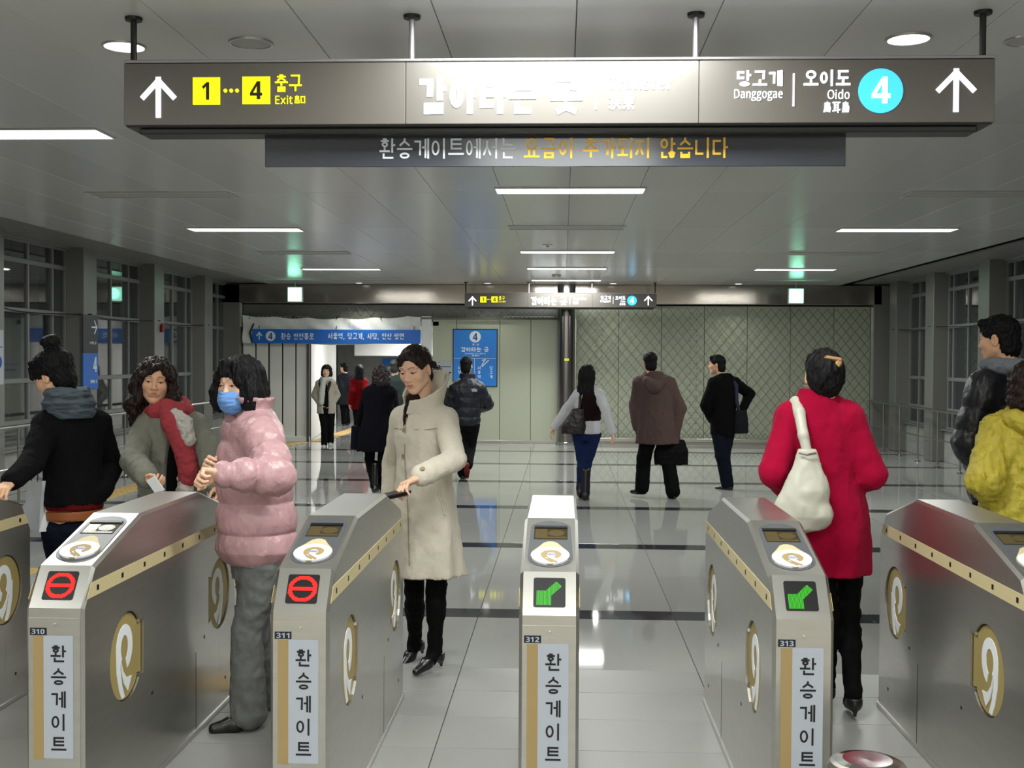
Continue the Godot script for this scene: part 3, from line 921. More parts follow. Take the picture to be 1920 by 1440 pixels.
	for i in nx:
		for j in ny:
			quad_out(st4, at.call(i, j), at.call(i + 1, j), at.call(i + 1, j + 1), at.call(i, j + 1), Vector3(0, 0, 1))
	st4.set_smooth_group(0)
	part(c, "sheet", done(st4), M.sheet)
	for x in [-1.7, -0.85, 0.0, 0.85, 1.55]: part(c, "tie", tube([Vector3(x, 2.38, 0.01), Vector3(x, 2.43, -0.04), Vector3(x, 2.42, -0.10)], 0.008, 6), M.cable)
	var bb := thing("passage_banner", "blue banner with white arrow and 4 across the passage opening", "banner", V(-4.35, 1.905, FW - 0.215))
	part(bb, "cloth_strip", box(Vector3(0, 0.135, 0), Vector3(3.26, 0.27, 0.012), 0.004), M.blue)
	var st5 := begin()
	var zb := Vector3(0, 0, 0.006)
	put_strokes(st5, HANJA["↑"], [0, 0, 1, 1], Vector2(-1.555, 0.07), 0.13, 0.15, 0.022, 0.003, Basis(), zb)
	put_plate(st5, disc(-1.27, 0.137, 0.095, 0.095), 0.003, Basis(), zb)
	put_line(st5, "환승 안전통로", -1.07, 0.075, -0.42, 0.195, 0.014, 0.003, Basis(), zb)
	put_line(st5, "서울역, 당고개, 사당, 안산 방면", -0.16, 0.085, 1.32, 0.205, 0.014, 0.003, Basis(), zb)
	part(bb, "lettering", done(st5), M.poster_white)
	part(bb, "numeral", latin("4", -1.31, 0.075, -1.23, 0.2, 0.003, Basis(), Vector3(0, 0, 0.009)), M.poster_blue_ink)
	for x in [-1.5, 0.0, 1.5]: part(bb, "tie", tube([Vector3(x, 0.26, 0), Vector3(x, 0.34, -0.05)], 0.006, 6), M.cable)
	part(bb, "end_hook", tube([Vector3(-1.63, 0.0, -0.02), Vector3(-1.68, 0.2, -0.02), Vector3(-1.6, 0.38, -0.02)], 0.014, 6), M.cable)
	for e in [[-4.55, "blue notice on the passage end wall behind the man in dark grey"], [-3.55, "pale blue notice on the passage end wall behind the curly-haired woman"]]:
		var bp := thing("passage_poster", e[1], "poster", V(e[0], 0, 31.14))
		part(bp, "sheet", plate(rect(-0.32, 1.0, 0.32, 1.62), 0.01), M.poster if e[0] < -4 else mat("pale_blue", Color(0.50, 0.68, 0.85), 0.5))
		part(bp, "picture_band", plate(rect(-0.28, 1.2, 0.28, 1.4), 0.003, Basis(), Vector3(0, 0, 0.01)), M.label)
	for e in [[24.4, 1.0], [28.0, 0.8]]:
		var l := thing("passage_light", "strip light under the passage ceiling, %s" % ("over the walking woman" if e[0] < 26 else "over the far passengers"), "ceiling light", V(-3.9, 2.25, e[0]), PI / 2)
		part(l, "housing", box(Vector3(0, -0.005, 0), Vector3(1.24, 0.03, 0.12), 0.006), M.reflector)
		part(l, "tube_lamp", box(Vector3(0, -0.03, 0), Vector3(1.2, 0.03, 0.05), 0.01), M.lamp)
		var a := AreaLight3D.new()
		a.name = "passage_lamp"
		a.area_size = Vector2(1.2, 0.1)
		a.light_energy = e[1] * LAMP * 1.1
		a.area_range = 20.0
		a.shadow_enabled = true
		a.rotation.x = -PI / 2
		a.position.y = -0.05
		l.add_child(a)

# ---------------------------------------------------------------- hanging signs
func make_sign() -> void:
	var t := thing("hanging_sign", "long lit overhead transfer sign with arrows, nearest the gates", "sign", V(-0.05, 2.588, 4.69))
	part(t, "housing", box(Vector3(0, 0.13, -0.10), Vector3(3.5, 0.26, 0.18), 0.006), M.sign_body)
	part(t, "underside_tray", box(Vector3(0, -0.012, -0.1), Vector3(3.4, 0.026, 0.12), 0.006), M.sign_body)
	part(t, "top_trim", box(Vector3(0, 0.263, -0.09), Vector3(3.5, 0.012, 0.19), 0.003), M.rod)
	for e in [[-1.75, -0.594], [-0.592, 0.586], [0.588, 1.75]]:
		part(t, "face_panel", box(Vector3((e[0] + e[1]) * 0.5, 0.13, -0.006), Vector3(e[1] - e[0], 0.25, 0.012), 0.002), M.sign_face)
	for x in [-1.735, -0.577, 0.58, 1.725]:
		var outer := absf(x) > 1.0
		part(t, "rod", lathe([[0.013, 0.26], [0.013, 0.46]], 14), M.rod_dark if outer else M.rod, Vector3(x, 0, -0.07))
		part(t, "flange", lathe([[0.013, 0.445], [0.034, 0.448], [0.036, 0.462]], 18), M.rod_dark, Vector3(x, 0, -0.07))
	var d := 0.003
	var st := begin()
	put_strokes(st, HANJA["↑"], [0, 0, 1, 1], Vector2(-1.687, 0.034), 0.16, 0.166, 0.021, d)
	put_line(st, "갈아타는", -0.54, 0.045, -0.055, 0.195, 0.024, d)
	put_line(st, "곳", -0.01, 0.045, 0.135, 0.195, 0.024, d)
	put_plate(st, rect(0.171, 0.06, 0.179, 0.19), d)
	put_latin(st, "Transfer", 0.228, 0.138, 0.48, 0.192, d)
	put_line(st, "換乘", 0.225, 0.06, 0.335, 0.122, 0.007, d)
	put_line(st, "당고개", 0.735, 0.15, 0.925, 0.214, 0.0088, d)
	put_latin(st, "Danggogae", 0.727, 0.092, 0.918, 0.139, d, Basis(), Vector3.ZERO, false)
	put_plate(st, rect(0.958, 0.07, 0.965, 0.2), d)
	put_line(st, "오이도", 1.0, 0.15, 1.19, 0.214, 0.0088, d)
	put_latin(st, "Oido", 1.096, 0.098, 1.182, 0.137, d, Basis(), Vector3.ZERO, false)
	put_line(st, "烏耳島", 1.078, 0.046, 1.186, 0.088, 0.0045, d)
	put_strokes(st, HANJA["↑"], [0, 0, 1, 1], Vector2(1.514, 0.045), 0.17, 0.172, 0.021, d)
	tag(part(t, "lit_lettering", done(st), M.white_glow), "white glowing arrows and lettering")
	var sy := begin()
	put_plate(sy, rect(-1.464, 0.086, -1.352, 0.197), d)
	put_plate(sy, rect(-1.260, 0.088, -1.146, 0.199), d)
	for x in [-1.33, -1.306, -1.282]: put_plate(sy, disc(x, 0.143, 0.008, 0.008, 12), d)
	put_line(sy, "출구", -1.127, 0.137, -1.012, 0.207, 0.0065, d)
	put_latin(sy, "Exit", -1.125, 0.088, -1.054, 0.122, d, Basis(), Vector3.ZERO, false)
	put_line(sy, "出口", -1.047, 0.09, -0.999, 0.122, 0.004, d)
	tag(part(t, "yellow_lettering", done(sy), M.yellow_glow), "yellow glowing exit squares and lettering")
	var sd := begin()
	put_latin(sd, "1", -1.426, 0.106, -1.396, 0.177, 0.002, Basis(), Vector3(0, 0, d))
	put_latin(sd, "4", -1.228, 0.107, -1.178, 0.18, 0.002, Basis(), Vector3(0, 0, d))
	part(t, "dark_numerals", done(sd), M.yellow_dark)
	part(t, "line_circle", plate(disc(1.304, 0.13, 0.088, 0.088, 40), d), M.cyan_glow)
	part(t, "line_numeral", latin("4", 1.268, 0.08, 1.342, 0.185, 0.002, Basis(), Vector3(0, 0, d)), M.white_glow)
	dup(t, "distant lit overhead transfer sign hanging before the far wall", V(-0.055, 2.572, 21.2))
	var b := thing("notice_board", "dark plexiglass strip with white and yellow lettering under the main sign", "sign", V(-0.05, 2.44, 4.80))
	part(b, "plate", box(Vector3(0, 0.067, 0), Vector3(2.39, 0.137, 0.008), 0.002), M.banner)
	var s1 := begin()
	put_line(s1, "환승게이트에서는", -0.715, 0.032, -0.145, 0.116, 0.0075, 0.002, Basis(), Vector3(0, 0, 0.004))
	part(b, "white_lettering", done(s1), M.banner_white)
	var s2 := begin()
	put_line(s2, "요금이 추가되지 않습니다", -0.118, 0.032, 0.725, 0.116, 0.0085, 0.002, Basis(), Vector3(0, 0, 0.004))
	part(b, "yellow_lettering", done(s2), M.banner_yellow)
	for x in [-0.95, 0.0, 0.95]: part(b, "clip", box(Vector3(x, 0.130, 0), Vector3(0.2, 0.012, 0.03), 0.003), M.sign_body)

# ---------------------------------------------------------------- gates
const H1 := 0.8076
const H2 := 0.9351
const H3 := 1.0538
const T1 := 0.0919
const T2 := 0.5385

func flap_outline(tc: float, tab: float, grow := 0.0) -> PackedVector2Array:
	# in (t, h); the tab lies on the side of "tab"
	var s := 1.0 if tab > tc else -1.0
	var r := 0.163 + grow
	var out := PackedVector2Array([Vector2(tab + s * grow, 0.445 - grow), Vector2(tab + s * grow, 0.655 + grow), Vector2(tc + s * 0.118, 0.648 + grow)])
	for k in 25:
		var a := deg_to_rad(42.0 + 276.0 * k / 24.0)
		out.append(Vector2(tc + s * cos(a) * r, 0.55 + sin(a) * r))
	out.append(Vector2(tc + s * 0.118, 0.452 - grow))
	return out

func put_logo(st: SurfaceTool, s: float, b: Basis, o: Vector3) -> void:
	# ring with two tails; s = -1 mirrors it
	var n := 28
	for k in n:
		var a0 := deg_to_rad(-70.0 + 300.0 * k / n)
		var a1 := deg_to_rad(-70.0 + 300.0 * (k + 1) / n)
		var i := Vector2(-0.006, 0.03)
		put_plate(st, PackedVector2Array([i + Vector2(s * cos(a0) * 0.036, sin(a0) * 0.046), i + Vector2(s * cos(a0) * 0.078, sin(a0) * 0.085), i + Vector2(s * cos(a1) * 0.078, sin(a1) * 0.085), i + Vector2(s * cos(a1) * 0.036, sin(a1) * 0.046)]), 0.002, b, o)
	for poly in [[-0.084, 0.03, -0.08, -0.05, -0.058, -0.115, -0.034, -0.152, -0.006, -0.15, -0.032, -0.1, -0.046, -0.04, -0.045, 0.02], [-0.04, -0.012, -0.022, -0.052, 0.012, -0.084, 0.062, -0.09, 0.024, -0.138, -0.014, -0.1, -0.034, -0.055]]:
		var p := PackedVector2Array()
		for k in range(0, poly.size(), 2): p.append(Vector2(s * poly[k], poly[k + 1]))
		put_plate(st, p, 0.0024 if poly.size() > 14 else 0.0028, b, o)

func gate_body() -> ArrayMesh:
	var st := begin()
	var prof := [Vector2(0, 0), Vector2(0, H1), Vector2(T1, H2), Vector2(T2, H3), Vector2(GL - T2, H3), Vector2(GL - T1, H2), Vector2(GL, H1), Vector2(GL, 0)]
	var c := 0.011
	var inner := [Vector2(c, 0), Vector2(c, H1 - c * 0.45), Vector2(T1 + c * 0.5, H2 - c * 0.95), Vector2(T2 + c * 0.1, H3 - c), Vector2(GL - T2 - c * 0.1, H3 - c), Vector2(GL - T1 - c * 0.5, H2 - c * 0.95), Vector2(GL - c, H1 - c * 0.45), Vector2(GL - c, 0)]
	var hw := GW - c
	for i in prof.size() - 1:
		var p: Vector2 = prof[i]
		var q: Vector2 = prof[i + 1]
		var e := q - p
		var out := Vector3(0, e.x, e.y)
		quad_out(st, Vector3(-hw, p.y, -p.x), Vector3(hw, p.y, -p.x), Vector3(hw, q.y, -q.x), Vector3(-hw, q.y, -q.x), out)
		for s in [-1.0, 1.0]:
			quad_out(st, Vector3(s * hw, p.y, -p.x), Vector3(s * hw, q.y, -q.x), Vector3(s * GW, inner[i + 1].y, -inner[i + 1].x), Vector3(s * GW, inner[i].y, -inner[i].x), out.normalized() + Vector3(s, 0, 0))
	# sides with the two flap openings, joined to the lower edge by a slit
	var holes := [flap_outline(0.385, 0.55), flap_outline(1.525, 1.36)]
	var poly := PackedVector2Array()
	for v in inner: poly.append(v)
	for hi in [1, 0]:
		var h: PackedVector2Array = holes[hi]
		var low := 0
		for k in h.size():
			if h[k].y < h[low].y: low = k
		var area := 0.0
		for k in h.size(): area += h[k].cross(h[(k + 1) % h.size()])
		var step := 1 if area > 0.0 else -1   # the outer outline runs clockwise in (t, h): holes run the other way
		poly.append(Vector2(h[low].x + 0.0003, 0.0))
		for k in h.size() + 1:
			var v := h[posmod(low + step * k, h.size())]
			if k == 0: v.x += 0.0003
			if k == h.size(): v.x -= 0.0003
			poly.append(v)
		poly.append(Vector2(h[low].x - 0.0003, 0.0))
	var idx := Geometry2D.triangulate_polygon(poly)
	if idx.is_empty(): push_warning("gate side could not be triangulated")
	for s in [-1.0, 1.0]:
		for i in range(0, idx.size(), 3):
			var v := []
			for k in 3: v.append(Vector3(s * GW, poly[idx[i + k]].y, -poly[idx[i + k]].x))
			tri_out(st, v[0], v[1], v[2], Vector3(s, 0, 0))
		for h in holes:
			var mid := Vector2()
			for v in h: mid += v / h.size()
			for k in h.size():
				var p: Vector2 = h[k]
				var q: Vector2 = h[(k + 1) % h.size()]
				quad_out(st, Vector3(s * GW, p.y, -p.x), Vector3(s * GW, q.y, -q.x), Vector3(s * (GW - 0.014), q.y, -q.x), Vector3(s * (GW - 0.014), p.y, -p.x), Vector3(0, mid.y - p.y, -(mid.x - p.x)))
	return done(st)

func make_gate(i: float, number: String, go: bool, label: String) -> void:
	var t := thing("ticket_gate", label, "ticket gate", V(-0.0396 + i * 0.8239, 0, GZ), 0.0, "row of transfer gates")
	if not M.has("gate_mesh"): M.gate_mesh = gate_body()
	part(t, "body", M.gate_mesh, M.steel)
	# front
	part(t, "front_plate", plate(rect(-0.088, 0.02, 0.088, 0.775), 0.0025), M.steel)
	part(t, "gold_stripe", plate(rect(-0.072, 0.30, -0.036, 0.714), 0.0015, Basis(), Vector3(0, 0, 0.0025)), M.tan)
	var lb := part(t, "name_plate", plate(rect(-0.036, 0.305, 0.064, 0.716), 0.0018, Basis(), Vector3(0, 0, 0.0025)), M.label)
	var st := begin()
	var word := "환승게이트"
	for k in 5: put_char(st, word[k], Vector2(-0.0115, 0.628 - k * 0.0765), 0.053, 0.056, 0.0062, 0.001, Basis(), Vector3(0, 0, 0.0043))
	part(lb, "lettering", done(st), M.ink)
	part(t, "keyhole", lathe([[0.0, 0.003], [0.005, 0.003], [0.006, 0.0]], 14), M.chrome, Vector3(0.002, 0.752, 0.0025)).rotation.x = PI / 2
	if number:
		var np := part(t, "number_plate", plate(rect(-0.082, 0.718, -0.026, 0.742), 0.002, Basis(), Vector3(0, 0, 0.0025)), M.navyplate)
		part(np, "numeral", latin(number, -0.076, 0.7215, -0.032, 0.7385, 0.001, Basis(), Vector3(0, 0, 0.0045)), M.label)
	# display on the steep slope
	var l1 := Vector2(T1, H2 - H1).length()
	var b1 := Basis(Vector3(1, 0, 0), Vector3(0, (H2 - H1) / l1, -T1 / l1), Vector3(0, T1 / l1, (H2 - H1) / l1))
	var o1 := Vector3(0, H1, 0)
	var dp := part(t, "display", plate(rect(-0.053, 0.029, 0.053, 0.134, 0.007), 0.002, b1, o1), M.black)
	var sl := begin()
	var g := 25
	for a in g:
		for c in g:
			var u := (a - 12) / 12.0
			var v := (c - 12) / 12.0
			var on := false
			if go:
				# an arrow pointing down to the left
				var al := (u + v) * 0.7071
				var ac := (u - v) * 0.7071
				on = (al > -1.0 and al < 0.95 and absf(ac) < 0.30) or (al < -0.02 and absf(ac) < 1.06 + al * 1.05 and al > -1.05 and u > -0.98 and v > -0.98)
				if al < -0.02 and al > -1.02 and absf(ac) < (al + 1.02) * 0.0: on = false
				on = (u > -0.9 and v > -0.95) and ((al < 0.9 and absf(ac) < 0.27 and al > -1.2) or (al <= -0.1 and absf(ac) < 0.95 and (al < -0.1 - maxf(absf(ac) - 0.95, 0.0)) and absf(ac) + al < 0.18))
			else:
				var r := sqrt(u * u + v * v)
				on = (r < 1.0 and r > 0.72) or (r <= 0.74 and absf(v) < 0.15)
			if on:
				var p := Vector2(u * 0.0495, 0.0815 + v * 0.0475)
				var w := Vector2(0.00115, 0.0019) if go else Vector2(0.0021, 0.00185)
				put_plate(sl, rect(p.x - w.x, p.y - w.y, p.x + w.x, p.y + w.y), 0.0008, b1, o1 + b1.z * 0.002)
	tag(part(dp, "led_arrow" if go else "led_stop_ring", done(sl), M.led_green if go else M.led_red), "green lit arrow" if go else "red lit no-entry ring")
	# reader on the long slope
	var dt := T2 - T1
	var dh := H3 - H2
	var l2 := Vector2(dt, dh).length()
	var b2 := Basis(Vector3(1, 0, 0), Vector3(0, dh / l2, -dt / l2), Vector3(0, dt / l2, dh / l2))
	var o2 := Vector3(0, H2, -T1)
	var out := PackedVector2Array()
	for k in 17:
		var a := PI + PI * k / 16.0
		out.append(Vector2(cos(a) * 0.078, 0.115 + sin(a) * 0.082))
	for k in 17:
		var a := PI * k / 16.0
		out.append(Vector2(cos(a) * 0.072, 0.365 + sin(a) * 0.062))
	var rp := part(t, "card_reader", plate(out, 0.002, b2, o2), M.reader)
	var sc := part(rp, "screen", plate(rect(-0.060, 0.262, 0.060, 0.372), 0.001, b2, o2 + b2.z * 0.002), M.screen)
	var s3 := begin()
	put_plate(s3, rect(-0.056, 0.268, -0.012, 0.35), 0.0005, b2, o2 + b2.z * 0.003)
	put_plate(s3, rect(-0.012, 0.268, 0.056, 0.282), 0.0005, b2, o2 + b2.z * 0.003)
	put_plate(s3, disc(0.02, 0.315, 0.03, 0.028, 20), 0.0005, b2, o2 + b2.z * 0.003)
	part(rp, "screen_picture", done(s3), M.screen_dim)
	part(rp, "slot_shade", plate(rect(-0.060, 0.356, 0.060, 0.374), 0.004, b2, o2 + b2.z * 0.003), M.black)
	var tear := PackedVector2Array()
	for k in 25:
		var a := deg_to_rad(-205.0 + 230.0 * k / 24.0)
		tear.append(Vector2(cos(a) * 0.067, 0.118 + sin(a) * 0.072))
	tear.append_array(PackedVector2Array([Vector2(0.04, 0.185), Vector2(0.024, 0.218), Vector2(0.008, 0.23), Vector2(-0.008, 0.23), Vector2(-0.024, 0.218), Vector2(-0.04, 0.185)]))
	part(rp, "reader_pad_rim", plate(tear, 0.006, b2, o2 + b2.z * 0.002), M.cream)
	part(rp, "reader_pad", plate(disc(0, 0.114, 0.066, 0.068, 36), 0.007, b2, o2 + b2.z * 0.002), M.white)
	var s4 := begin()
	for k in 26:
		var a0 := deg_to_rad(-60.0 + 290.0 * k / 26.0)
		var a1 := deg_to_rad(-60.0 + 290.0 * (k + 1) / 26.0)
		var q := Vector2(0.003, 0.118)
		put_plate(s4, PackedVector2Array([q + Vector2(cos(a0), sin(a0)) * 0.017, q + Vector2(cos(a0), sin(a0)) * 0.036, q + Vector2(cos(a1), sin(a1)) * 0.036, q + Vector2(cos(a1), sin(a1)) * 0.017]), 0.0006, b2, o2 + b2.z * 0.009)
	for sg in [[0.0, 0.052], [0.014, 0.05]]:
		put_plate(s4, PackedVector2Array([Vector2(sg[0] - 0.03, 0.10), Vector2(sg[0] - 0.022, 0.096), Vector2(sg[0] + 0.012, 0.062), Vector2(sg[0] + 0.008, sg[1]), Vector2(sg[0] - 0.012, 0.07)]), 0.0008 + sg[0] * 0.02, b2, o2 + b2.z * 0.009)
	part(rp, "pad_swirl", done(s4), M.tan)
	var s5 := begin()
	for k in 4: put_bar(s5, Vector2(-0.013 + k * 0.009, 0.121), Vector2(-0.009 + k * 0.009, 0.121), 0.004, 0.0006, b2, o2 + b2.z * 0.0092)
	put_bar(s5, Vector2(-0.01, 0.113), Vector2(0.014, 0.113), 0.0025, 0.0006, b2, o2 + b2.z * 0.0092)
	part(rp, "pad_print", done(s5), M.poster_blue_ink)
	# sides
	for s in [-1.0, 1.0]:
		var bs := Basis(Vector3(0, 0, -1), Vector3(0, 1, 0), Vector3(s, 0, 0))
		var os := Vector3(s * GW, 0, 0)
		var bp := part(t, "side_band", plate(PackedVector2Array([Vector2(0.022, 0.832), Vector2(GL - 0.03, 0.832), Vector2(GL - 0.06, 0.882), Vector2(0.06, 0.882)]), 0.0015, bs, os), M.cream)
		for k in 8: part(bp, "sensor", plate(rect(-0.009, -0.009, 0.009, 0.009), 0.001, bs, Vector3.ZERO), M.black, os + Vector3(s * 0.0015, 0.857, -(0.115 + k * 0.222)))
		for f in [[0.385, 0.55, 1.0], [1.525, 1.36, -1.0]]:
			var fl := part(t, "flap", plate(flap_outline(f[0], f[1], -0.006), 0.004, bs, os - Vector3(s * 0.013, 0, 0)), M.gold)
			var sg := begin()
			put_logo(sg, f[2], bs, os + Vector3(-s * 0.009, 0.552, -f[0]))
			part(fl, "swirl_mark", done(sg), M.white)
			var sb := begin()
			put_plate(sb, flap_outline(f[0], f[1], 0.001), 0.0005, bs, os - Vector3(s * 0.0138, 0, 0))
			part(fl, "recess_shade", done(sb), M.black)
		for h in [[0.64, 0.34], [0.21, 0.15], [1.30, 0.40], [1.62, 0.13]]:
			part(t, "bolt", plate(disc(0, 0, 0.008, 0.008, 10), 0.0015, bs, Vector3.ZERO), M.black, os + Vector3(0, h[1], -h[0]))
		part(t, "seam", plate(rect(1.18, 0.02, 1.183, 0.36), 0.0008, bs, os), M.black)
	part(t, "plinth", box(Vector3(0, 0.012, -GL * 0.5), Vector3(GW * 2 + 0.012, 0.024, GL + 0.012), 0.003), M.steel)

func make_gates() -> void:
	make_gate(-3.23, "", false, "stainless gate cut by the picture edge, before the woman with the bun")
	make_gate(-2, "310", false, "stainless gate numbered 310 with a red stop light, left of the pink jacket")
	make_gate(-1, "311", false, "stainless gate numbered 311 with a red stop light, under the cream coat woman's wallet")
	make_gate(0, "312", true, "narrow stainless gate numbered 312 with a green arrow, seen straight from its end")
	make_gate(1, "313", true, "stainless gate numbered 313 with a green arrow, beside the crimson coat")
	make_gate(2, "", true, "stainless gate cut by the picture edge, before the yellow jacket")
	var b := thing("steel_bin", "round brushed steel bin whose top shows beside gate 313", "bin", V(0.885, 0, 3.36))
	part(b, "drum", lathe([[0.115, 0.0], [0.115, 0.47], [0.105, 0.488], [0.09, 0.494]], 36), M.steel)
	part(b, "lid", lathe([[0.0, 0.497], [0.07, 0.499], [0.092, 0.494]], 36), M.chrome)

# ---------------------------------------------------------------- figures: fields of distance, meshed as surface nets
class Bag:
	var v := PackedVector3Array()
	var n := PackedVector3Array()
	var c := PackedColorArray()
	var i := PackedInt32Array()
	func add(o: Bag, x: Transform3D) -> void:
		var base := v.size()
		var flip := x.basis.determinant() < 0.0
		for k in o.v.size():
			v.append(x * o.v[k])
			n.append((x.basis * o.n[k]).normalized())
			c.append(o.c[k])
		for k in range(0, o.i.size(), 3):
			i.append(base + o.i[k])
			i.append(base + o.i[k + (2 if flip else 1)])
			i.append(base + o.i[k + (1 if flip else 2)])
	func mesh() -> ArrayMesh:
		var a := []
		a.resize(Mesh.ARRAY_MAX)
		a[Mesh.ARRAY_VERTEX] = v
		a[Mesh.ARRAY_NORMAL] = n
		a[Mesh.ARRAY_COLOR] = c
		a[Mesh.ARRAY_INDEX] = i
		var m := ArrayMesh.new()
		if i.size() > 0: m.add_surface_from_arrays(Mesh.PRIMITIVE_TRIANGLES, a)
		return m

class Field:
	var lo: Vector3
	var h: float
	var nx: int
	var ny: int
	var nz: int
	var d := PackedFloat32Array()

	func _init(a: Vector3, b: Vector3, cell: float) -> void:
		lo = a
		h = cell
		nx = int(ceil((b.x - a.x) / h)) + 1
		ny = int(ceil((b.y - a.y) / h)) + 1
		nz = int(ceil((b.z - a.z) / h)) + 1
		d.resize(nx * ny * nz)
		d.fill(1.0)

	func span(a: Vector3, b: Vector3, m: float) -> PackedInt32Array:
		var p := (a.min(b) - Vector3.ONE * m - lo) / h
		var q := (a.max(b) + Vector3.ONE * m - lo) / h
		return PackedInt32Array([clampi(int(p.x), 0, nx - 1), clampi(int(q.x) + 1, 0, nx - 1), clampi(int(p.y), 0, ny - 1), clampi(int(q.y) + 1, 0, ny - 1), clampi(int(p.z), 0, nz - 1), clampi(int(q.z) + 1, 0, nz - 1)])

	# tapered capsule; fz > 1 flattens it front to back; quilt = [rings, depth]
	func cap(a: Vector3, b: Vector3, ra: float, rb: float, k := 0.02, fz := 1.0, quilt := [], cut := false) -> void:
		var qn: float = quilt[0] if quilt else 0.0
		var qa: float = quilt[1] if quilt else 0.0
		var s := span(a, b, (maxf(ra, rb) + qa + k) / minf(fz, 1.0) + 2.0 * h)
		var D := d
		d = PackedFloat32Array()
		var ba := b - a
		var bb := maxf(ba.length_squared(), 1e-9)
		for z in range(s[4], s[5] + 1):
			var pz := lo.z + z * h - a.z
			for y in range(s[2], s[3] + 1):
				var py := lo.y + y * h - a.y
				var row := (z * ny + y) * nx
				for x in range(s[0], s[1] + 1):
					var px := lo.x + x * h - a.x
					var t := clampf((px * ba.x + py * ba.y + pz * ba.z) / bb, 0.0, 1.0)
					var ex := px - t * ba.x
					var ey := py - t * ba.y
					var ez := (pz - t * ba.z) * fz
					var r := ra + (rb - ra) * t
					if qn > 0.0: r += qa * (sqrt(absf(sin(t * qn * PI))) - 0.7)
					var e := sqrt(ex * ex + ey * ey + ez * ez) - r
					var o := D[row + x]
					if cut:
						e = -e
						var m := maxf(k - absf(o - e), 0.0) / k
						D[row + x] = maxf(o, e) + m * m * k * 0.25
					else:
						var m := maxf(k - absf(o - e), 0.0) / k
						D[row + x] = minf(o, e) - m * m * k * 0.25
		d = D

	func ell(c: Vector3, r: Vector3, k := 0.01, cut := false, b := Basis()) -> void:
		var big := maxf(r.x, maxf(r.y, r.z))
		var s := span(c, c, big + k + 2.0 * h)
		var D := d
		d = PackedFloat32Array()
		var turned := b != Basis()
		var bt := b.transposed()
		for z in range(s[4], s[5] + 1):
			for y in range(s[2], s[3] + 1):
				var row := (z * ny + y) * nx
				for x in range(s[0], s[1] + 1):
					var p := Vector3(lo.x + x * h - c.x, lo.y + y * h - c.y, lo.z + z * h - c.z)
					if turned: p = bt * p
					var u := p / r
					var k0 := u.length()
					var e := k0 * (k0 - 1.0) / maxf((u / r).length(), 1e-6)
					var o := D[row + x]
					if cut: e = -e
					var m := maxf(k - absf(o - e), 0.0) / k
					D[row + x] = (maxf(o, e) + m * m * k * 0.25) if cut else (minf(o, e) - m * m * k * 0.25)
		d = D

	# rings [y, cx, cz, rx, rz] from the bottom up; nf folds of depth fa that fade out upwards to fold_top
	func loft(rings: Array, k := 0.02, nf := 0, fa := 0.0, fold_top := 0.0, quilt := [], cut := false) -> void:
		var wide := 0.0
		var a := Vector3(1e9, rings[0][0], 1e9)
		var b := Vector3(-1e9, rings[-1][0], -1e9)
		for r in rings:
			var m := maxf(r[3], r[4]) + fa + 0.03
			a = a.min(Vector3(r[1] - m, a.y, r[2] - m))
			b = b.max(Vector3(r[1] + m, b.y, r[2] + m))
		var s := span(a, b, k + 2.0 * h)
		var y0: float = rings[0][0]
		var y1: float = rings[-1][0]
		var D := d
		d = PackedFloat32Array()
		for y in range(s[2], s[3] + 1):
			var py := lo.y + y * h
			var j := 0
			while j < rings.size() - 2 and py > rings[j + 1][0]: j += 1
			var t: float = clampf((py - rings[j][0]) / maxf(rings[j + 1][0] - rings[j][0], 1e-6), 0.0, 1.0)
			var cx: float = lerpf(rings[j][1], rings[j + 1][1], t)
			var cz: float = lerpf(rings[j][2], rings[j + 1][2], t)
			var rx: float = lerpf(rings[j][3], rings[j + 1][3], t)
			var rz: float = lerpf(rings[j][4], rings[j + 1][4], t)
			if quilt:
				var w: float = quilt[1] * (sqrt(absf(sin((py - y0) / quilt[0] * PI))) - 0.7)
				rx += w
				rz += w
			var f := fa * clampf((fold_top - py) / maxf(fold_top - y0, 1e-3), 0.0, 1.0) if nf > 0 else 0.0
			var lid := maxf(y0 - py, py - y1)
			for z in range(s[4], s[5] + 1):
				var pz := lo.z + z * h - cz
				var row := (z * ny + y) * nx
				for x in range(s[0], s[1] + 1):
					var px := lo.x + x * h - cx
					var ux := px / rx
					var uz := pz / rz
					var k0 := sqrt(ux * ux + uz * uz)
					var k1 := sqrt(ux * ux / (rx * rx) + uz * uz / (rz * rz))
					var e := k0 * (k0 - 1.0) / maxf(k1, 1e-6)
					if k0 < 1e-4: e = -minf(rx, rz)
					if f > 0.0 and k0 > 0.6 and k0 < 1.5:
						e += f * cos(atan2(uz, ux) * nf + 0.7 * sin(py * 9.0))
					e = maxf(e, lid)
					var o := D[row + x]
					if cut: e = -e
					var m := maxf(k - absf(o - e), 0.0) / k
					D[row + x] = (maxf(o, e) + m * m * k * 0.25) if cut else (minf(o, e) - m * m * k * 0.25)
		d = D

	# cut away everything on one side of a plane
	func slice(p: Vector3, n: Vector3, k := 0.004) -> void:
		for z in nz:
			for y in ny:
				var row := (z * ny + y) * nx
				for x in nx:
					var o := d[row + x]
					if o > 0.05: continue
					var e := (Vector3(lo.x + x * h, lo.y + y * h, lo.z + z * h) - p).dot(n)
					if e > o: d[row + x] = e

	# folds and wrinkles: noise added near the surface
	func wrinkle(f: FastNoiseLite, amp: float, freq: Vector3, off := 0.0) -> void:
		var D := d
		d = PackedFloat32Array()
		var lim := amp + 2.5 * h
		for z in nz:
			for y in ny:
				var row := (z * ny + y) * nx
				for x in nx:
					if absf(D[row + x]) < lim:
						D[row + x] += amp * f.get_noise_3d((lo.x + x * h) * freq.x + off, (lo.y + y * h) * freq.y, (lo.z + z * h) * freq.z)
		d = D

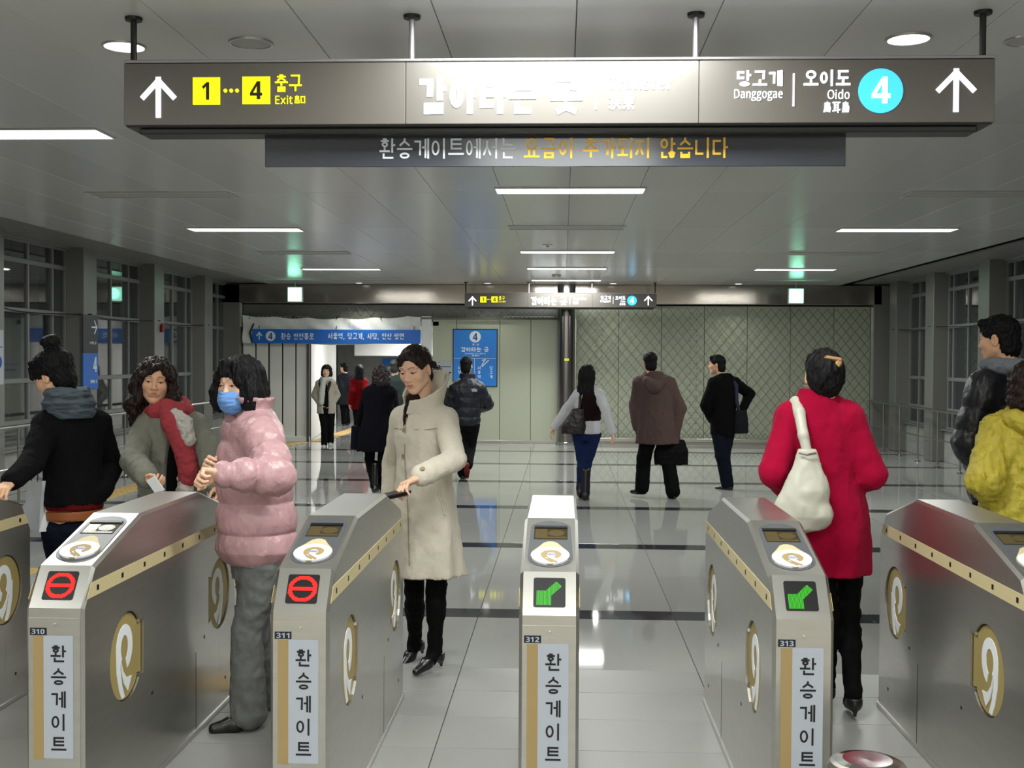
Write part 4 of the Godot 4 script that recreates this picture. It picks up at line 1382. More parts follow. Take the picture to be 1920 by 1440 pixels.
	func at(p: Vector3) -> float:
		var q := (p - lo) / h
		if q.x < 0 or q.y < 0 or q.z < 0 or q.x >= nx - 1 or q.y >= ny - 1 or q.z >= nz - 1: return 1.0
		var x := int(q.x)
		var y := int(q.y)
		var z := int(q.z)
		q -= Vector3(x, y, z)
		var o := (z * ny + y) * nx + x
		var u := nx
		var w := nx * ny
		return lerpf(lerpf(lerpf(d[o], d[o + 1], q.x), lerpf(d[o + u], d[o + u + 1], q.x), q.y), lerpf(lerpf(d[o + w], d[o + w + 1], q.x), lerpf(d[o + u + w], d[o + u + w + 1], q.x), q.y), q.z)

	# where a straight line meets the surface, and the slope there
	func meet(p: Vector3, dir: Vector3) -> Array:
		var t := 0.0
		while t < 2.5:
			if at(p + dir * t) < 0.0: break
			t += h * 0.5
		for k in 6:
			t += at(p + dir * t) * 0.7
		var q := p + dir * t
		var g := Vector3(at(q + Vector3(h, 0, 0)) - at(q - Vector3(h, 0, 0)), at(q + Vector3(0, h, 0)) - at(q - Vector3(0, h, 0)), at(q + Vector3(0, 0, h)) - at(q - Vector3(0, 0, h)))
		return [q, g.normalized()]

	func net(bag: Bag, tint := Color.WHITE) -> Bag:
		var cell := PackedInt32Array()
		cell.resize(d.size())
		cell.fill(-1)
		var sy := nx
		var sz := nx * ny
		var V3 := bag.v
		var N3 := bag.n
		var C3 := bag.c
		var I3 := bag.i
		bag.v = PackedVector3Array()
		bag.n = PackedVector3Array()
		bag.c = PackedColorArray()
		bag.i = PackedInt32Array()
		var steps := [1, sy, sz]
		for z in range(1, nz - 1):
			for y in range(1, ny - 1):
				var row := (z * ny + y) * nx
				for x in range(1, nx - 1):
					var o := row + x
					var v0 := d[o]
					if v0 > 0.12 or v0 < -0.12: continue
					var inside := v0 < 0.0
					for ax in 3:
						if (d[o + steps[ax]] < 0.0) == inside: continue
						var u: int = steps[(ax + 1) % 3]
						var w: int = steps[(ax + 2) % 3]
						var four := [o, o - u, o - u - w, o - w]
						for k in 4:
							var cc: int = four[k]
							if cell[cc] < 0:
								var a0 := d[cc]
								var a1 := d[cc + 1]
								var a2 := d[cc + sy]
								var a3 := d[cc + sy + 1]
								var b0 := d[cc + sz]
								var b1 := d[cc + sz + 1]
								var b2 := d[cc + sz + sy]
								var b3 := d[cc + sz + sy + 1]
								var g := Vector3(a1 + a3 + b1 + b3 - a0 - a2 - b0 - b2, a2 + a3 + b2 + b3 - a0 - a1 - b0 - b1, b0 + b1 + b2 + b3 - a0 - a1 - a2 - a3) * 0.25
								var mean := (a0 + a1 + a2 + a3 + b0 + b1 + b2 + b3) * 0.125
								var mv := g * (-mean / maxf(g.length_squared(), 1e-9))
								mv = mv.clamp(Vector3.ONE * -0.5, Vector3.ONE * 0.5) + Vector3.ONE * 0.5
								var cz := cc / sz
								var cy := (cc - cz * sz) / sy
								var cx := cc - cz * sz - cy * sy
								cell[cc] = V3.size()
								V3.append(lo + (Vector3(cx, cy, cz) + mv) * h)
								N3.append(g.normalized())
								C3.append(tint)
						if inside: four.reverse()
						I3.append_array(PackedInt32Array([cell[four[0]], cell[four[1]], cell[four[2]], cell[four[0]], cell[four[2]], cell[four[3]]]))
		bag.v = V3
		bag.n = N3
		bag.c = C3
		bag.i = I3
		return bag

# ---------------------------------------------------------------- heads, hands, hair
var protos := {}

func head_proto(fine: bool) -> Bag:
	var key := "head%s" % fine
	if protos.has(key): return protos[key]
	var f := Field.new(Vector3(-0.1, -0.17, -0.12), Vector3(0.1, 0.14, 0.13), 0.0033 if fine else 0.008)
	f.ell(Vector3(0, 0.036, -0.012), Vector3(0.073, 0.083, 0.092), 0.01)
	f.ell(Vector3(0, -0.03, 0.026), Vector3(0.062, 0.078, 0.058), 0.03)
	for s in [-1.0, 1.0]:
		f.cap(Vector3(s * 0.048, -0.055, 0.005), Vector3(s * 0.012, -0.098, 0.056), 0.022, 0.018, 0.03)
		f.ell(Vector3(s * 0.038, -0.022, 0.052), Vector3(0.026, 0.024, 0.024), 0.025)
		f.cap(Vector3(s * 0.014, 0.03, 0.080), Vector3(s * 0.047, 0.03, 0.066), 0.010, 0.008, 0.015)
		f.ell(Vector3(s * 0.033, 0.008, 0.096), Vector3(0.018, 0.012, 0.014), 0.014, true)
		f.ell(Vector3(s * 0.032, 0.006, 0.073), Vector3(0.0135, 0.0105, 0.0115), 0.005)
		f.ell(Vector3(s * 0.077, -0.008, -0.008), Vector3(0.010, 0.032, 0.019), 0.006, false, Basis(Vector3(0, 1, 0), s * 0.35))
		f.ell(Vector3(s * 0.084, -0.006, -0.002), Vector3(0.006, 0.02, 0.009), 0.005, true)
		f.ell(Vector3(s * 0.0115, -0.032, 0.089), Vector3(0.009, 0.0075, 0.010), 0.008)
		f.ell(Vector3(s * 0.007, -0.0395, 0.095), Vector3(0.004, 0.003, 0.005), 0.003, true)
	f.cap(Vector3(0, 0.018, 0.078), Vector3(0, -0.027, 0.097), 0.0065, 0.0105, 0.014)
	f.ell(Vector3(0, -0.064, 0.074), Vector3(0.028, 0.016, 0.014), 0.012)
	f.cap(Vector3(-0.019, -0.0585, 0.078), Vector3(0.019, -0.0585, 0.078), 0.0045, 0.0045, 0.007)
	f.cap(Vector3(0, -0.0575, 0.087), Vector3(0, -0.0575, 0.087), 0.005, 0.005, 0.01)
	f.cap(Vector3(-0.013, -0.069, 0.083), Vector3(0.013, -0.069, 0.083), 0.006, 0.006, 0.007)
	f.cap(Vector3(-0.022, -0.0635, 0.094), Vector3(0.022, -0.0635, 0.094), 0.0035, 0.0035, 0.004, 1.0, [], true)
	f.ell(Vector3(0, -0.1, 0.066), Vector3(0.018, 0.014, 0.014), 0.015)
	f.cap(Vector3(0, -0.05, -0.025), Vector3(0, -0.16, -0.04), 0.052, 0.05, 0.02)
	var b := f.net(Bag.new())
	for k in b.v.size():
		var p := b.v[k]
		var c := Color(1, 1, 1)
		if p.z > 0.05:
			var ax := absf(p.x)
			var lip := 1.0 - smoothstep(0.7, 1.1, Vector2(p.x / 0.025, (p.y + 0.0635) / 0.0115).length())
			c = c.lerp(Color(0.72, 0.42, 0.42), lip * 0.8)
			var mouth := 1.0 - smoothstep(0.5, 1.2, Vector2(p.x / 0.022, (p.y + 0.0635) / 0.0028).length())
			c = c.lerp(Color(0.35, 0.16, 0.15), mouth * 0.8)
			var by := 0.031 + 0.004 * sin(clampf((ax - 0.014) / 0.034, 0, 1) * PI) - 0.1 * maxf(ax - 0.042, 0)
			var brow := (1.0 - smoothstep(0.5, 1.2, absf(p.y - by) / 0.0042)) * smoothstep(0.011, 0.015, ax) * (1.0 - smoothstep(0.044, 0.05, ax))
			c = c.lerp(Color(0.16, 0.12, 0.11), brow * 0.75)
			var ex := (ax - 0.032) / 0.0165
			var ey := (p.y - 0.004 + 0.003 * ex * ex) / 0.0045
			var eye := 1.0 - smoothstep(0.75, 1.1, Vector2(ex, ey).length())
			var iris := 1.0 - smoothstep(0.8, 1.1, Vector2((ax - 0.032) / 0.0062, (p.y - 0.004) / 0.0062).length())
			c = c.lerp(Color(0.95, 0.98, 1.0), eye * 0.6)
			c = c.lerp(Color(0.06, 0.05, 0.05), eye * iris)
			var lash := (1.0 - smoothstep(0.5, 1.2, absf(p.y - 0.0088 + 0.0035 * ex * ex) / 0.0022)) * (1.0 - smoothstep(0.95, 1.15, absf(ex)))
			c = c.lerp(Color(0.08, 0.06, 0.06), lash)
			var cheek := 1.0 - smoothstep(0.3, 1.0, Vector2((ax - 0.042) / 0.024, (p.y + 0.03) / 0.02).length())
			c = c.lerp(Color(1.0, 0.86, 0.83), cheek * 0.5)
		b.c[k] = c
	protos[key] = b
	return b

# wrist at the origin, fingers along +y, palm towards +z, thumb on +x: a right hand
func hand_proto(curl: float, fine: bool) -> Bag:
	var key := "hand%.2f%s" % [curl, fine]
	if protos.has(key): return protos[key]
	var f := Field.new(Vector3(-0.07, -0.05, -0.05), Vector3(0.1, 0.21, 0.12), 0.003 if fine else 0.006)
	f.cap(Vector3(0, -0.04, 0), Vector3(0, 0.015, 0), 0.024, 0.025, 0.01, 1.25)
	var xs := [0.030, 0.010, -0.010, -0.029]
	var lens := [[0.041, 0.025, 0.02], [0.045, 0.028, 0.021], [0.042, 0.026, 0.02], [0.033, 0.02, 0.018]]
	for k in 4:
		var x: float = xs[k]
		var top := Vector3(x * 1.06, 0.092 - 0.006 * absf(k - 1.2), 0.0)
		f.cap(Vector3(x * 0.6, 0.012, 0.002), top, 0.0155, 0.0115, 0.012)
		var p := top
		var a := curl * 0.75 + 0.05 * k
		for j in 3:
			var q: Vector3 = p + Vector3(-0.02 * x / 0.03 * 0.1, cos(a), sin(a)).normalized() * lens[k][j]
			f.cap(p, q, [0.0098, 0.0088, 0.0080][j], [0.0088, 0.0080, 0.0068][j], 0.003)
			p = q
			a += curl * [0.95, 0.7, 0.5][j]
	f.cap(Vector3(0.016, 0.018, 0.008), Vector3(0.040, 0.046, 0.016), 0.0165, 0.0125, 0.012)
	f.cap(Vector3(0.040, 0.046, 0.016), Vector3(0.049, 0.074, 0.024 + 0.012 * curl), 0.0115, 0.0098, 0.004)
	f.cap(Vector3(0.049, 0.074, 0.024 + 0.012 * curl), Vector3(0.047 - 0.008 * curl, 0.097, 0.032 + 0.02 * curl), 0.0098, 0.0075, 0.003)
	var b := f.net(Bag.new())
	protos[key] = b
	return b

func hair_mesh(style: String, h: float) -> Bag:
	var f := Field.new(Vector3(-0.17, -0.36, -0.22), Vector3(0.17, 0.24, 0.15), h)
	var n := ruffle
	f.ell(Vector3(0, 0.044, -0.014), Vector3(0.083, 0.087, 0.101), 0.01)
	match style:
		"tied":
			f.ell(Vector3(0, -0.045, -0.066), Vector3(0.058, 0.07, 0.045), 0.02)
			f.ell(Vector3(0.012, -0.015, 0.108), Vector3(0.063, 0.098, 0.082), 0.008, true)
			for s in [-1.0, 1.0]: f.ell(Vector3(s * 0.088, -0.02, 0.015), Vector3(0.026, 0.044, 0.032), 0.01, true)
			f.cap(Vector3(0.026, 0.112, 0.045), Vector3(-0.032, 0.086, 0.072), 0.016, 0.015, 0.015)
			f.cap(Vector3(-0.032, 0.086, 0.072), Vector3(-0.070, 0.012, 0.045), 0.017, 0.008, 0.015)
			f.cap(Vector3(0.035, 0.105, 0.045), Vector3(0.076, 0.03, 0.03), 0.018, 0.010, 0.015)
			f.ell(Vector3(0, -0.01, -0.118), Vector3(0.036, 0.04, 0.032), 0.02)
			for k in 3: f.cap(Vector3(0.06, 0.02 - 0.014 * k, -0.06), Vector3(0.092, 0.0 - 0.02 * k, -0.095 - 0.006 * k), 0.007, 0.002, 0.008)
			f.wrinkle(n, 0.006, Vector3(70, 14, 30))
		"bun":
			f.ell(Vector3(0, -0.03, -0.06), Vector3(0.078, 0.085, 0.062), 0.02)
			f.ell(Vector3(0, 0.05, -0.03), Vector3(0.098, 0.098, 0.108), 0.02)
			f.ell(Vector3(0, -0.035, 0.115), Vector3(0.066, 0.085, 0.07), 0.01, true)
			for s in [-1.0, 1.0]:
				f.ell(Vector3(s * 0.09, -0.03, 0.0), Vector3(0.022, 0.036, 0.026), 0.01, true)
				f.cap(Vector3(s * 0.03, 0.1, 0.06), Vector3(s * 0.064, 0.025, 0.075), 0.022, 0.012, 0.02)
			f.cap(Vector3(-0.03, 0.09, 0.075), Vector3(0.03, 0.06, 0.085), 0.018, 0.014, 0.015)
			f.ell(Vector3(0, 0.165, -0.075), Vector3(0.046, 0.042, 0.046), 0.015)
			f.ell(Vector3(0.03, 0.178, -0.05), Vector3(0.026, 0.022, 0.026), 0.015)
			f.wrinkle(n, 0.008, Vector3(60, 20, 60))
		"bob":
			f.ell(Vector3(0, 0.03, -0.03), Vector3(0.112, 0.105, 0.112), 0.02)
			f.ell(Vector3(0, -0.045, -0.04), Vector3(0.125, 0.085, 0.105), 0.04)
			for s in [-1.0, 1.0]: f.ell(Vector3(s * 0.09, -0.05, 0.02), Vector3(0.045, 0.085, 0.055), 0.03)
			f.ell(Vector3(0, -0.05, 0.11), Vector3(0.064, 0.105, 0.085), 0.012, true)
			f.cap(Vector3(0.04, 0.1, 0.055), Vector3(0.062, 0.02, 0.075), 0.026, 0.014, 0.02)
			f.cap(Vector3(-0.02, 0.1, 0.07), Vector3(-0.058, 0.03, 0.082), 0.024, 0.014, 0.02)
			f.cap(Vector3(0, 0.105, 0.07), Vector3(-0.014, 0.06, 0.092), 0.02, 0.012, 0.02)
			f.ell(Vector3(0, -0.165, 0.0), Vector3(0.13, 0.05, 0.13), 0.03, true)
			f.wrinkle(n, 0.009, Vector3(48, 12, 48))
			f.wrinkle(n, 0.006, Vector3(14, 9, 14), 30.0)
		"curly_long":
			f.ell(Vector3(0, 0.04, -0.03), Vector3(0.11, 0.098, 0.11), 0.02)
			f.ell(Vector3(0, -0.1, -0.06), Vector3(0.125, 0.15, 0.075), 0.04)
			for s in [-1.0, 1.0]:
				f.cap(Vector3(s * 0.085, 0.02, 0.0), Vector3(s * 0.112, -0.15, 0.025), 0.04, 0.042, 0.03)
				f.cap(Vector3(s * 0.112, -0.13, 0.02), Vector3(s * 0.10, -0.23, 0.03), 0.042, 0.02, 0.02)
			f.ell(Vector3(0.006, -0.045, 0.115), Vector3(0.064, 0.122, 0.088), 0.012, true)
			f.cap(Vector3(0.03, 0.105, 0.06), Vector3(-0.066, 0.03, 0.066), 0.022, 0.014, 0.02)
			f.cap(Vector3(0.03, 0.1, 0.06), Vector3(0.07, 0.03, 0.055), 0.018, 0.014, 0.02)
			f.wrinkle(n, 0.012, Vector3(38, 13, 38))
			f.wrinkle(n, 0.014, Vector3(15, 15, 15), 30.0)
		"curly":
			f.ell(Vector3(0, 0.03, -0.03), Vector3(0.108, 0.1, 0.11), 0.02)
			f.ell(Vector3(0, -0.06, -0.045), Vector3(0.12, 0.1, 0.09), 0.03)
			f.ell(Vector3(0, -0.05, 0.12), Vector3(0.065, 0.1, 0.08), 0.012, true)
			f.wrinkle(n, 0.018, Vector3(26, 22, 26))
		"long":
			f.ell(Vector3(0, -0.02, -0.03), Vector3(0.098, 0.12, 0.09), 0.03)
			f.loft([[-0.30, 0, -0.075, 0.085, 0.03], [-0.22, 0, -0.07, 0.108, 0.045], [-0.1, 0, -0.05, 0.105, 0.065], [0.04, 0, -0.03, 0.09, 0.08]], 0.03, 9, 0.008, 0.0)
			f.ell(Vector3(0, -0.05, 0.11), Vector3(0.064, 0.11, 0.08), 0.012, true)
			f.cap(Vector3(0, 0.1, 0.06), Vector3(-0.04, 0.055, 0.085), 0.02, 0.014, 0.02)
			f.cap(Vector3(0, 0.1, 0.06), Vector3(0.04, 0.055, 0.085), 0.02, 0.014, 0.02)
			f.wrinkle(n, 0.010, Vector3(60, 10, 40))
		"updo":
			f.ell(Vector3(0, -0.02, -0.05), Vector3(0.082, 0.09, 0.075), 0.03)
			f.ell(Vector3(0, 0.02, -0.075), Vector3(0.075, 0.085, 0.06), 0.03)
			f.ell(Vector3(0, -0.04, 0.115), Vector3(0.066, 0.095, 0.075), 0.01, true)
			f.wrinkle(n, 0.010, Vector3(40, 16, 40))
		_:
			f.ell(Vector3(0, -0.035, -0.055), Vector3(0.071, 0.075, 0.058), 0.02)
			f.ell(Vector3(0, -0.04, 0.115), Vector3(0.068, 0.095, 0.075), 0.008, true)
			for s in [-1.0, 1.0]: f.ell(Vector3(s * 0.09, -0.025, 0.005), Vector3(0.022, 0.036, 0.028), 0.008, true)
			f.cap(Vector3(-0.045, 0.095, 0.062), Vector3(0.045, 0.09, 0.066), 0.02, 0.02, 0.02)
			f.wrinkle(n, 0.010, Vector3(50, 30, 50))
	return f.net(Bag.new())

# ---------------------------------------------------------------- a person
func skin(called: String, c: Color) -> StandardMaterial3D:
	var m := mat(called, c, 0.55, 0.0, 0.4)
	m.vertex_color_use_as_albedo = true
	return m

func put_bag(t: Node3D, called: String, b: Bag, m: Material) -> MeshInstance3D:
	return part(t, called, b.mesh(), m)

func spine(p: Dictionary, y: float) -> Vector3:
	var a: Vector3 = p.P
	var b: Vector3 = p.C
	if y <= a.y: return Vector3(a.x, y, a.z)
	return a.lerp(b, (y - a.y) / (b.y - a.y)) * Vector3(1, 0, 1) + Vector3(0, y, 0)

# rings [y, rx, rz, (forward shift)] hung on the spine
func hung(p: Dictionary, rings: Array) -> Array:
	var out := []
	for r in rings:
		var c := spine(p, r[0])
		out.append([r[0], c.x, c.z + (r[3] if r.size() > 3 else 0.0), r[1], r[2]])
	return out

func reach(p: Dictionary, keys: Array, m: float) -> Array:
	var lo: Vector3 = p[keys[0]]
	var hi: Vector3 = lo
	for k in keys:
		lo = lo.min(p[k])
		hi = hi.max(p[k])
	return [lo - Vector3.ONE * m, hi + Vector3.ONE * m]

# skin: one continuous surface from head to feet
func make_body(t: Node3D, p: Dictionary, o: Dictionary) -> void:
	var h: float = o.cell
	var k: float = o.get("size", 1.0)
	var r := reach(p, ["C", "P", "LE", "RE", "LW", "RW", "LK", "RK", "LA", "RA", "H"], 0.16)
	var f := Field.new(r[0], r[1], h * 1.3)
	var up: Vector3 = p.C
	f.loft(hung(p, [[p.P.y - 0.08, 0.12, 0.09], [p.P.y + 0.03, 0.145, 0.10], [lerpf(p.P.y, p.C.y, 0.45), 0.115, 0.085], [lerpf(p.P.y, p.C.y, 0.8), 0.135, 0.095], [p.C.y + 0.01, 0.11, 0.07], [p.C.y + 0.05, 0.05, 0.05]]), 0.03)
	var hb: Basis = Basis.from_euler(Vector3(o.get("pitch", 0.0), o.get("yaw", 0.0), o.get("roll", 0.0))) * k
	f.cap(up, p.H + hb * Vector3(0, -0.07, -0.03), 0.055 * k, 0.05 * k, 0.03)
	for s in ["L", "R"]:
		f.cap(p.C.lerp(p[s + "S"], 0.3), p[s + "S"], 0.045, 0.04, 0.03)
		f.cap(p[s + "S"], p[s + "E"], 0.040 * k, 0.034 * k, 0.02)
		f.cap(p[s + "E"], p[s + "W"], 0.034 * k, 0.025 * k, 0.01)
		f.cap(p[s + "H"], p[s + "K"], 0.055 * k, 0.036 * k, 0.02)
		f.cap(p[s + "K"], p[s + "A"], 0.036 * k, 0.024 * k, 0.01)
		f.cap(p[s + "A"], p[s + "A"] + Vector3(0, -0.04, 0.02), 0.024, 0.022, 0.02)
	var b := f.net(Bag.new())
	b.add(head_proto(o.fine), Transform3D(hb, p.H))
	for s in ["L", "R"]:
		if o.get("hide" + s, false): continue
		var y: Vector3 = (p[s + "W"] - p[s + "E"]).normalized()
		if o.has("dir" + s): y = o["dir" + s]
		var z: Vector3 = o.get("palm" + s, Vector3(-1 if s == "L" else 1, 0, 0))
		z = (z - y * z.dot(y)).normalized()
		var x := y.cross(z)
		if s == "L": x = -x
		b.add(hand_proto(o.get("curl" + s, 0.5), o.fine), Transform3D(Basis(x, y, z) * (k * 0.95), p[s + "W"]))
	put_bag(t, "body", b, o.skin)
	if o.has("hair"):
		var hm := Bag.new()
		hm.add(hair_mesh(o.hair, 0.006 if o.fine else 0.011), Transform3D(hb, p.H))
		put_bag(t, "hair", hm, o.hair_mat)
	o.hb = hb

# a jacket or coat: trunk rings, then sleeves [shoulder, elbow, cuff radius]
func make_coat(p: Dictionary, o: Dictionary, rings: Array, sl: Array, amp := 0.007, nf := 0, fa := 0.0, quilt := [], cuff := 0.0) -> Field:
	var r := reach(p, ["C", "P", "LE", "RE", "LW", "RW", "LS", "RS"], 0.28)
	r[0].y = minf(rings[0][0] - 0.04, r[0].y)
	r[1].y = maxf(rings[-1][0] + 0.04, r[1].y)
	var f := Field.new(r[0], r[1], o.cell)
	f.loft(hung(p, rings), 0.02, nf, fa, lerpf(p.P.y, p.C.y, 0.4), quilt)
	var slq := [quilt[2], quilt[1]] if quilt else []
	for s in ["L", "R"]:
		f.cap(p.C.lerp(p[s + "S"], 0.25) + Vector3(0, -0.005, 0), p[s + "S"], sl[0] * 0.98, sl[0], 0.05)
		f.cap(p[s + "S"], p[s + "E"], sl[0], sl[1], 0.03, 1.0, slq)
		var w: Vector3 = p[s + "W"]
		f.cap(p[s + "E"], w.lerp(p[s + "E"], cuff), sl[1], sl[2], 0.012, 1.0, slq)
	if amp > 0.0:
		f.wrinkle(ruffle, amp, Vector3(16, 9, 16), o.get("seed", 0.0))
		f.wrinkle(ruffle, amp * 0.5, Vector3(34, 24, 34), o.get("seed", 0.0) + 40.0)
	return f

func make_trousers(t: Node3D, p: Dictionary, o: Dictionary, m: Material, r: Array, called := "trousers", top := 0.12) -> void:
	# r = [hip rx, hip rz, thigh, knee, hem]
	var q := reach(p, ["P", "LK", "RK", "LA", "RA"], 0.18)
	q[1].y = p.P.y + top + 0.04
	var f := Field.new(q[0], q[1], o.cell)
	f.loft(hung(p, [[p.P.y - 0.10, r[0] * 0.85, r[1] * 0.9], [p.P.y, r[0], r[1]], [p.P.y + top, r[0] * 0.86, r[1] * 0.85]]), 0.03)
	for s in ["L", "R"]:
		f.cap(p[s + "H"] + Vector3(0, -0.02, 0), p[s + "K"], r[2], r[3], 0.025)
		var a: Vector3 = p[s + "A"]
		f.cap(p[s + "K"], a, r[3], r[4], 0.02)
		if called == "tights":
			f.cap(p[s + "K"].lerp(a, 0.25), p[s + "K"].lerp(a, 0.4), r[3] * 0.9, r[3] * 0.86, 0.03)
			f.cap(a, a + Vector3(0, -0.035, 0.03), r[4], 0.032, 0.02)
	f.wrinkle(ruffle, 0.008, Vector3(18, 14, 18), 7.0)
	put_bag(t, called, f.net(Bag.new()), m)

# one shoe at an ankle; "heel" lifts its back, "boot" adds a shaft
func make_shoe(t: Node3D, p: Dictionary, s: String, m: Material, o: Dictionary, dir := Vector3(0, 0, 1), pitch := 0.0, heel := 0.0, boot := 0.0, wide := 1.0) -> void:
	var a: Vector3 = p[s + "A"]
	dir = dir.normalized()
	var side := Vector3.UP.cross(dir)
	var b := Basis(side, Vector3.UP, dir) * Basis(Vector3.RIGHT, pitch)
	var h := maxf(o.cell * 0.5, 0.006)
	var f := Field.new(Vector3(-0.09, -0.12, -0.12), Vector3(0.09, 0.06 + boot, 0.23), h)
	f.cap(Vector3(0, -0.045 + heel * 0.6, -0.03), Vector3(0, -0.052 + heel * 0.3, 0.06), 0.034 * wide, 0.036 * wide, 0.02)
	f.cap(Vector3(0, -0.055 + heel * 0.2, 0.06), Vector3(0, -0.062, 0.145), 0.037 * wide, 0.024 * wide, 0.02)
	f.cap(Vector3(0, -0.04, -0.02), Vector3(0, 0.0 + boot, -0.01), 0.036, 0.038 if boot == 0.0 else 0.05, 0.02)
	if boot == 0.0: f.slice(Vector3(0, -0.012, 0), Vector3.UP)
	f.slice(Vector3(0, -0.088, 0), Vector3.DOWN)
	if heel > 0.02:
		f.ell(Vector3(0, -0.088, 0.015), Vector3(0.06, heel, 0.045), 0.008, true)
		f.cap(Vector3(0, -0.04, -0.045), Vector3(0, -0.088, -0.04), 0.016, 0.008, 0.01)
	var g := Bag.new()
	g.add(f.net(Bag.new()), Transform3D(b, a))
	put_bag(t, "boot" if boot > 0.0 else "shoe", g, m)

# a bundle of rounded strips: for scarves, straps and belts
func make_strand(t: Node3D, called: String, pts: Array, r: Array, m: Material, cell := 0.009, fz := 1.0, amp := 0.0) -> MeshInstance3D:
	var lo: Vector3 = pts[0]
	var hi: Vector3 = lo
	var big := 0.0
	for v in pts:
		lo = lo.min(v)
		hi = hi.max(v)
	for v in r: big = maxf(big, v)
	var mg := Vector3.ONE * (big / minf(fz, 1.0) + 0.035)
	var f := Field.new(lo - mg, hi + mg, cell)
	for k in pts.size() - 1: f.cap(pts[k], pts[k + 1], r[mini(k, r.size() - 1)], r[mini(k + 1, r.size() - 1)], 0.01, fz)
	if amp > 0.0: f.wrinkle(ruffle, amp, Vector3(26, 30, 26), 3.0)
	return put_bag(t, called, f.net(Bag.new()), m)

# small flat discs and seams that lie on a garment, found along given lines
func lay_buttons(t: Node3D, f: Field, lines: Array, r: float, m: Material, called := "button") -> void:
	for k in range(0, lines.size(), 6):
		var hit := f.meet(Vector3(lines[k], lines[k + 1], lines[k + 2]), Vector3(lines[k + 3], lines[k + 4], lines[k + 5]))
		var n: Vector3 = hit[1]
		var x := n.cross(Vector3.UP).normalized()
		var st := begin()
		put_lathe(st, [[r, 0.0], [r * 0.92, 0.004], [r * 0.6, 0.0035], [0.0, 0.003]], hit[0], 16, Basis(x, n, x.cross(n)))
		part(t, called, done(st), m)

func lay_seam(t: Node3D, f: Field, lines: Array, r: float, m: Material, called := "seam") -> void:
	var pts := []
	for k in range(0, lines.size(), 6):
		var hit := f.meet(Vector3(lines[k], lines[k + 1], lines[k + 2]), Vector3(lines[k + 3], lines[k + 4], lines[k + 5]))
		pts.append(hit[0] + hit[1] * r * 0.2)
	part(t, called, tube(pts, r, 6), m)

func figure(key: String, label: String) -> Node3D:
	var p: Dictionary = POSE[key]
	return thing("person", label, "person", p.at, p.turn)

func held(called: String, label: String, category: String, key: String) -> Node3D:
	var p: Dictionary = POSE[key]
	return thing(called, label, category, p.at, p.turn)

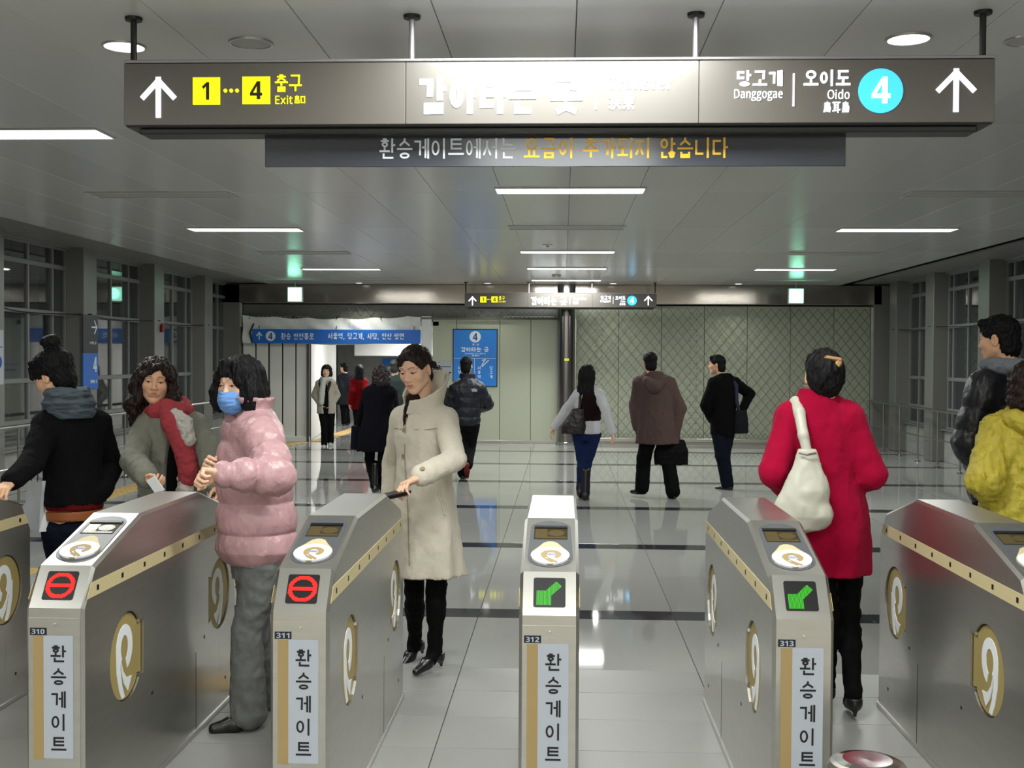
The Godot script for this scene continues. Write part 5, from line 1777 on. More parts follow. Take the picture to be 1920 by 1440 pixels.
const POSE := {
	"bun": {"at": Vector3(-2.577, 0.000, -5.950), "turn": -2.3562, "BAG": Vector3(0.129, 0.877, 0.059), "C": Vector3(-0.010, 1.319, -0.010), "P": Vector3(-0.018, 0.746, -0.018), "H": Vector3(0.083, 1.540, 0.013), "LS": Vector3(0.120, 1.289, -0.010), "RS": Vector3(-0.140, 1.289, -0.010), "LH": Vector3(0.067, 0.746, -0.018), "RH": Vector3(-0.103, 0.746, -0.018), "LE": Vector3(0.254, 1.114, -0.168), "LW": Vector3(0.417, 1.040, -0.325), "RE": Vector3(-0.248, 1.049, 0.057), "RW": Vector3(-0.124, 0.928, -0.107), "LK": Vector3(0.013, 0.408, 0.013), "RK": Vector3(-0.037, 0.409, -0.037), "LA": Vector3(0.043, 0.050, -0.028), "RA": Vector3(-0.088, 0.053, -0.017)},
	"curly": {"at": Vector3(-2.171, 0.000, -6.350), "turn": 0.2094, "C": Vector3(-0.012, 1.287, -0.002), "P": Vector3(0.008, 0.736, 0.002), "H": Vector3(-0.083, 1.506, 0.023), "LS": Vector3(0.118, 1.257, -0.002), "RS": Vector3(-0.142, 1.257, -0.002), "LH": Vector3(0.093, 0.736, 0.002), "RH": Vector3(-0.077, 0.736, 0.002), "RE": Vector3(-0.170, 1.083, 0.200), "RW": Vector3(-0.071, 1.008, 0.399), "LE": Vector3(0.234, 1.092, 0.174), "LW": Vector3(0.278, 0.951, 0.358), "LK": Vector3(0.084, 0.413, 0.038), "RK": Vector3(-0.045, 0.417, 0.042), "LA": Vector3(0.070, 0.101, -0.087), "RA": Vector3(-0.053, 0.103, 0.091)},
	"pink": {"at": Vector3(-1.377, 0.000, -5.060), "turn": -1.0123, "C": Vector3(0.003, 1.340, -0.004), "P": Vector3(0.019, 0.773, -0.031), "H": Vector3(-0.010, 1.524, 0.054), "LS": Vector3(0.128, 1.310, -0.004), "RS": Vector3(-0.122, 1.310, -0.004), "LH": Vector3(0.104, 0.773, -0.031), "RH": Vector3(-0.066, 0.773, -0.031), "LE": Vector3(0.350, 1.154, -0.001), "LW": Vector3(0.362, 1.171, 0.236), "RE": Vector3(-0.242, 1.067, -0.023), "RW": Vector3(-0.088, 1.154, 0.136), "LK": Vector3(0.050, 0.442, 0.033), "LA": Vector3(0.015, 0.077, 0.013), "RK": Vector3(-0.108, 0.387, -0.053), "RA": Vector3(-0.250, 0.067, -0.166)},
	"coat": {"at": Vector3(-0.731, 0.000, -6.080), "turn": -0.4189, "C": Vector3(0.001, 1.352, -0.000), "P": Vector3(0.003, 0.819, -0.001), "H": Vector3(-0.015, 1.588, 0.062), "LS": Vector3(0.129, 1.322, -0.000), "RS": Vector3(-0.127, 1.322, -0.000), "LH": Vector3(0.088, 0.819, -0.001), "RH": Vector3(-0.082, 0.819, -0.001), "LE": Vector3(0.272, 1.133, 0.153), "LW": Vector3(0.184, 1.057, 0.370), "RE": Vector3(-0.234, 1.071, -0.070), "RW": Vector3(-0.207, 0.833, -0.008), "LK": Vector3(0.089, 0.434, 0.015), "LA": Vector3(0.082, 0.105, 0.018), "RK": Vector3(-0.069, 0.398, -0.024), "RA": Vector3(-0.143, 0.089, -0.155), "buttons": [0.376, 1.425, 0.708, -0.519, -0.042, -0.854, 0.329, 1.317, 0.729, -0.527, -0.062, -0.848, 0.329, 1.195, 0.729, -0.526, -0.085, -0.846], "cuff": [0.408, 1.139, 0.694, -0.511, -0.096, -0.854], "pocket": [0.476, 1.035, 0.664, -0.499, -0.115, -0.859, 0.503, 0.927, 0.652, -0.492, -0.135, -0.86], "edge": [0.344, 1.4, 0.722, -0.524, -0.047, -0.85, 0.336, 1.317, 0.726, -0.525, -0.062, -0.849, 0.334, 1.195, 0.727, -0.525, -0.085, -0.847, 0.341, 1.087, 0.724, -0.523, -0.105, -0.846, 0.348, 0.964, 0.721, -0.52, -0.128, -0.845, 0.351, 0.842, 0.72, -0.518, -0.15, -0.842, 0.356, 0.694, 0.717, -0.515, -0.177, -0.839], "yoke": [0.291, 1.324, 0.746, -0.533, -0.061, -0.844, 0.327, 1.317, 0.73, -0.527, -0.062, -0.848, 0.381, 1.318, 0.706, -0.518, -0.062, -0.853, 0.425, 1.318, 0.686, -0.51, -0.062, -0.858, 0.47, 1.326, 0.666, -0.502, -0.061, -0.863]},
	"black": {"at": Vector3(-2.285, 0.000, -14.100), "turn": 3.1416, "C": Vector3(-0.047, 1.236, 0.000), "P": Vector3(-0.022, 0.765, 0.000), "H": Vector3(-0.072, 1.425, 0.000), "LS": Vector3(0.078, 1.206, 0.000), "RS": Vector3(-0.172, 1.206, 0.000), "LH": Vector3(0.063, 0.765, 0.000), "RH": Vector3(-0.107, 0.765, 0.000), "LE": Vector3(0.168, 1.037, 0.183), "LW": Vector3(0.237, 0.833, 0.270), "RE": Vector3(-0.190, 1.020, 0.187), "RW": Vector3(-0.198, 0.833, 0.326), "LK": Vector3(0.079, 0.389, 0.020), "LA": Vector3(0.001, 0.069, -0.050), "RK": Vector3(-0.090, 0.397, -0.050), "RA": Vector3(-0.060, 0.080, 0.100)},
	"navy": {"at": Vector3(-1.327, 0.000, -15.700), "turn": 3.1067, "C": Vector3(-0.030, 1.262, 0.001), "P": Vector3(-0.018, 0.747, 0.001), "H": Vector3(-0.014, 1.537, 0.000), "LS": Vector3(0.120, 1.232, 0.001), "RS": Vector3(-0.180, 1.232, 0.001), "LH": Vector3(0.067, 0.747, 0.001), "RH": Vector3(-0.103, 0.747, 0.001), "RE": Vector3(-0.295, 1.013, 0.128), "RW": Vector3(-0.171, 0.945, 0.327), "LE": Vector3(0.207, 1.008, 0.141), "LW": Vector3(0.132, 0.805, 0.254), "LK": Vector3(0.021, 0.364, -0.031), "LA": Vector3(0.023, 0.071, -0.001), "RK": Vector3(-0.049, 0.380, 0.052), "RA": Vector3(-0.064, 0.211, -0.248)},
	"vest": {"at": Vector3(0.235, 0.000, -13.600), "turn": 3.0020, "C": Vector3(-0.069, 1.248, 0.010), "P": Vector3(-0.048, 0.785, 0.007), "H": Vector3(-0.055, 1.460, 0.008), "LS": Vector3(0.056, 1.218, 0.010), "RS": Vector3(-0.194, 1.218, 0.010), "LH": Vector3(0.037, 0.785, 0.007), "RH": Vector3(-0.133, 0.785, 0.007), "LE": Vector3(0.210, 1.039, 0.129), "LW": Vector3(0.345, 0.836, 0.097), "RE": Vector3(-0.285, 1.059, -0.182), "RW": Vector3(-0.367, 0.803, -0.190), "LK": Vector3(-0.004, 0.388, 0.021), "LA": Vector3(0.022, 0.095, -0.003), "RK": Vector3(-0.042, 0.380, -0.024), "RA": Vector3(-0.054, 0.072, -0.114)},
	"brown": {"at": Vector3(1.138, 0.000, -13.850), "turn": 3.0718, "C": Vector3(0.049, 1.373, -0.003), "P": Vector3(0.013, 0.789, -0.001), "H": Vector3(0.102, 1.601, -0.007), "LS": Vector3(0.204, 1.343, -0.003), "RS": Vector3(-0.106, 1.343, -0.003), "LH": Vector3(0.098, 0.789, -0.001), "RH": Vector3(-0.072, 0.789, -0.001), "LE": Vector3(0.256, 1.074, 0.098), "LW": Vector3(0.228, 0.836, 0.009), "RE": Vector3(-0.236, 1.065, -0.019), "RW": Vector3(-0.175, 0.768, -0.036), "LK": Vector3(0.168, 0.455, 0.008), "LA": Vector3(0.184, 0.118, -0.063), "RK": Vector3(-0.123, 0.427, 0.009), "RA": Vector3(-0.178, 0.082, -0.138)},
	"mblack": {"at": Vector3(2.051, 0.000, -14.700), "turn": -2.6180, "C": Vector3(0.016, 1.375, 0.010), "P": Vector3(0.023, 0.796, 0.014), "H": Vector3(0.100, 1.576, 0.058), "LS": Vector3(0.171, 1.345, 0.010), "RS": Vector3(-0.139, 1.345, 0.010), "LH": Vector3(0.108, 0.796, 0.014), "RH": Vector3(-0.062, 0.796, 0.014), "LE": Vector3(0.268, 1.067, 0.068), "LW": Vector3(0.108, 0.886, 0.144), "RE": Vector3(-0.393, 1.210, 0.011), "RW": Vector3(-0.244, 1.009, -0.029), "LK": Vector3(0.074, 0.430, -0.015), "LA": Vector3(-0.017, 0.069, -0.010), "RK": Vector3(-0.010, 0.417, 0.029), "RA": Vector3(-0.052, 0.060, -0.007)},
	"red": {"at": Vector3(1.243, 0.000, -5.420), "turn": 3.0718, "C": Vector3(0.054, 1.408, -0.004), "P": Vector3(-0.009, 0.881, 0.001), "H": Vector3(0.041, 1.574, -0.003), "LS": Vector3(0.176, 1.378, -0.004), "RS": Vector3(-0.068, 1.378, -0.004), "LH": Vector3(0.076, 0.881, 0.001), "RH": Vector3(-0.094, 0.881, 0.001), "RE": Vector3(-0.174, 1.124, -0.048), "RW": Vector3(-0.114, 1.055, 0.176), "LE": Vector3(0.267, 1.134, -0.097), "LW": Vector3(0.153, 1.006, 0.075), "RK": Vector3(-0.095, 0.461, 0.057), "RA": Vector3(-0.106, 0.108, -0.043), "LK": Vector3(0.010, 0.475, -0.021), "LA": Vector3(-0.014, 0.095, 0.141)},
	"hood": {"at": Vector3(2.328, 0.000, -6.250), "turn": -2.6180, "C": Vector3(-0.020, 1.539, -0.012), "P": Vector3(-0.009, 0.944, -0.005), "H": Vector3(0.022, 1.762, 0.012), "LS": Vector3(0.145, 1.509, -0.012), "RS": Vector3(-0.185, 1.509, -0.012), "LH": Vector3(0.076, 0.944, -0.005), "RH": Vector3(-0.094, 0.944, -0.005), "LE": Vector3(0.212, 1.218, 0.036), "LW": Vector3(0.061, 1.000, 0.040), "RE": Vector3(-0.232, 1.214, -0.103), "RW": Vector3(-0.261, 0.953, -0.069), "LK": Vector3(0.075, 0.512, -0.014), "LA": Vector3(0.005, 0.118, 0.003), "RK": Vector3(-0.092, 0.495, 0.005), "RA": Vector3(-0.150, 0.095, 0.029)},
	"yellow": {"at": Vector3(2.287, 0.000, -5.860), "turn": 3.1067, "C": Vector3(-0.017, 1.322, 0.001), "P": Vector3(-0.025, 0.817, 0.001), "H": Vector3(-0.022, 1.518, 0.001), "LS": Vector3(0.118, 1.292, 0.001), "RS": Vector3(-0.152, 1.292, 0.001), "LH": Vector3(0.060, 0.817, 0.001), "RH": Vector3(-0.110, 0.817, 0.001), "LE": Vector3(0.212, 1.064, -0.106), "LW": Vector3(0.091, 0.894, 0.004), "RE": Vector3(-0.233, 1.050, 0.084), "RW": Vector3(-0.266, 0.847, 0.198), "LK": Vector3(0.039, 0.453, -0.051), "LA": Vector3(0.017, 0.095, -0.001), "RK": Vector3(-0.106, 0.423, 0.104), "RA": Vector3(-0.124, 0.097, 0.104)},
	"walker": {"at": Vector3(-4.366, 0.000, -21.250), "turn": 0.0349, "C": Vector3(-0.010, 1.187, -0.000), "P": Vector3(0.001, 0.703, 0.000), "H": Vector3(0.000, 1.384, 0.000), "LS": Vector3(0.110, 1.157, -0.000), "RS": Vector3(-0.130, 1.157, -0.000), "LH": Vector3(0.086, 0.703, 0.000), "RH": Vector3(-0.084, 0.703, 0.000), "LE": Vector3(0.181, 0.938, -0.109), "LW": Vector3(0.103, 0.774, 0.022), "RE": Vector3(-0.231, 0.936, -0.079), "RW": Vector3(-0.112, 0.783, 0.032), "LK": Vector3(0.084, 0.409, 0.023), "LA": Vector3(0.074, 0.078, -0.047), "RK": Vector3(-0.030, 0.390, 0.049), "RA": Vector3(-0.027, 0.046, 0.059)},
	"greyman": {"at": Vector3(-5.194, 0.000, -27.600), "turn": -2.8798, "C": Vector3(-0.001, 1.179, -0.000), "P": Vector3(0.023, 0.718, 0.006), "H": Vector3(0.049, 1.384, 0.013), "LS": Vector3(0.139, 1.149, -0.000), "RS": Vector3(-0.141, 1.149, -0.000), "LH": Vector3(0.108, 0.718, 0.006), "RH": Vector3(-0.062, 0.718, 0.006), "LE": Vector3(0.123, 0.927, -0.134), "LW": Vector3(0.090, 0.720, -0.044), "RE": Vector3(-0.105, 0.927, -0.130), "RW": Vector3(-0.080, 0.697, -0.136), "LK": Vector3(0.060, 0.385, 0.016), "LA": Vector3(0.047, 0.065, 0.013), "RK": Vector3(-0.022, 0.381, 0.098), "RA": Vector3(-0.052, 0.070, 0.141)},
	"redlong": {"at": Vector3(-4.247, 0.000, -24.000), "turn": 3.1416, "C": Vector3(-0.000, 1.153, 0.000), "P": Vector3(0.010, 0.731, -0.000), "H": Vector3(-0.011, 1.376, 0.000), "LS": Vector3(0.120, 1.123, 0.000), "RS": Vector3(-0.120, 1.123, 0.000), "LH": Vector3(0.095, 0.731, -0.000), "RH": Vector3(-0.075, 0.731, -0.000), "LE": Vector3(0.117, 0.923, -0.153), "LW": Vector3(0.158, 0.703, -0.169), "RE": Vector3(-0.161, 0.925, -0.150), "RW": Vector3(-0.163, 0.704, -0.158), "LK": Vector3(0.054, 0.363, -0.000), "LA": Vector3(0.053, 0.084, -0.000), "RK": Vector3(-0.018, 0.358, 0.100), "RA": Vector3(-0.030, 0.101, 0.100)},
	"greyback": {"at": Vector3(-2.752, 0.000, -19.000), "turn": 3.1416, "C": Vector3(-0.018, 1.278, 0.000), "P": Vector3(-0.002, 0.724, 0.000), "H": Vector3(0.018, 1.489, -0.000), "LS": Vector3(0.127, 1.248, 0.000), "RS": Vector3(-0.163, 1.248, 0.000), "LH": Vector3(0.083, 0.724, 0.000), "RH": Vector3(-0.087, 0.724, 0.000), "LE": Vector3(0.129, 0.990, -0.072), "LW": Vector3(0.127, 0.727, -0.084), "RE": Vector3(-0.188, 0.992, -0.075), "RW": Vector3(-0.208, 0.730, -0.086), "LK": Vector3(0.041, 0.371, -0.000), "LA": Vector3(0.040, 0.045, -0.000), "RK": Vector3(-0.042, 0.365, 0.100), "RA": Vector3(-0.052, 0.055, 0.100)},
	"fur": {"at": Vector3(-1.831, 0.000, -17.000), "turn": 3.1416, "C": Vector3(-0.001, 1.156, 0.000), "P": Vector3(-0.003, 0.708, 0.000), "H": Vector3(0.007, 1.384, -0.000), "LS": Vector3(0.129, 1.126, 0.000), "RS": Vector3(-0.131, 1.126, 0.000), "LH": Vector3(0.082, 0.708, 0.000), "RH": Vector3(-0.088, 0.708, 0.000), "LE": Vector3(0.102, 0.951, -0.190), "LW": Vector3(0.114, 0.751, -0.082), "RE": Vector3(-0.148, 0.953, -0.193), "RW": Vector3(-0.138, 0.753, -0.084), "LK": Vector3(0.035, 0.354, -0.000), "LA": Vector3(0.034, 0.062, -0.000), "RK": Vector3(-0.033, 0.347, 0.100), "RA": Vector3(-0.043, 0.070, 0.100)},
}

func make_people() -> void:
	ruffle.seed = 21
	ruffle.noise_type = FastNoiseLite.TYPE_SIMPLEX_SMOOTH
	ruffle.frequency = 1.0
	ruffle.fractal_octaves = 2
	var fair := skin("skin_fair", Color(0.90, 0.73, 0.62))
	var warm := skin("skin_warm", Color(0.88, 0.69, 0.56))
	var dark_hair := mat("hair_black", Color(0.065, 0.058, 0.068), 0.62, 0.0, 0.3)
	var brown_hair := mat("hair_brown", Color(0.14, 0.09, 0.08), 0.55, 0.0, 0.35)
	var black_cloth := cloth("black_wool", Color(0.055, 0.055, 0.065))
	var denim := cloth("denim", Color(0.10, 0.15, 0.30))
	var dark_denim := cloth("dark_denim", Color(0.07, 0.085, 0.14))
	var shoe_black := mat("shoe_black", Color(0.045, 0.042, 0.045), 0.3, 0.0, 0.6)
	people_near(fair, warm, dark_hair, brown_hair, black_cloth, dark_denim, shoe_black)
	people_mid(fair, warm, dark_hair, brown_hair, black_cloth, denim, dark_denim, shoe_black)
	people_far(fair, dark_hair, brown_hair, black_cloth, shoe_black)

func people_near(fair: Material, warm: Material, dark_hair: Material, brown_hair: Material, black_cloth: Material, dark_denim: Material, shoe_black: Material) -> void:
	# ---- woman in the cream coat
	var p: Dictionary = POSE.coat
	var t := figure("coat", "person in a long cream coat and black tights reaching a wallet to gate 311")
	var o := {"cell": 0.011, "fine": true, "skin": fair, "hair": "tied", "hair_mat": brown_hair, "pitch": 0.34, "yaw": 0.0, "roll": 0.05, "size": 0.98, "curlL": 0.75, "palmL": Vector3(0.1, -1, 0.3), "curlR": 0.4, "seed": 1.0}
	make_body(t, p, o)
	var cream := cloth("cream_wool", Color(0.85, 0.82, 0.76), 0.95, 0.4)
	var f := make_coat(p, o, [[0.505, 0.222, 0.185, -0.01], [0.62, 0.205, 0.17], [0.80, 0.182, 0.152], [1.0, 0.155, 0.132], [1.12, 0.150, 0.125], [1.24, 0.160, 0.128], [1.32, 0.140, 0.112], [1.38, 0.105, 0.095], [1.42, 0.085, 0.085]], [0.066, 0.060, 0.056], 0.005, 7, 0.014, [], 0.12)
	var c: Vector3 = p.C
	f.ell(c + Vector3(-0.055, 0.03, 0.12), Vector3(0.026, 0.13, 0.05), 0.012, true, Basis(Vector3(0, 0, 1), -0.2))
	put_bag(t, "coat", f.net(Bag.new()), cream)
	var fc := Field.new(c + Vector3(-0.17, -0.02, -0.17), c + Vector3(0.18, 0.27, 0.2), 0.007)
	fc.loft([[c.y + 0.0, c.x, c.z, 0.122, 0.104], [c.y + 0.06, c.x, c.z + 0.005, 0.106, 0.102], [c.y + 0.23, c.x, c.z + 0.0, 0.142, 0.136]], 0.01)
	fc.loft([[c.y - 0.03, c.x, c.z, 0.104, 0.089], [c.y + 0.06, c.x, c.z + 0.005, 0.088, 0.085], [c.y + 0.27, c.x, c.z + 0.0, 0.134, 0.128]], 0.006, 0, 0.0, 0.0, [], true)
	fc.ell(c + Vector3(-0.05, 0.14, 0.10), Vector3(0.036, 0.16, 0.085), 0.012, true, Basis(Vector3(0, 0, 1), -0.22))
	fc.slice(c + Vector3(0, 0.145, 0), Vector3(-0.12, 1, 0.7).normalized())
	put_bag(t, "collar", fc.net(Bag.new()), cream)
	make_strand(t, "inner_scarf", [c + Vector3(-0.072, -0.08, 0.078), c + Vector3(-0.055, 0.0, 0.058), c + Vector3(-0.03, 0.08, 0.052)], [0.010, 0.032, 0.042], cloth("brown_scarf", Color(0.17, 0.12, 0.12)), 0.007, 1.0, 0.006)
	var horn := mat("horn_button", Color(0.60, 0.53, 0.38), 0.4)
	lay_buttons(t, f, p.buttons, 0.014, horn)
	lay_buttons(t, f, p.cuff, 0.013, horn, "cuff_button")
	var seam := cloth("cream_seam", Color(0.60, 0.57, 0.50))
	lay_seam(t, f, p.edge, 0.0035, seam, "front_edge")
	lay_seam(t, f, p.pocket, 0.007, cream, "pocket_welt")
	lay_seam(t, f, p.yoke, 0.0022, seam, "yoke_seam")
	make_trousers(t, p, o, cloth("black_tights", Color(0.03, 0.03, 0.035), 0.8), [0.12, 0.1, 0.078, 0.05, 0.036], "tights", 0.05)
	make_shoe(t, p, "L", shoe_black, o, Vector3(-0.25, 0, 1), 0.12, 0.05, 0.0, 0.85)
	make_shoe(t, p, "R", shoe_black, o, Vector3(-0.1, 0, 1), 0.35, 0.05, 0.0, 0.85)
	var w := held("wallet", "black wallet in the cream coat woman's hand over gate 311", "wallet", "coat")
	var hd: Vector3 = (p.LW - p.LE).normalized()
	var wc: Vector3 = p.LW + hd * 0.155 + Vector3(0, -0.022, 0)
	var bx := (hd * Vector3(1, 0.35, 1)).normalized()
	var bz := bx.cross(Vector3.UP).normalized()
	var st := begin()
	put_box(st, wc, Vector3(0.17, 0.012, 0.085), 0.004, Basis(bx, bz.cross(bx), bz))
	part(w, "cover", done(st), shoe_black)
	var st2 := begin()
	put_box(st2, wc + Vector3(0, -0.010, 0), Vector3(0.165, 0.010, 0.082), 0.004, Basis(bx, bz.cross(bx), bz))
	part(w, "lower_cover", done(st2), shoe_black)

	# ---- woman in the pink quilted jacket
	p = POSE.pink
	t = figure("pink", "person in a pink quilted jacket with a pale blue face mask")
	o = {"cell": 0.011, "fine": true, "skin": fair, "hair": "bob", "hair_mat": dark_hair, "pitch": 0.10, "yaw": 0.62, "roll": 0.0, "size": 0.95, "curlL": 1.35, "palmL": Vector3(0.3, -0.4, -1), "curlR": 0.8, "seed": 9.0}
	make_body(t, p, o)
	var pink := mat("pink_nylon", Color(0.74, 0.58, 0.60), 0.38, 0.0, 0.5)
	grain(pink, null, 9.0, noise_map(0.03, Color.BLACK, Color.WHITE, 256, FastNoiseLite.TYPE_SIMPLEX_SMOOTH, 3, true, 8.0), 0.3)
	f = make_coat(p, o, [[0.742, 0.168, 0.155], [0.80, 0.192, 0.178], [0.93, 0.185, 0.172], [1.08, 0.17, 0.158], [1.22, 0.172, 0.15], [1.33, 0.16, 0.125], [1.39, 0.115, 0.105], [1.43, 0.100, 0.096], [1.47, 0.115, 0.108]], [0.088, 0.086, 0.055], 0.006, 0, 0.0, [0.135, 0.022, 2.2], 0.1)
	f.ell(p.H + o.hb * Vector3(0, -0.10, 0.07), Vector3(0.075, 0.06, 0.06), 0.012, true)
	put_bag(t, "jacket", f.net(Bag.new()), pink)
	var fm := Field.new(Vector3(-0.09, -0.16, -0.02), Vector3(0.09, 0.03, 0.15), 0.0045)
	fm.ell(Vector3(0, -0.06, 0.046), Vector3(0.068, 0.072, 0.068), 0.01)
	fm.cap(Vector3(0, 0.0, 0.088), Vector3(0, -0.06, 0.106), 0.008, 0.014, 0.03)
	fm.ell(Vector3(0, -0.05, 0.0), Vector3(0.062, 0.10, 0.075), 0.006, true)
	fm.slice(Vector3(0, -0.01, 0), Vector3(0, 1, 0.1).normalized())
	fm.slice(Vector3(0, 0, 0.018), Vector3(0, 0, -1))
	fm.wrinkle(ruffle, 0.004, Vector3(10, 60, 10))
	var gm := Bag.new()
	gm.add(fm.net(Bag.new()), Transform3D(o.hb, p.H))
	put_bag(t, "face_mask", gm, cloth("mask_blue", Color(0.45, 0.63, 0.88), 0.85))
	make_trousers(t, p, o, cloth("grey_denim", Color(0.48, 0.49, 0.49)), [0.145, 0.125, 0.088, 0.066, 0.082], "jeans")
	make_shoe(t, p, "L", shoe_black, o, Vector3(-0.2, 0, 1), 0.0, 0.02, 0.0, 1.15)
	make_shoe(t, p, "R", shoe_black, o, Vector3(0.0, 0, 1), 0.3, 0.02, 0.0, 1.15)

	# ---- woman with the bun and grey scarf
	p = POSE.bun
	t = figure("bun", "person with a hair bun, thick grey scarf and black jacket reaching towards a reader")
	o = {"cell": 0.012, "fine": true, "skin": warm, "hair": "bun", "hair_mat": dark_hair, "pitch": 0.42, "yaw": 0.62, "roll": 0.0, "size": 0.98, "curlL": 0.6, "palmL": Vector3(0, -1, 0), "hideR": true, "seed": 17.0}
	make_body(t, p, o)
	f = make_coat(p, o, [[0.875, 0.165, 0.13], [0.96, 0.160, 0.128], [1.08, 0.150, 0.122], [1.22, 0.165, 0.128], [1.31, 0.15, 0.11], [1.37, 0.10, 0.09], [1.41, 0.08, 0.08]], [0.072, 0.062, 0.05], 0.006, 0, 0.0, [], 0.08)
	put_bag(t, "jacket", f.net(Bag.new()), black_cloth)
	c = p.C
	var scarf := cloth("grey_knit", Color(0.34, 0.38, 0.42), 0.95, 0.3)
	var hx: Vector3 = p.H
	var fs := Field.new(c + Vector3(-0.24, -0.1, -0.22), c + Vector3(0.24, 0.26, 0.3), 0.009)
	var mid := c.lerp(hx, 0.35)
	for k in 3:
		var ym := c.y + 0.04 + k * 0.045
		var m2 := c.lerp(hx, 0.12 + 0.14 * k) + Vector3(0, 0, -0.02 - 0.012 * k)
		var rr: float = [0.135, 0.138, 0.122][k]
		fs.loft([[ym - 0.035, m2.x, m2.z, rr * 0.82, rr * 0.74], [ym, m2.x, m2.z, rr, rr * 0.92], [ym + 0.035, m2.x, m2.z, rr * 0.82, rr * 0.74]], 0.014)
	fs.cap(mid + Vector3(0.02, -0.02, 0.12), c + Vector3(0.03, -0.06, 0.145), 0.05, 0.04, 0.02)
	fs.wrinkle(ruffle, 0.014, Vector3(9, 52, 9))
	put_bag(t, "scarf", fs.net(Bag.new()), scarf)
	var fr := Field.new(spine(p, 0.85) + Vector3(-0.22, -0.06, -0.2), spine(p, 0.85) + Vector3(0.22, 0.1, 0.2), 0.01)
	fr.loft(hung(p, [[0.850, 0.150, 0.125], [0.90, 0.152, 0.126]]), 0.01)
	put_bag(t, "shirt_hem", fr.net(Bag.new()), cloth("red_shirt", Color(0.36, 0.06, 0.08)))
	make_trousers(t, p, o, dark_denim, [0.148, 0.122, 0.085, 0.062, 0.062], "jeans", 0.05)
	var fb := Field.new(spine(p, 0.82) + Vector3(-0.22, -0.07, -0.2), spine(p, 0.82) + Vector3(0.22, 0.07, 0.2), 0.009)
	fb.loft(hung(p, [[0.795, 0.156, 0.131], [0.845, 0.154, 0.129]]), 0.01)
	put_bag(t, "belt", fb.net(Bag.new()), mat("belt_tan", Color(0.55, 0.30, 0.13), 0.5))
	make_shoe(t, p, "L", shoe_black, o)
	make_shoe(t, p, "R", shoe_black, o, Vector3(0.1, 0, 1), 0.2)
	var bg := held("paper_bag", "white paper bag hanging from the bun-haired woman's arm", "bag", "bun")
	var bc: Vector3 = p.BAG
	var sb := begin()
	var hv := [Vector3(-0.03, 0.13, -0.10), Vector3(0.03, 0.13, -0.10), Vector3(0.03, 0.13, 0.10), Vector3(-0.03, 0.13, 0.10)]
	var lv := [Vector3(-0.05, -0.13, -0.11), Vector3(0.05, -0.13, -0.11), Vector3(0.05, -0.13, 0.11), Vector3(-0.05, -0.13, 0.11)]
	for k in 4:
		var k2 := (k + 1) % 4
		var outw: Vector3 = (hv[k] + hv[k2]) * Vector3(1, 0, 1)
		var crease: Vector3 = (hv[k] + hv[k2] + lv[k] + lv[k2]) * 0.25 * Vector3(0.75 if k % 2 else 1.0, 1, 0.75 if k % 2 == 0 else 1.0)
		for e in [[hv[k], hv[k2]], [hv[k2], lv[k2]], [lv[k2], lv[k]], [lv[k], hv[k]]]:
			tri_out(sb, bc + e[0], bc + e[1], bc + crease, outw)
	quad_out(sb, bc + lv[0], bc + lv[1], bc + lv[2], bc + lv[3], Vector3.DOWN)
	sb.set_smooth_group(-1)
	part(bg, "bag_body", done(sb), mat("paper_white", Color(0.78, 0.79, 0.81), 0.6))
	for s in [-1.0, 1.0]: part(bg, "handle", tube([bc + Vector3(s * 0.03, 0.12, -0.04), bc + Vector3(s * 0.02, 0.20, -0.02), bc + Vector3(s * 0.02, 0.20, 0.02), bc + Vector3(s * 0.03, 0.12, 0.04)], 0.004, 6), M.cable)

	# ---- woman with the red scarf
	p = POSE.curly
	t = figure("curly", "person with long wavy brown hair, red scarf and open grey jacket")
	o = {"cell": 0.012, "fine": true, "skin": warm, "hair": "curly_long", "hair_mat": brown_hair, "pitch": 0.05, "yaw": 0.06, "roll": -0.08, "size": 0.98, "curlL": 0.8, "curlR": 0.9, "palmL": Vector3(-0.6, -0.4, 0.3), "palmR": Vector3(0.6, 0.5, 0.2), "seed": 23.0}
	make_body(t, p, o)
	var tweed := cloth("grey_tweed", Color(0.50, 0.50, 0.46), 0.95, 0.2)
	f = make_coat(p, o, [[0.66, 0.215, 0.155], [0.80, 0.200, 0.15], [0.95, 0.180, 0.14], [1.10, 0.170, 0.135], [1.22, 0.172, 0.13], [1.30, 0.155, 0.11], [1.36, 0.10, 0.09], [1.40, 0.085, 0.085]], [0.075, 0.072, 0.062], 0.008, 6, 0.010, [], 0.08)
	f.ell(spine(p, 0.95) + Vector3(0.035, 0, 0.16), Vector3(0.062, 0.36, 0.085), 0.012, true)
	put_bag(t, "jacket", f.net(Bag.new()), tweed)
	var fi := Field.new(spine(p, 0.9) + Vector3(-0.18, -0.3, -0.16), spine(p, 1.3) + Vector3(0.18, 0.1, 0.16), 0.012)
	fi.loft(hung(p, [[0.72, 0.155, 0.118], [0.95, 0.145, 0.115], [1.1, 0.14, 0.112], [1.25, 0.14, 0.108], [1.34, 0.09, 0.08]]), 0.02)
	put_bag(t, "shirt", fi.net(Bag.new()), black_cloth)
	c = p.C
	var red := cloth("red_knit", Color(0.68, 0.27, 0.30), 0.95, 0.4)
	var loop := []
	for k in 9:
		var a := TAU * k / 8.0
		loop.append(c + Vector3(sin(a) * 0.088, 0.075 + 0.025 * cos(a * 2.0) - 0.02 * cos(a), cos(a) * 0.082 + 0.012))
	loop.append(c + Vector3(0.03, 0.0, 0.145))
	loop.append(c + Vector3(0.09, -0.12, 0.155))
	loop.append(c + Vector3(0.12, -0.25, 0.16))
	loop.append(c + Vector3(0.11, -0.31, 0.15))
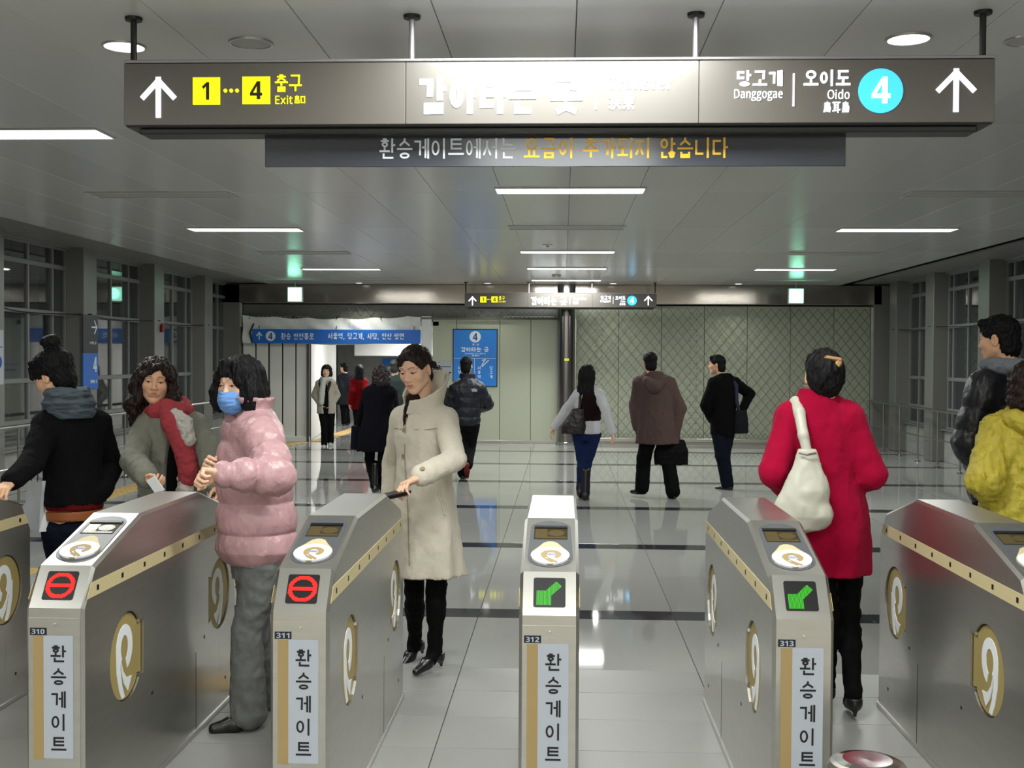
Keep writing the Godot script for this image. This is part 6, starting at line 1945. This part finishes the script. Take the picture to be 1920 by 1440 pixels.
	make_strand(t, "scarf", loop, [0.046, 0.046, 0.046, 0.046, 0.046, 0.046, 0.046, 0.046, 0.046, 0.058, 0.06, 0.056, 0.05], red, 0.009, 1.0, 0.007)
	var fluff := cloth("white_fluff", Color(0.80, 0.78, 0.76), 0.95, 0.4)
	make_strand(t, "scarf_tip", [c + Vector3(0.05, 0.05, 0.15), c + Vector3(0.10, 0.0, 0.18), c + Vector3(0.12, -0.09, 0.185)], [0.03, 0.042, 0.038], fluff, 0.009, 1.0, 0.012)
	make_strand(t, "scarf_tip", [c + Vector3(0.10, -0.31, 0.15), c + Vector3(0.10, -0.42, 0.15), c + Vector3(0.10, -0.47, 0.14)], [0.042, 0.05, 0.035], fluff, 0.009, 1.0, 0.012)
	make_trousers(t, p, o, black_cloth, [0.145, 0.12, 0.085, 0.06, 0.06])
	make_shoe(t, p, "L", shoe_black, o)
	make_shoe(t, p, "R", shoe_black, o)
	var ph := held("travel_card", "white card in the red scarf woman's raised hand", "card", "curly")
	var pd: Vector3 = (p.RW - p.RE).normalized()
	var sp := begin()
	put_box(sp, p.RW + pd * 0.10 + Vector3(0.01, 0.01, 0.03), Vector3(0.055, 0.09, 0.006), 0.002, Basis(Vector3(0, 0, 1), 0.6) * Basis(Vector3(0, 1, 0), -0.3))
	part(ph, "card_body", done(sp), M.white)
	var hb2 := held("handbag", "black handbag on the red scarf woman's forearm, half behind the pink jacket", "bag", "curly")
	var hc: Vector3 = p.LW + Vector3(0.03, -0.18, 0.0)
	var fh := Field.new(hc + Vector3(-0.2, -0.16, -0.12), hc + Vector3(0.2, 0.16, 0.12), 0.01)
	fh.loft([[hc.y - 0.11, hc.x, hc.z, 0.14, 0.06], [hc.y, hc.x, hc.z, 0.13, 0.055], [hc.y + 0.09, hc.x, hc.z, 0.10, 0.03]], 0.02)
	fh.wrinkle(ruffle, 0.006, Vector3(16, 16, 16))
	put_bag(hb2, "pouch", fh.net(Bag.new()), shoe_black)
	part(hb2, "strap", tube([hc + Vector3(-0.07, 0.07, 0), hc + Vector3(-0.06, 0.17, 0.02), hc + Vector3(-0.02, 0.23, 0.02), hc + Vector3(0.04, 0.2, 0.0), hc + Vector3(0.07, 0.07, 0)], 0.009, 8), shoe_black)

	# ---- woman in the crimson coat with a white bag
	p = POSE.red
	t = figure("red", "person in a crimson coat walking away past gate 313 with a white shoulder bag")
	o = {"cell": 0.012, "fine": true, "skin": warm, "hair": "updo", "hair_mat": dark_hair, "pitch": 0.05, "yaw": 0.1, "size": 0.98, "curlL": 0.6, "curlR": 0.7, "palmR": Vector3(1, 0, 0.2), "seed": 31.0}
	make_body(t, p, o)
	f = make_coat(p, o, [[0.66, 0.175, 0.15], [0.80, 0.178, 0.152], [0.97, 0.170, 0.145], [1.10, 0.148, 0.128], [1.25, 0.165, 0.13], [1.36, 0.168, 0.12], [1.43, 0.115, 0.10], [1.49, 0.085, 0.085], [1.515, 0.082, 0.082]], [0.078, 0.07, 0.056], 0.005, 5, 0.010, [], 0.05)
	put_bag(t, "coat", f.net(Bag.new()), cloth("crimson_wool", Color(0.62, 0.015, 0.19), 0.9, 0.4))
	c = p.C
	var fn := Field.new(c + Vector3(-0.14, 0.04, -0.14), c + Vector3(0.14, 0.18, 0.16), 0.008)
	fn.loft([[c.y + 0.085, c.x, c.z, 0.075, 0.075], [c.y + 0.125, c.x, c.z, 0.082, 0.08]], 0.01)
	put_bag(t, "neck_scarf", fn.net(Bag.new()), cloth("taupe", Color(0.48, 0.43, 0.38)))
	var clip := begin()
	put_box(clip, p.H + o.hb * Vector3(-0.018, 0.075, -0.118), Vector3(0.085, 0.022, 0.022), 0.009, o.hb.orthonormalized() * Basis(Vector3(0, 0, 1), 0.15))
	put_box(clip, p.H + o.hb * Vector3(-0.04, 0.052, -0.122), Vector3(0.03, 0.04, 0.018), 0.008, o.hb.orthonormalized() * Basis(Vector3(0, 0, 1), 0.6))
	part(t, "hair_clip", done(clip), mat("clip_gold", Color(0.66, 0.52, 0.34), 0.3, 0.4))
	make_trousers(t, p, o, cloth("black_stockings", Color(0.035, 0.033, 0.04), 0.8), [0.135, 0.115, 0.08, 0.052, 0.040], "tights", 0.05)
	make_shoe(t, p, "R", shoe_black, o, Vector3(0, 0, 1), 0.1, 0.04, 0.0, 0.9)
	make_shoe(t, p, "L", shoe_black, o, Vector3(0, 0, 1), 0.3, 0.04, 0.0, 0.9)
	var wb := held("shoulder_bag", "white shoulder bag hanging on the crimson coat's back", "bag", "red")
	var white_leather := mat("white_leather", Color(0.74, 0.73, 0.68), 0.45)
	var q: Vector3 = p.C + Vector3(0.085, -0.36, -0.20)
	var fw := Field.new(q + Vector3(-0.22, -0.24, -0.12), q + Vector3(0.24, 0.28, 0.12), 0.011)
	fw.loft([[q.y - 0.15, q.x + 0.045, q.z, 0.10, 0.05], [q.y - 0.10, q.x + 0.03, q.z, 0.135, 0.068], [q.y + 0.02, q.x, q.z, 0.105, 0.06], [q.y + 0.15, q.x - 0.005, q.z + 0.015, 0.055, 0.035], [q.y + 0.20, q.x - 0.005, q.z + 0.02, 0.04, 0.025]], 0.02)
	fw.cap(q + Vector3(-0.06, -0.1, 0.01), q + Vector3(0.135, -0.155, 0.01), 0.06, 0.055, 0.03)
	fw.wrinkle(ruffle, 0.007, Vector3(12, 9, 12))
	put_bag(wb, "pouch", fw.net(Bag.new()), white_leather)
	make_strand(wb, "strap", [q + Vector3(-0.01, 0.17, 0.02), q + Vector3(0.01, 0.26, 0.035), p.C + Vector3(0.105, 0.0, -0.10), p.C + Vector3(0.112, 0.045, -0.02), p.C + Vector3(0.112, -0.02, 0.10)], [0.022, 0.024, 0.026, 0.026, 0.024], white_leather, 0.009)
	part(wb, "buckle", tube([q + Vector3(-0.04, 0.185, -0.02), q + Vector3(0.0, 0.178, -0.035), q + Vector3(0.035, 0.185, -0.02)], 0.005, 8), M.chrome)

	# ---- man with the grey hood
	p = POSE.hood
	t = figure("hood", "person with short black hair and a dark padded jacket with pale hood lining")
	o = {"cell": 0.013, "fine": true, "skin": warm, "hair": "short", "hair_mat": dark_hair, "pitch": 0.1, "yaw": 0.35, "size": 1.0, "hideR": false, "curlL": 0.6, "seed": 41.0}
	make_body(t, p, o)
	var pad := mat("charcoal_nylon", Color(0.10, 0.105, 0.13), 0.4, 0.0, 0.5)
	f = make_coat(p, o, [[0.90, 0.185, 0.15], [1.0, 0.20, 0.165], [1.2, 0.195, 0.16], [1.36, 0.20, 0.155], [1.49, 0.19, 0.14], [1.57, 0.12, 0.11], [1.62, 0.10, 0.1]], [0.092, 0.085, 0.062], 0.008, 0, 0.0, [0.13, 0.012, 2.4], 0.05)
	put_bag(t, "jacket", f.net(Bag.new()), pad)
	c = p.C
	make_strand(t, "hood", [c + Vector3(-0.10, 0.09, 0.06), c + Vector3(-0.13, 0.085, -0.04), c + Vector3(-0.06, 0.07, -0.135), c + Vector3(0.06, 0.07, -0.135), c + Vector3(0.13, 0.085, -0.04), c + Vector3(0.10, 0.09, 0.06)], [0.03, 0.042, 0.05, 0.05, 0.042, 0.03], cloth("hood_grey", Color(0.50, 0.52, 0.55)), 0.01, 1.0, 0.008)
	make_trousers(t, p, o, black_cloth, [0.165, 0.135, 0.095, 0.07, 0.07])
	make_shoe(t, p, "L", shoe_black, o)
	make_shoe(t, p, "R", shoe_black, o)

	# ---- yellow jacket at the picture edge
	p = POSE.yellow
	t = figure("yellow", "person in a mustard yellow padded jacket at the picture edge")
	o = {"cell": 0.013, "fine": false, "skin": warm, "hair": "curly", "hair_mat": brown_hair, "size": 0.98, "curlL": 0.6, "seed": 47.0}
	make_body(t, p, o)
	var mustard := mat("mustard_nylon", Color(0.70, 0.64, 0.22), 0.5, 0.0, 0.4)
	grain(mustard, null, 6.0, M.weave_bump, 0.4)
	f = make_coat(p, o, [[0.72, 0.20, 0.17], [0.82, 0.225, 0.185], [1.0, 0.215, 0.178], [1.15, 0.20, 0.165], [1.28, 0.185, 0.145], [1.36, 0.13, 0.11], [1.42, 0.10, 0.10]], [0.09, 0.095, 0.06], 0.016, 5, 0.012, [], 0.05)
	put_bag(t, "jacket", f.net(Bag.new()), mustard)
	make_strand(t, "hood", [p.C + Vector3(-0.10, 0.05, 0.03), p.C + Vector3(-0.09, 0.04, -0.09), p.C + Vector3(0, 0.0, -0.15), p.C + Vector3(0.09, 0.04, -0.09), p.C + Vector3(0.10, 0.05, 0.03)], [0.035, 0.05, 0.062, 0.05, 0.035], mustard, 0.011, 1.0, 0.008)
	make_trousers(t, p, o, dark_denim, [0.16, 0.13, 0.09, 0.068, 0.066])
	make_shoe(t, p, "L", shoe_black, o)
	make_shoe(t, p, "R", shoe_black, o)

func people_mid(fair: Material, warm: Material, dark_hair: Material, brown_hair: Material, black_cloth: Material, denim: Material, dark_denim: Material, shoe_black: Material) -> void:
	# ---- curly hair, black coat, boots
	var p: Dictionary = POSE.black
	var t := figure("black", "person in a knee-length black coat and tall shiny boots, seen from behind")
	var o := {"cell": 0.018, "fine": false, "skin": warm, "hair": "curly", "hair_mat": mat("hair_auburn", Color(0.12, 0.07, 0.08), 0.5), "size": 0.98, "seed": 51.0}
	make_body(t, p, o)
	var f := make_coat(p, o, [[0.50, 0.255, 0.23], [0.75, 0.225, 0.20], [0.95, 0.185, 0.15], [1.12, 0.185, 0.14], [1.23, 0.18, 0.125], [1.31, 0.11, 0.1], [1.36, 0.09, 0.09]], [0.082, 0.078, 0.065], 0.008, 5, 0.012)
	put_bag(t, "coat", f.net(Bag.new()), cloth("blue_black_wool", Color(0.045, 0.045, 0.075)))
	make_trousers(t, p, o, black_cloth, [0.13, 0.11, 0.08, 0.058, 0.05], "tights", 0.03)
	for s in ["L", "R"]: make_shoe(t, p, s, mat("boot_gloss", Color(0.05, 0.05, 0.07), 0.15, 0.0, 0.8), o, Vector3(0, 0, 1), 0.1, 0.02, 0.27)
	var b := held("tote_bag", "dark blue tote bag at the side of the black coat", "bag", "black")
	var q: Vector3 = p.LW + Vector3(0.05, -0.16, 0)
	var fb := Field.new(q + Vector3(-0.2, -0.24, -0.16), q + Vector3(0.2, 0.24, 0.16), 0.016)
	fb.loft([[q.y - 0.17, q.x, q.z, 0.075, 0.13], [q.y + 0.12, q.x, q.z, 0.06, 0.12]], 0.02)
	put_bag(b, "pouch", fb.net(Bag.new()), cloth("navy_canvas", Color(0.06, 0.07, 0.12)))
	part(b, "strap", tube([q + Vector3(0, 0.1, -0.06), q + Vector3(-0.04, 0.2, -0.02), q + Vector3(-0.04, 0.2, 0.02), q + Vector3(0, 0.1, 0.06)], 0.01, 6), shoe_black)

	# ---- navy down jacket, red shoes
	p = POSE.navy
	t = figure("navy", "person in a navy down jacket and red shoe striding towards the blue poster")
	o = {"cell": 0.018, "fine": false, "skin": warm, "hair": "short", "hair_mat": dark_hair, "size": 1.0, "seed": 57.0, "curlR": 0.7}
	make_body(t, p, o)
	f = make_coat(p, o, [[0.72, 0.175, 0.14], [0.80, 0.195, 0.155], [0.98, 0.19, 0.155], [1.12, 0.205, 0.16], [1.24, 0.21, 0.15], [1.33, 0.14, 0.12], [1.40, 0.105, 0.1], [1.44, 0.10, 0.1]], [0.095, 0.09, 0.065], 0.006, 0, 0.0, [0.13, 0.014, 2.2])
	put_bag(t, "down_jacket", f.net(Bag.new()), mat("navy_nylon", Color(0.055, 0.06, 0.12), 0.45, 0.0, 0.5))
	var st := begin()
	put_plate(st, PackedVector2Array([Vector2(0, 0), Vector2(0.09, 0.0), Vector2(0.08, 0.03), Vector2(0.04, 0.045), Vector2(0.01, 0.03)]), 0.004)
	var pm := part(t, "shoulder_patch", done(st), M.label)
	var hit := f.meet(p.C + Vector3(-0.11, -0.07, -0.5), Vector3(0, 0, 1))
	pm.position = hit[0] + Vector3(0.045, 0, -0.004)
	pm.rotation.y = PI
	make_trousers(t, p, o, black_cloth, [0.16, 0.135, 0.105, 0.085, 0.075])
	make_shoe(t, p, "L", shoe_black, o, Vector3(0, 0, 1), 0.1)
	make_shoe(t, p, "R", mat("shoe_red", Color(0.45, 0.06, 0.06), 0.5), o, Vector3(0, 0, 1), 1.1)

	# ---- white top, dark vest, jeans
	p = POSE.vest
	t = figure("vest", "person in white sleeves, dark brown vest and blue jeans walking away")
	o = {"cell": 0.017, "fine": false, "skin": fair, "hair": "long", "hair_mat": dark_hair, "size": 0.97, "yaw": -0.25, "seed": 61.0, "curlL": 0.5, "curlR": 0.5}
	make_body(t, p, o)
	f = make_coat(p, o, [[0.765, 0.172, 0.14], [0.85, 0.17, 0.14], [0.98, 0.145, 0.12], [1.12, 0.15, 0.12], [1.23, 0.15, 0.11], [1.30, 0.09, 0.085], [1.33, 0.075, 0.075]], [0.062, 0.058, 0.048], 0.007)
	put_bag(t, "sweater", f.net(Bag.new()), cloth("white_knit", Color(0.80, 0.80, 0.82)))
	var r := reach(p, ["C", "P"], 0.2)
	var fv := Field.new(r[0], r[1], 0.017)
	fv.loft(hung(p, [[0.915, 0.158, 0.136], [1.05, 0.156, 0.132], [1.18, 0.160, 0.130], [1.27, 0.125, 0.105]]), 0.02)
	fv.slice(spine(p, 1.1) + Vector3(0.075, 0, 0), Vector3(1, 0.15, 0).normalized())
	put_bag(t, "vest", fv.net(Bag.new()), cloth("maroon_brown", Color(0.115, 0.065, 0.075)))
	make_trousers(t, p, o, denim, [0.155, 0.13, 0.09, 0.062, 0.05], "jeans")
	for s in ["L", "R"]: make_shoe(t, p, s, mat("boot_brown", Color(0.09, 0.055, 0.06), 0.4), o, Vector3(0, 0, 1), 0.15, 0.03, 0.26)
	var b2 := held("shoulder_bag", "brown leather shoulder bag on the white-sleeved woman's side", "bag", "vest")
	q = p.C + Vector3(0.155, -0.34, -0.13)
	var fq := Field.new(q + Vector3(-0.22, -0.2, -0.12), q + Vector3(0.22, 0.24, 0.12), 0.014)
	fq.loft([[q.y - 0.14, q.x + 0.01, q.z, 0.14, 0.05], [q.y - 0.05, q.x, q.z, 0.145, 0.055], [q.y + 0.16, q.x - 0.05, q.z, 0.065, 0.03]], 0.02)
	fq.wrinkle(ruffle, 0.008, Vector3(16, 16, 16))
	put_bag(b2, "pouch", fq.net(Bag.new()), mat("leather_brown", Color(0.12, 0.075, 0.085), 0.45))
	make_strand(b2, "strap", [q + Vector3(-0.06, 0.15, 0), q + Vector3(-0.065, 0.28, 0.03), p.C + Vector3(0.075, 0.04, -0.02)], [0.016, 0.016, 0.018], M.leather_brown, 0.011)

	# ---- brown duffle coat
	p = POSE.brown
	t = figure("brown", "person in a taupe hooded winter coat carrying a black briefcase")
	o = {"cell": 0.018, "fine": false, "skin": warm, "hair": "short", "hair_mat": dark_hair, "size": 1.0, "yaw": 0.2, "seed": 67.0, "curlR": 0.9}
	make_body(t, p, o)
	f = make_coat(p, o, [[0.64, 0.265, 0.24], [0.85, 0.25, 0.215], [1.05, 0.235, 0.18], [1.22, 0.235, 0.17], [1.36, 0.215, 0.15], [1.44, 0.13, 0.115], [1.50, 0.10, 0.1]], [0.10, 0.095, 0.08], 0.009, 5, 0.018)
	var taupe := cloth("taupe_wool", Color(0.36, 0.29, 0.28), 0.95, 0.2)
	put_bag(t, "coat", f.net(Bag.new()), taupe)
	make_strand(t, "hood", [p.C + Vector3(-0.12, 0.05, 0.0), p.C + Vector3(-0.08, 0.0, -0.12), p.C + Vector3(0, -0.05, -0.17), p.C + Vector3(0.08, 0.0, -0.12), p.C + Vector3(0.12, 0.05, 0.0)], [0.04, 0.06, 0.085, 0.06, 0.04], taupe, 0.015, 1.0, 0.006)
	make_trousers(t, p, o, black_cloth, [0.17, 0.14, 0.10, 0.085, 0.085])
	make_shoe(t, p, "L", shoe_black, o, Vector3(0.9, 0, 0.6), 0.0)
	make_shoe(t, p, "R", shoe_black, o, Vector3(0.4, 0, 1), 0.15)
	var b3 := held("briefcase", "soft black briefcase in the taupe coat man's hand", "bag", "brown")
	q = p.RW + Vector3(0.02, -0.22, 0.02)
	var f3 := Field.new(q + Vector3(-0.26, -0.24, -0.14), q + Vector3(0.26, 0.24, 0.14), 0.016)
	f3.loft([[q.y - 0.16, q.x, q.z, 0.20, 0.075], [q.y, q.x, q.z, 0.20, 0.08], [q.y + 0.14, q.x, q.z, 0.16, 0.05]], 0.02)
	f3.wrinkle(ruffle, 0.01, Vector3(12, 12, 12))
	put_bag(b3, "case_body", f3.net(Bag.new()), cloth("black_nylon", Color(0.04, 0.04, 0.05), 0.6))
	part(b3, "handle", tube([q + Vector3(-0.06, 0.13, 0), q + Vector3(-0.05, 0.19, 0), q + Vector3(0.05, 0.19, 0), q + Vector3(0.06, 0.13, 0)], 0.01, 6), shoe_black)

	# ---- black suit jacket, shoulder bag
	p = POSE.mblack
	t = figure("mblack", "person in a black suit jacket and dark jeans, face turned aside, arm akimbo")
	o = {"cell": 0.018, "fine": false, "skin": warm, "hair": "short", "hair_mat": dark_hair, "size": 1.0, "yaw": 0.75, "seed": 71.0, "curlL": 0.5, "palmL": Vector3(-0.3, 0, -1)}
	make_body(t, p, o)
	f = make_coat(p, o, [[0.70, 0.175, 0.13], [0.85, 0.175, 0.135], [1.0, 0.165, 0.13], [1.18, 0.18, 0.135], [1.33, 0.19, 0.125], [1.42, 0.12, 0.10], [1.47, 0.085, 0.085]], [0.078, 0.066, 0.054], 0.007)
	put_bag(t, "jacket", f.net(Bag.new()), cloth("suit_black", Color(0.045, 0.04, 0.05)))
	make_trousers(t, p, o, dark_denim, [0.155, 0.13, 0.092, 0.072, 0.066], "jeans")
	make_shoe(t, p, "L", shoe_black, o, Vector3(0.3, 0, 1))
	make_shoe(t, p, "R", shoe_black, o, Vector3(0, 0, 1), 0.1)
	var b4 := held("messenger_bag", "dark grey messenger bag on the suit jacket man's hip", "bag", "mblack")
	q = p.P + Vector3(-0.17, 0.05, -0.13)
	var f4 := Field.new(q + Vector3(-0.16, -0.24, -0.16), q + Vector3(0.16, 0.26, 0.16), 0.015)
	f4.loft([[q.y - 0.13, q.x, q.z, 0.10, 0.085], [q.y, q.x, q.z, 0.105, 0.09], [q.y + 0.16, q.x, q.z, 0.085, 0.06]], 0.02)
	f4.wrinkle(ruffle, 0.008, Vector3(14, 14, 14))
	put_bag(b4, "bag_body", f4.net(Bag.new()), cloth("charcoal_canvas", Color(0.10, 0.10, 0.12), 0.8))
	make_strand(b4, "strap", [q + Vector3(0.02, 0.13, 0.0), p.C.lerp(p.P, 0.5) + Vector3(-0.09, 0.02, -0.145), p.C + Vector3(-0.08, -0.06, -0.135), p.C + Vector3(-0.075, 0.055, -0.02)], [0.024, 0.026, 0.026, 0.022], cloth("strap_grey", Color(0.20, 0.21, 0.28)), 0.012)

func people_far(fair: Material, dark_hair: Material, brown_hair: Material, black_cloth: Material, shoe_black: Material) -> void:
	# ---- woman walking out of the passage
	var p: Dictionary = POSE.walker
	var t := figure("walker", "person in a beige jacket and white scarf walking out of the passage")
	var o := {"cell": 0.019, "fine": false, "skin": fair, "hair": "curly", "hair_mat": dark_hair, "size": 0.93, "seed": 81.0}
	make_body(t, p, o)
	var f := make_coat(p, o, [[0.60, 0.175, 0.135], [0.75, 0.175, 0.135], [0.92, 0.155, 0.12], [1.08, 0.16, 0.12], [1.18, 0.155, 0.11], [1.25, 0.09, 0.085], [1.28, 0.075, 0.075]], [0.068, 0.064, 0.055], 0.006)
	f.ell(spine(p, 0.85) + Vector3(0.01, 0, 0.15), Vector3(0.06, 0.42, 0.09), 0.012, true)
	put_bag(t, "jacket", f.net(Bag.new()), cloth("beige_wool", Color(0.70, 0.67, 0.62)))
	var fi := Field.new(spine(p, 0.6) + Vector3(-0.18, 0.0, -0.16), spine(p, 1.2) + Vector3(0.18, 0.1, 0.16), 0.018)
	fi.loft(hung(p, [[0.66, 0.13, 0.105], [0.9, 0.125, 0.10], [1.1, 0.125, 0.098], [1.22, 0.08, 0.075]]), 0.02)
	put_bag(t, "shirt", fi.net(Bag.new()), black_cloth)
	var c: Vector3 = p.C
	make_strand(t, "scarf", [c + Vector3(0.08, 0.06, -0.02), c + Vector3(0.06, 0.05, 0.07), c + Vector3(-0.02, 0.04, 0.095), c + Vector3(-0.07, 0.06, 0.02), c + Vector3(-0.03, -0.02, 0.11), c + Vector3(-0.05, -0.22, 0.13), c + Vector3(-0.06, -0.38, 0.13)], [0.04, 0.045, 0.05, 0.04, 0.05, 0.055, 0.05], cloth("white_scarf", Color(0.78, 0.78, 0.76)), 0.014, 1.0, 0.008)
	for s in [-1.0, 1.0]: make_strand(t, "fur_collar", [c + Vector3(s * 0.06, -0.16, 0.125), c + Vector3(s * 0.085, -0.03, 0.10), c + Vector3(s * 0.10, 0.03, 0.02)], [0.02, 0.03, 0.03], cloth("fur_brown", Color(0.22, 0.19, 0.15)), 0.012, 1.0, 0.01)
	make_trousers(t, p, o, black_cloth, [0.14, 0.115, 0.085, 0.066, 0.06])
	for s in ["L", "R"]: make_shoe(t, p, s, mat("sneaker_white", Color(0.72, 0.73, 0.74), 0.6), o, Vector3(0, 0, 1), 0.0)
	# ---- passengers inside the passage
	p = POSE.greyman
	t = figure("greyman", "person in a dark blue-grey coat deep inside the passage")
	o = {"cell": 0.024, "fine": false, "skin": fair, "hair": "short", "hair_mat": dark_hair, "size": 0.95, "yaw": 0.8, "seed": 85.0}
	make_body(t, p, o)
	f = make_coat(p, o, [[0.50, 0.19, 0.15], [0.8, 0.185, 0.145], [1.05, 0.18, 0.135], [1.16, 0.175, 0.125], [1.26, 0.09, 0.09]], [0.075, 0.068, 0.058], 0.006)
	put_bag(t, "coat", f.net(Bag.new()), cloth("slate_wool", Color(0.16, 0.17, 0.20)))
	make_trousers(t, p, o, black_cloth, [0.15, 0.12, 0.09, 0.07, 0.065])
	for s in ["L", "R"]: make_shoe(t, p, s, shoe_black, o)
	p = POSE.redlong
	t = figure("redlong", "person with long dark hair in a red coat inside the passage")
	o = {"cell": 0.022, "fine": false, "skin": fair, "hair": "long", "hair_mat": dark_hair, "size": 0.93, "seed": 87.0}
	make_body(t, p, o)
	f = make_coat(p, o, [[0.56, 0.185, 0.15], [0.8, 0.18, 0.14], [1.02, 0.165, 0.13], [1.13, 0.165, 0.12], [1.23, 0.09, 0.09]], [0.075, 0.068, 0.058], 0.006)
	put_bag(t, "coat", f.net(Bag.new()), cloth("red_wool", Color(0.42, 0.03, 0.05)))
	make_trousers(t, p, o, black_cloth, [0.14, 0.11, 0.075, 0.052, 0.045], "tights", 0.05)
	for s in ["L", "R"]: make_shoe(t, p, s, shoe_black, o)
	p = POSE.greyback
	t = figure("greyback", "person in a grey-green jacket between the black coat and the cream coat")
	o = {"cell": 0.021, "fine": false, "skin": fair, "hair": "short", "hair_mat": mat("hair_grey", Color(0.20, 0.21, 0.21), 0.5), "size": 0.98, "seed": 89.0}
	make_body(t, p, o)
	f = make_coat(p, o, [[0.68, 0.19, 0.15], [0.9, 0.185, 0.15], [1.12, 0.19, 0.14], [1.26, 0.18, 0.13], [1.36, 0.1, 0.095]], [0.08, 0.075, 0.062], 0.006)
	put_bag(t, "jacket", f.net(Bag.new()), cloth("grey_green", Color(0.24, 0.28, 0.27)))
	make_trousers(t, p, o, black_cloth, [0.16, 0.13, 0.092, 0.075, 0.07])
	for s in ["L", "R"]: make_shoe(t, p, s, shoe_black, o)
	p = POSE.fur
	t = figure("fur", "person with fluffy brown hair almost hidden behind the cream coat's collar")
	o = {"cell": 0.021, "fine": false, "skin": fair, "hair": "curly", "hair_mat": mat("hair_chestnut", Color(0.24, 0.18, 0.14), 0.5), "size": 0.97, "seed": 91.0}
	make_body(t, p, o)
	f = make_coat(p, o, [[0.60, 0.18, 0.14], [0.85, 0.17, 0.135], [1.0, 0.16, 0.125], [1.14, 0.165, 0.12], [1.24, 0.09, 0.09]], [0.072, 0.066, 0.056], 0.006)
	put_bag(t, "coat", f.net(Bag.new()), cloth("dark_olive", Color(0.16, 0.15, 0.13)))
	make_trousers(t, p, o, black_cloth, [0.145, 0.12, 0.085, 0.066, 0.06])
	for s in ["L", "R"]: make_shoe(t, p, s, shoe_black, o)
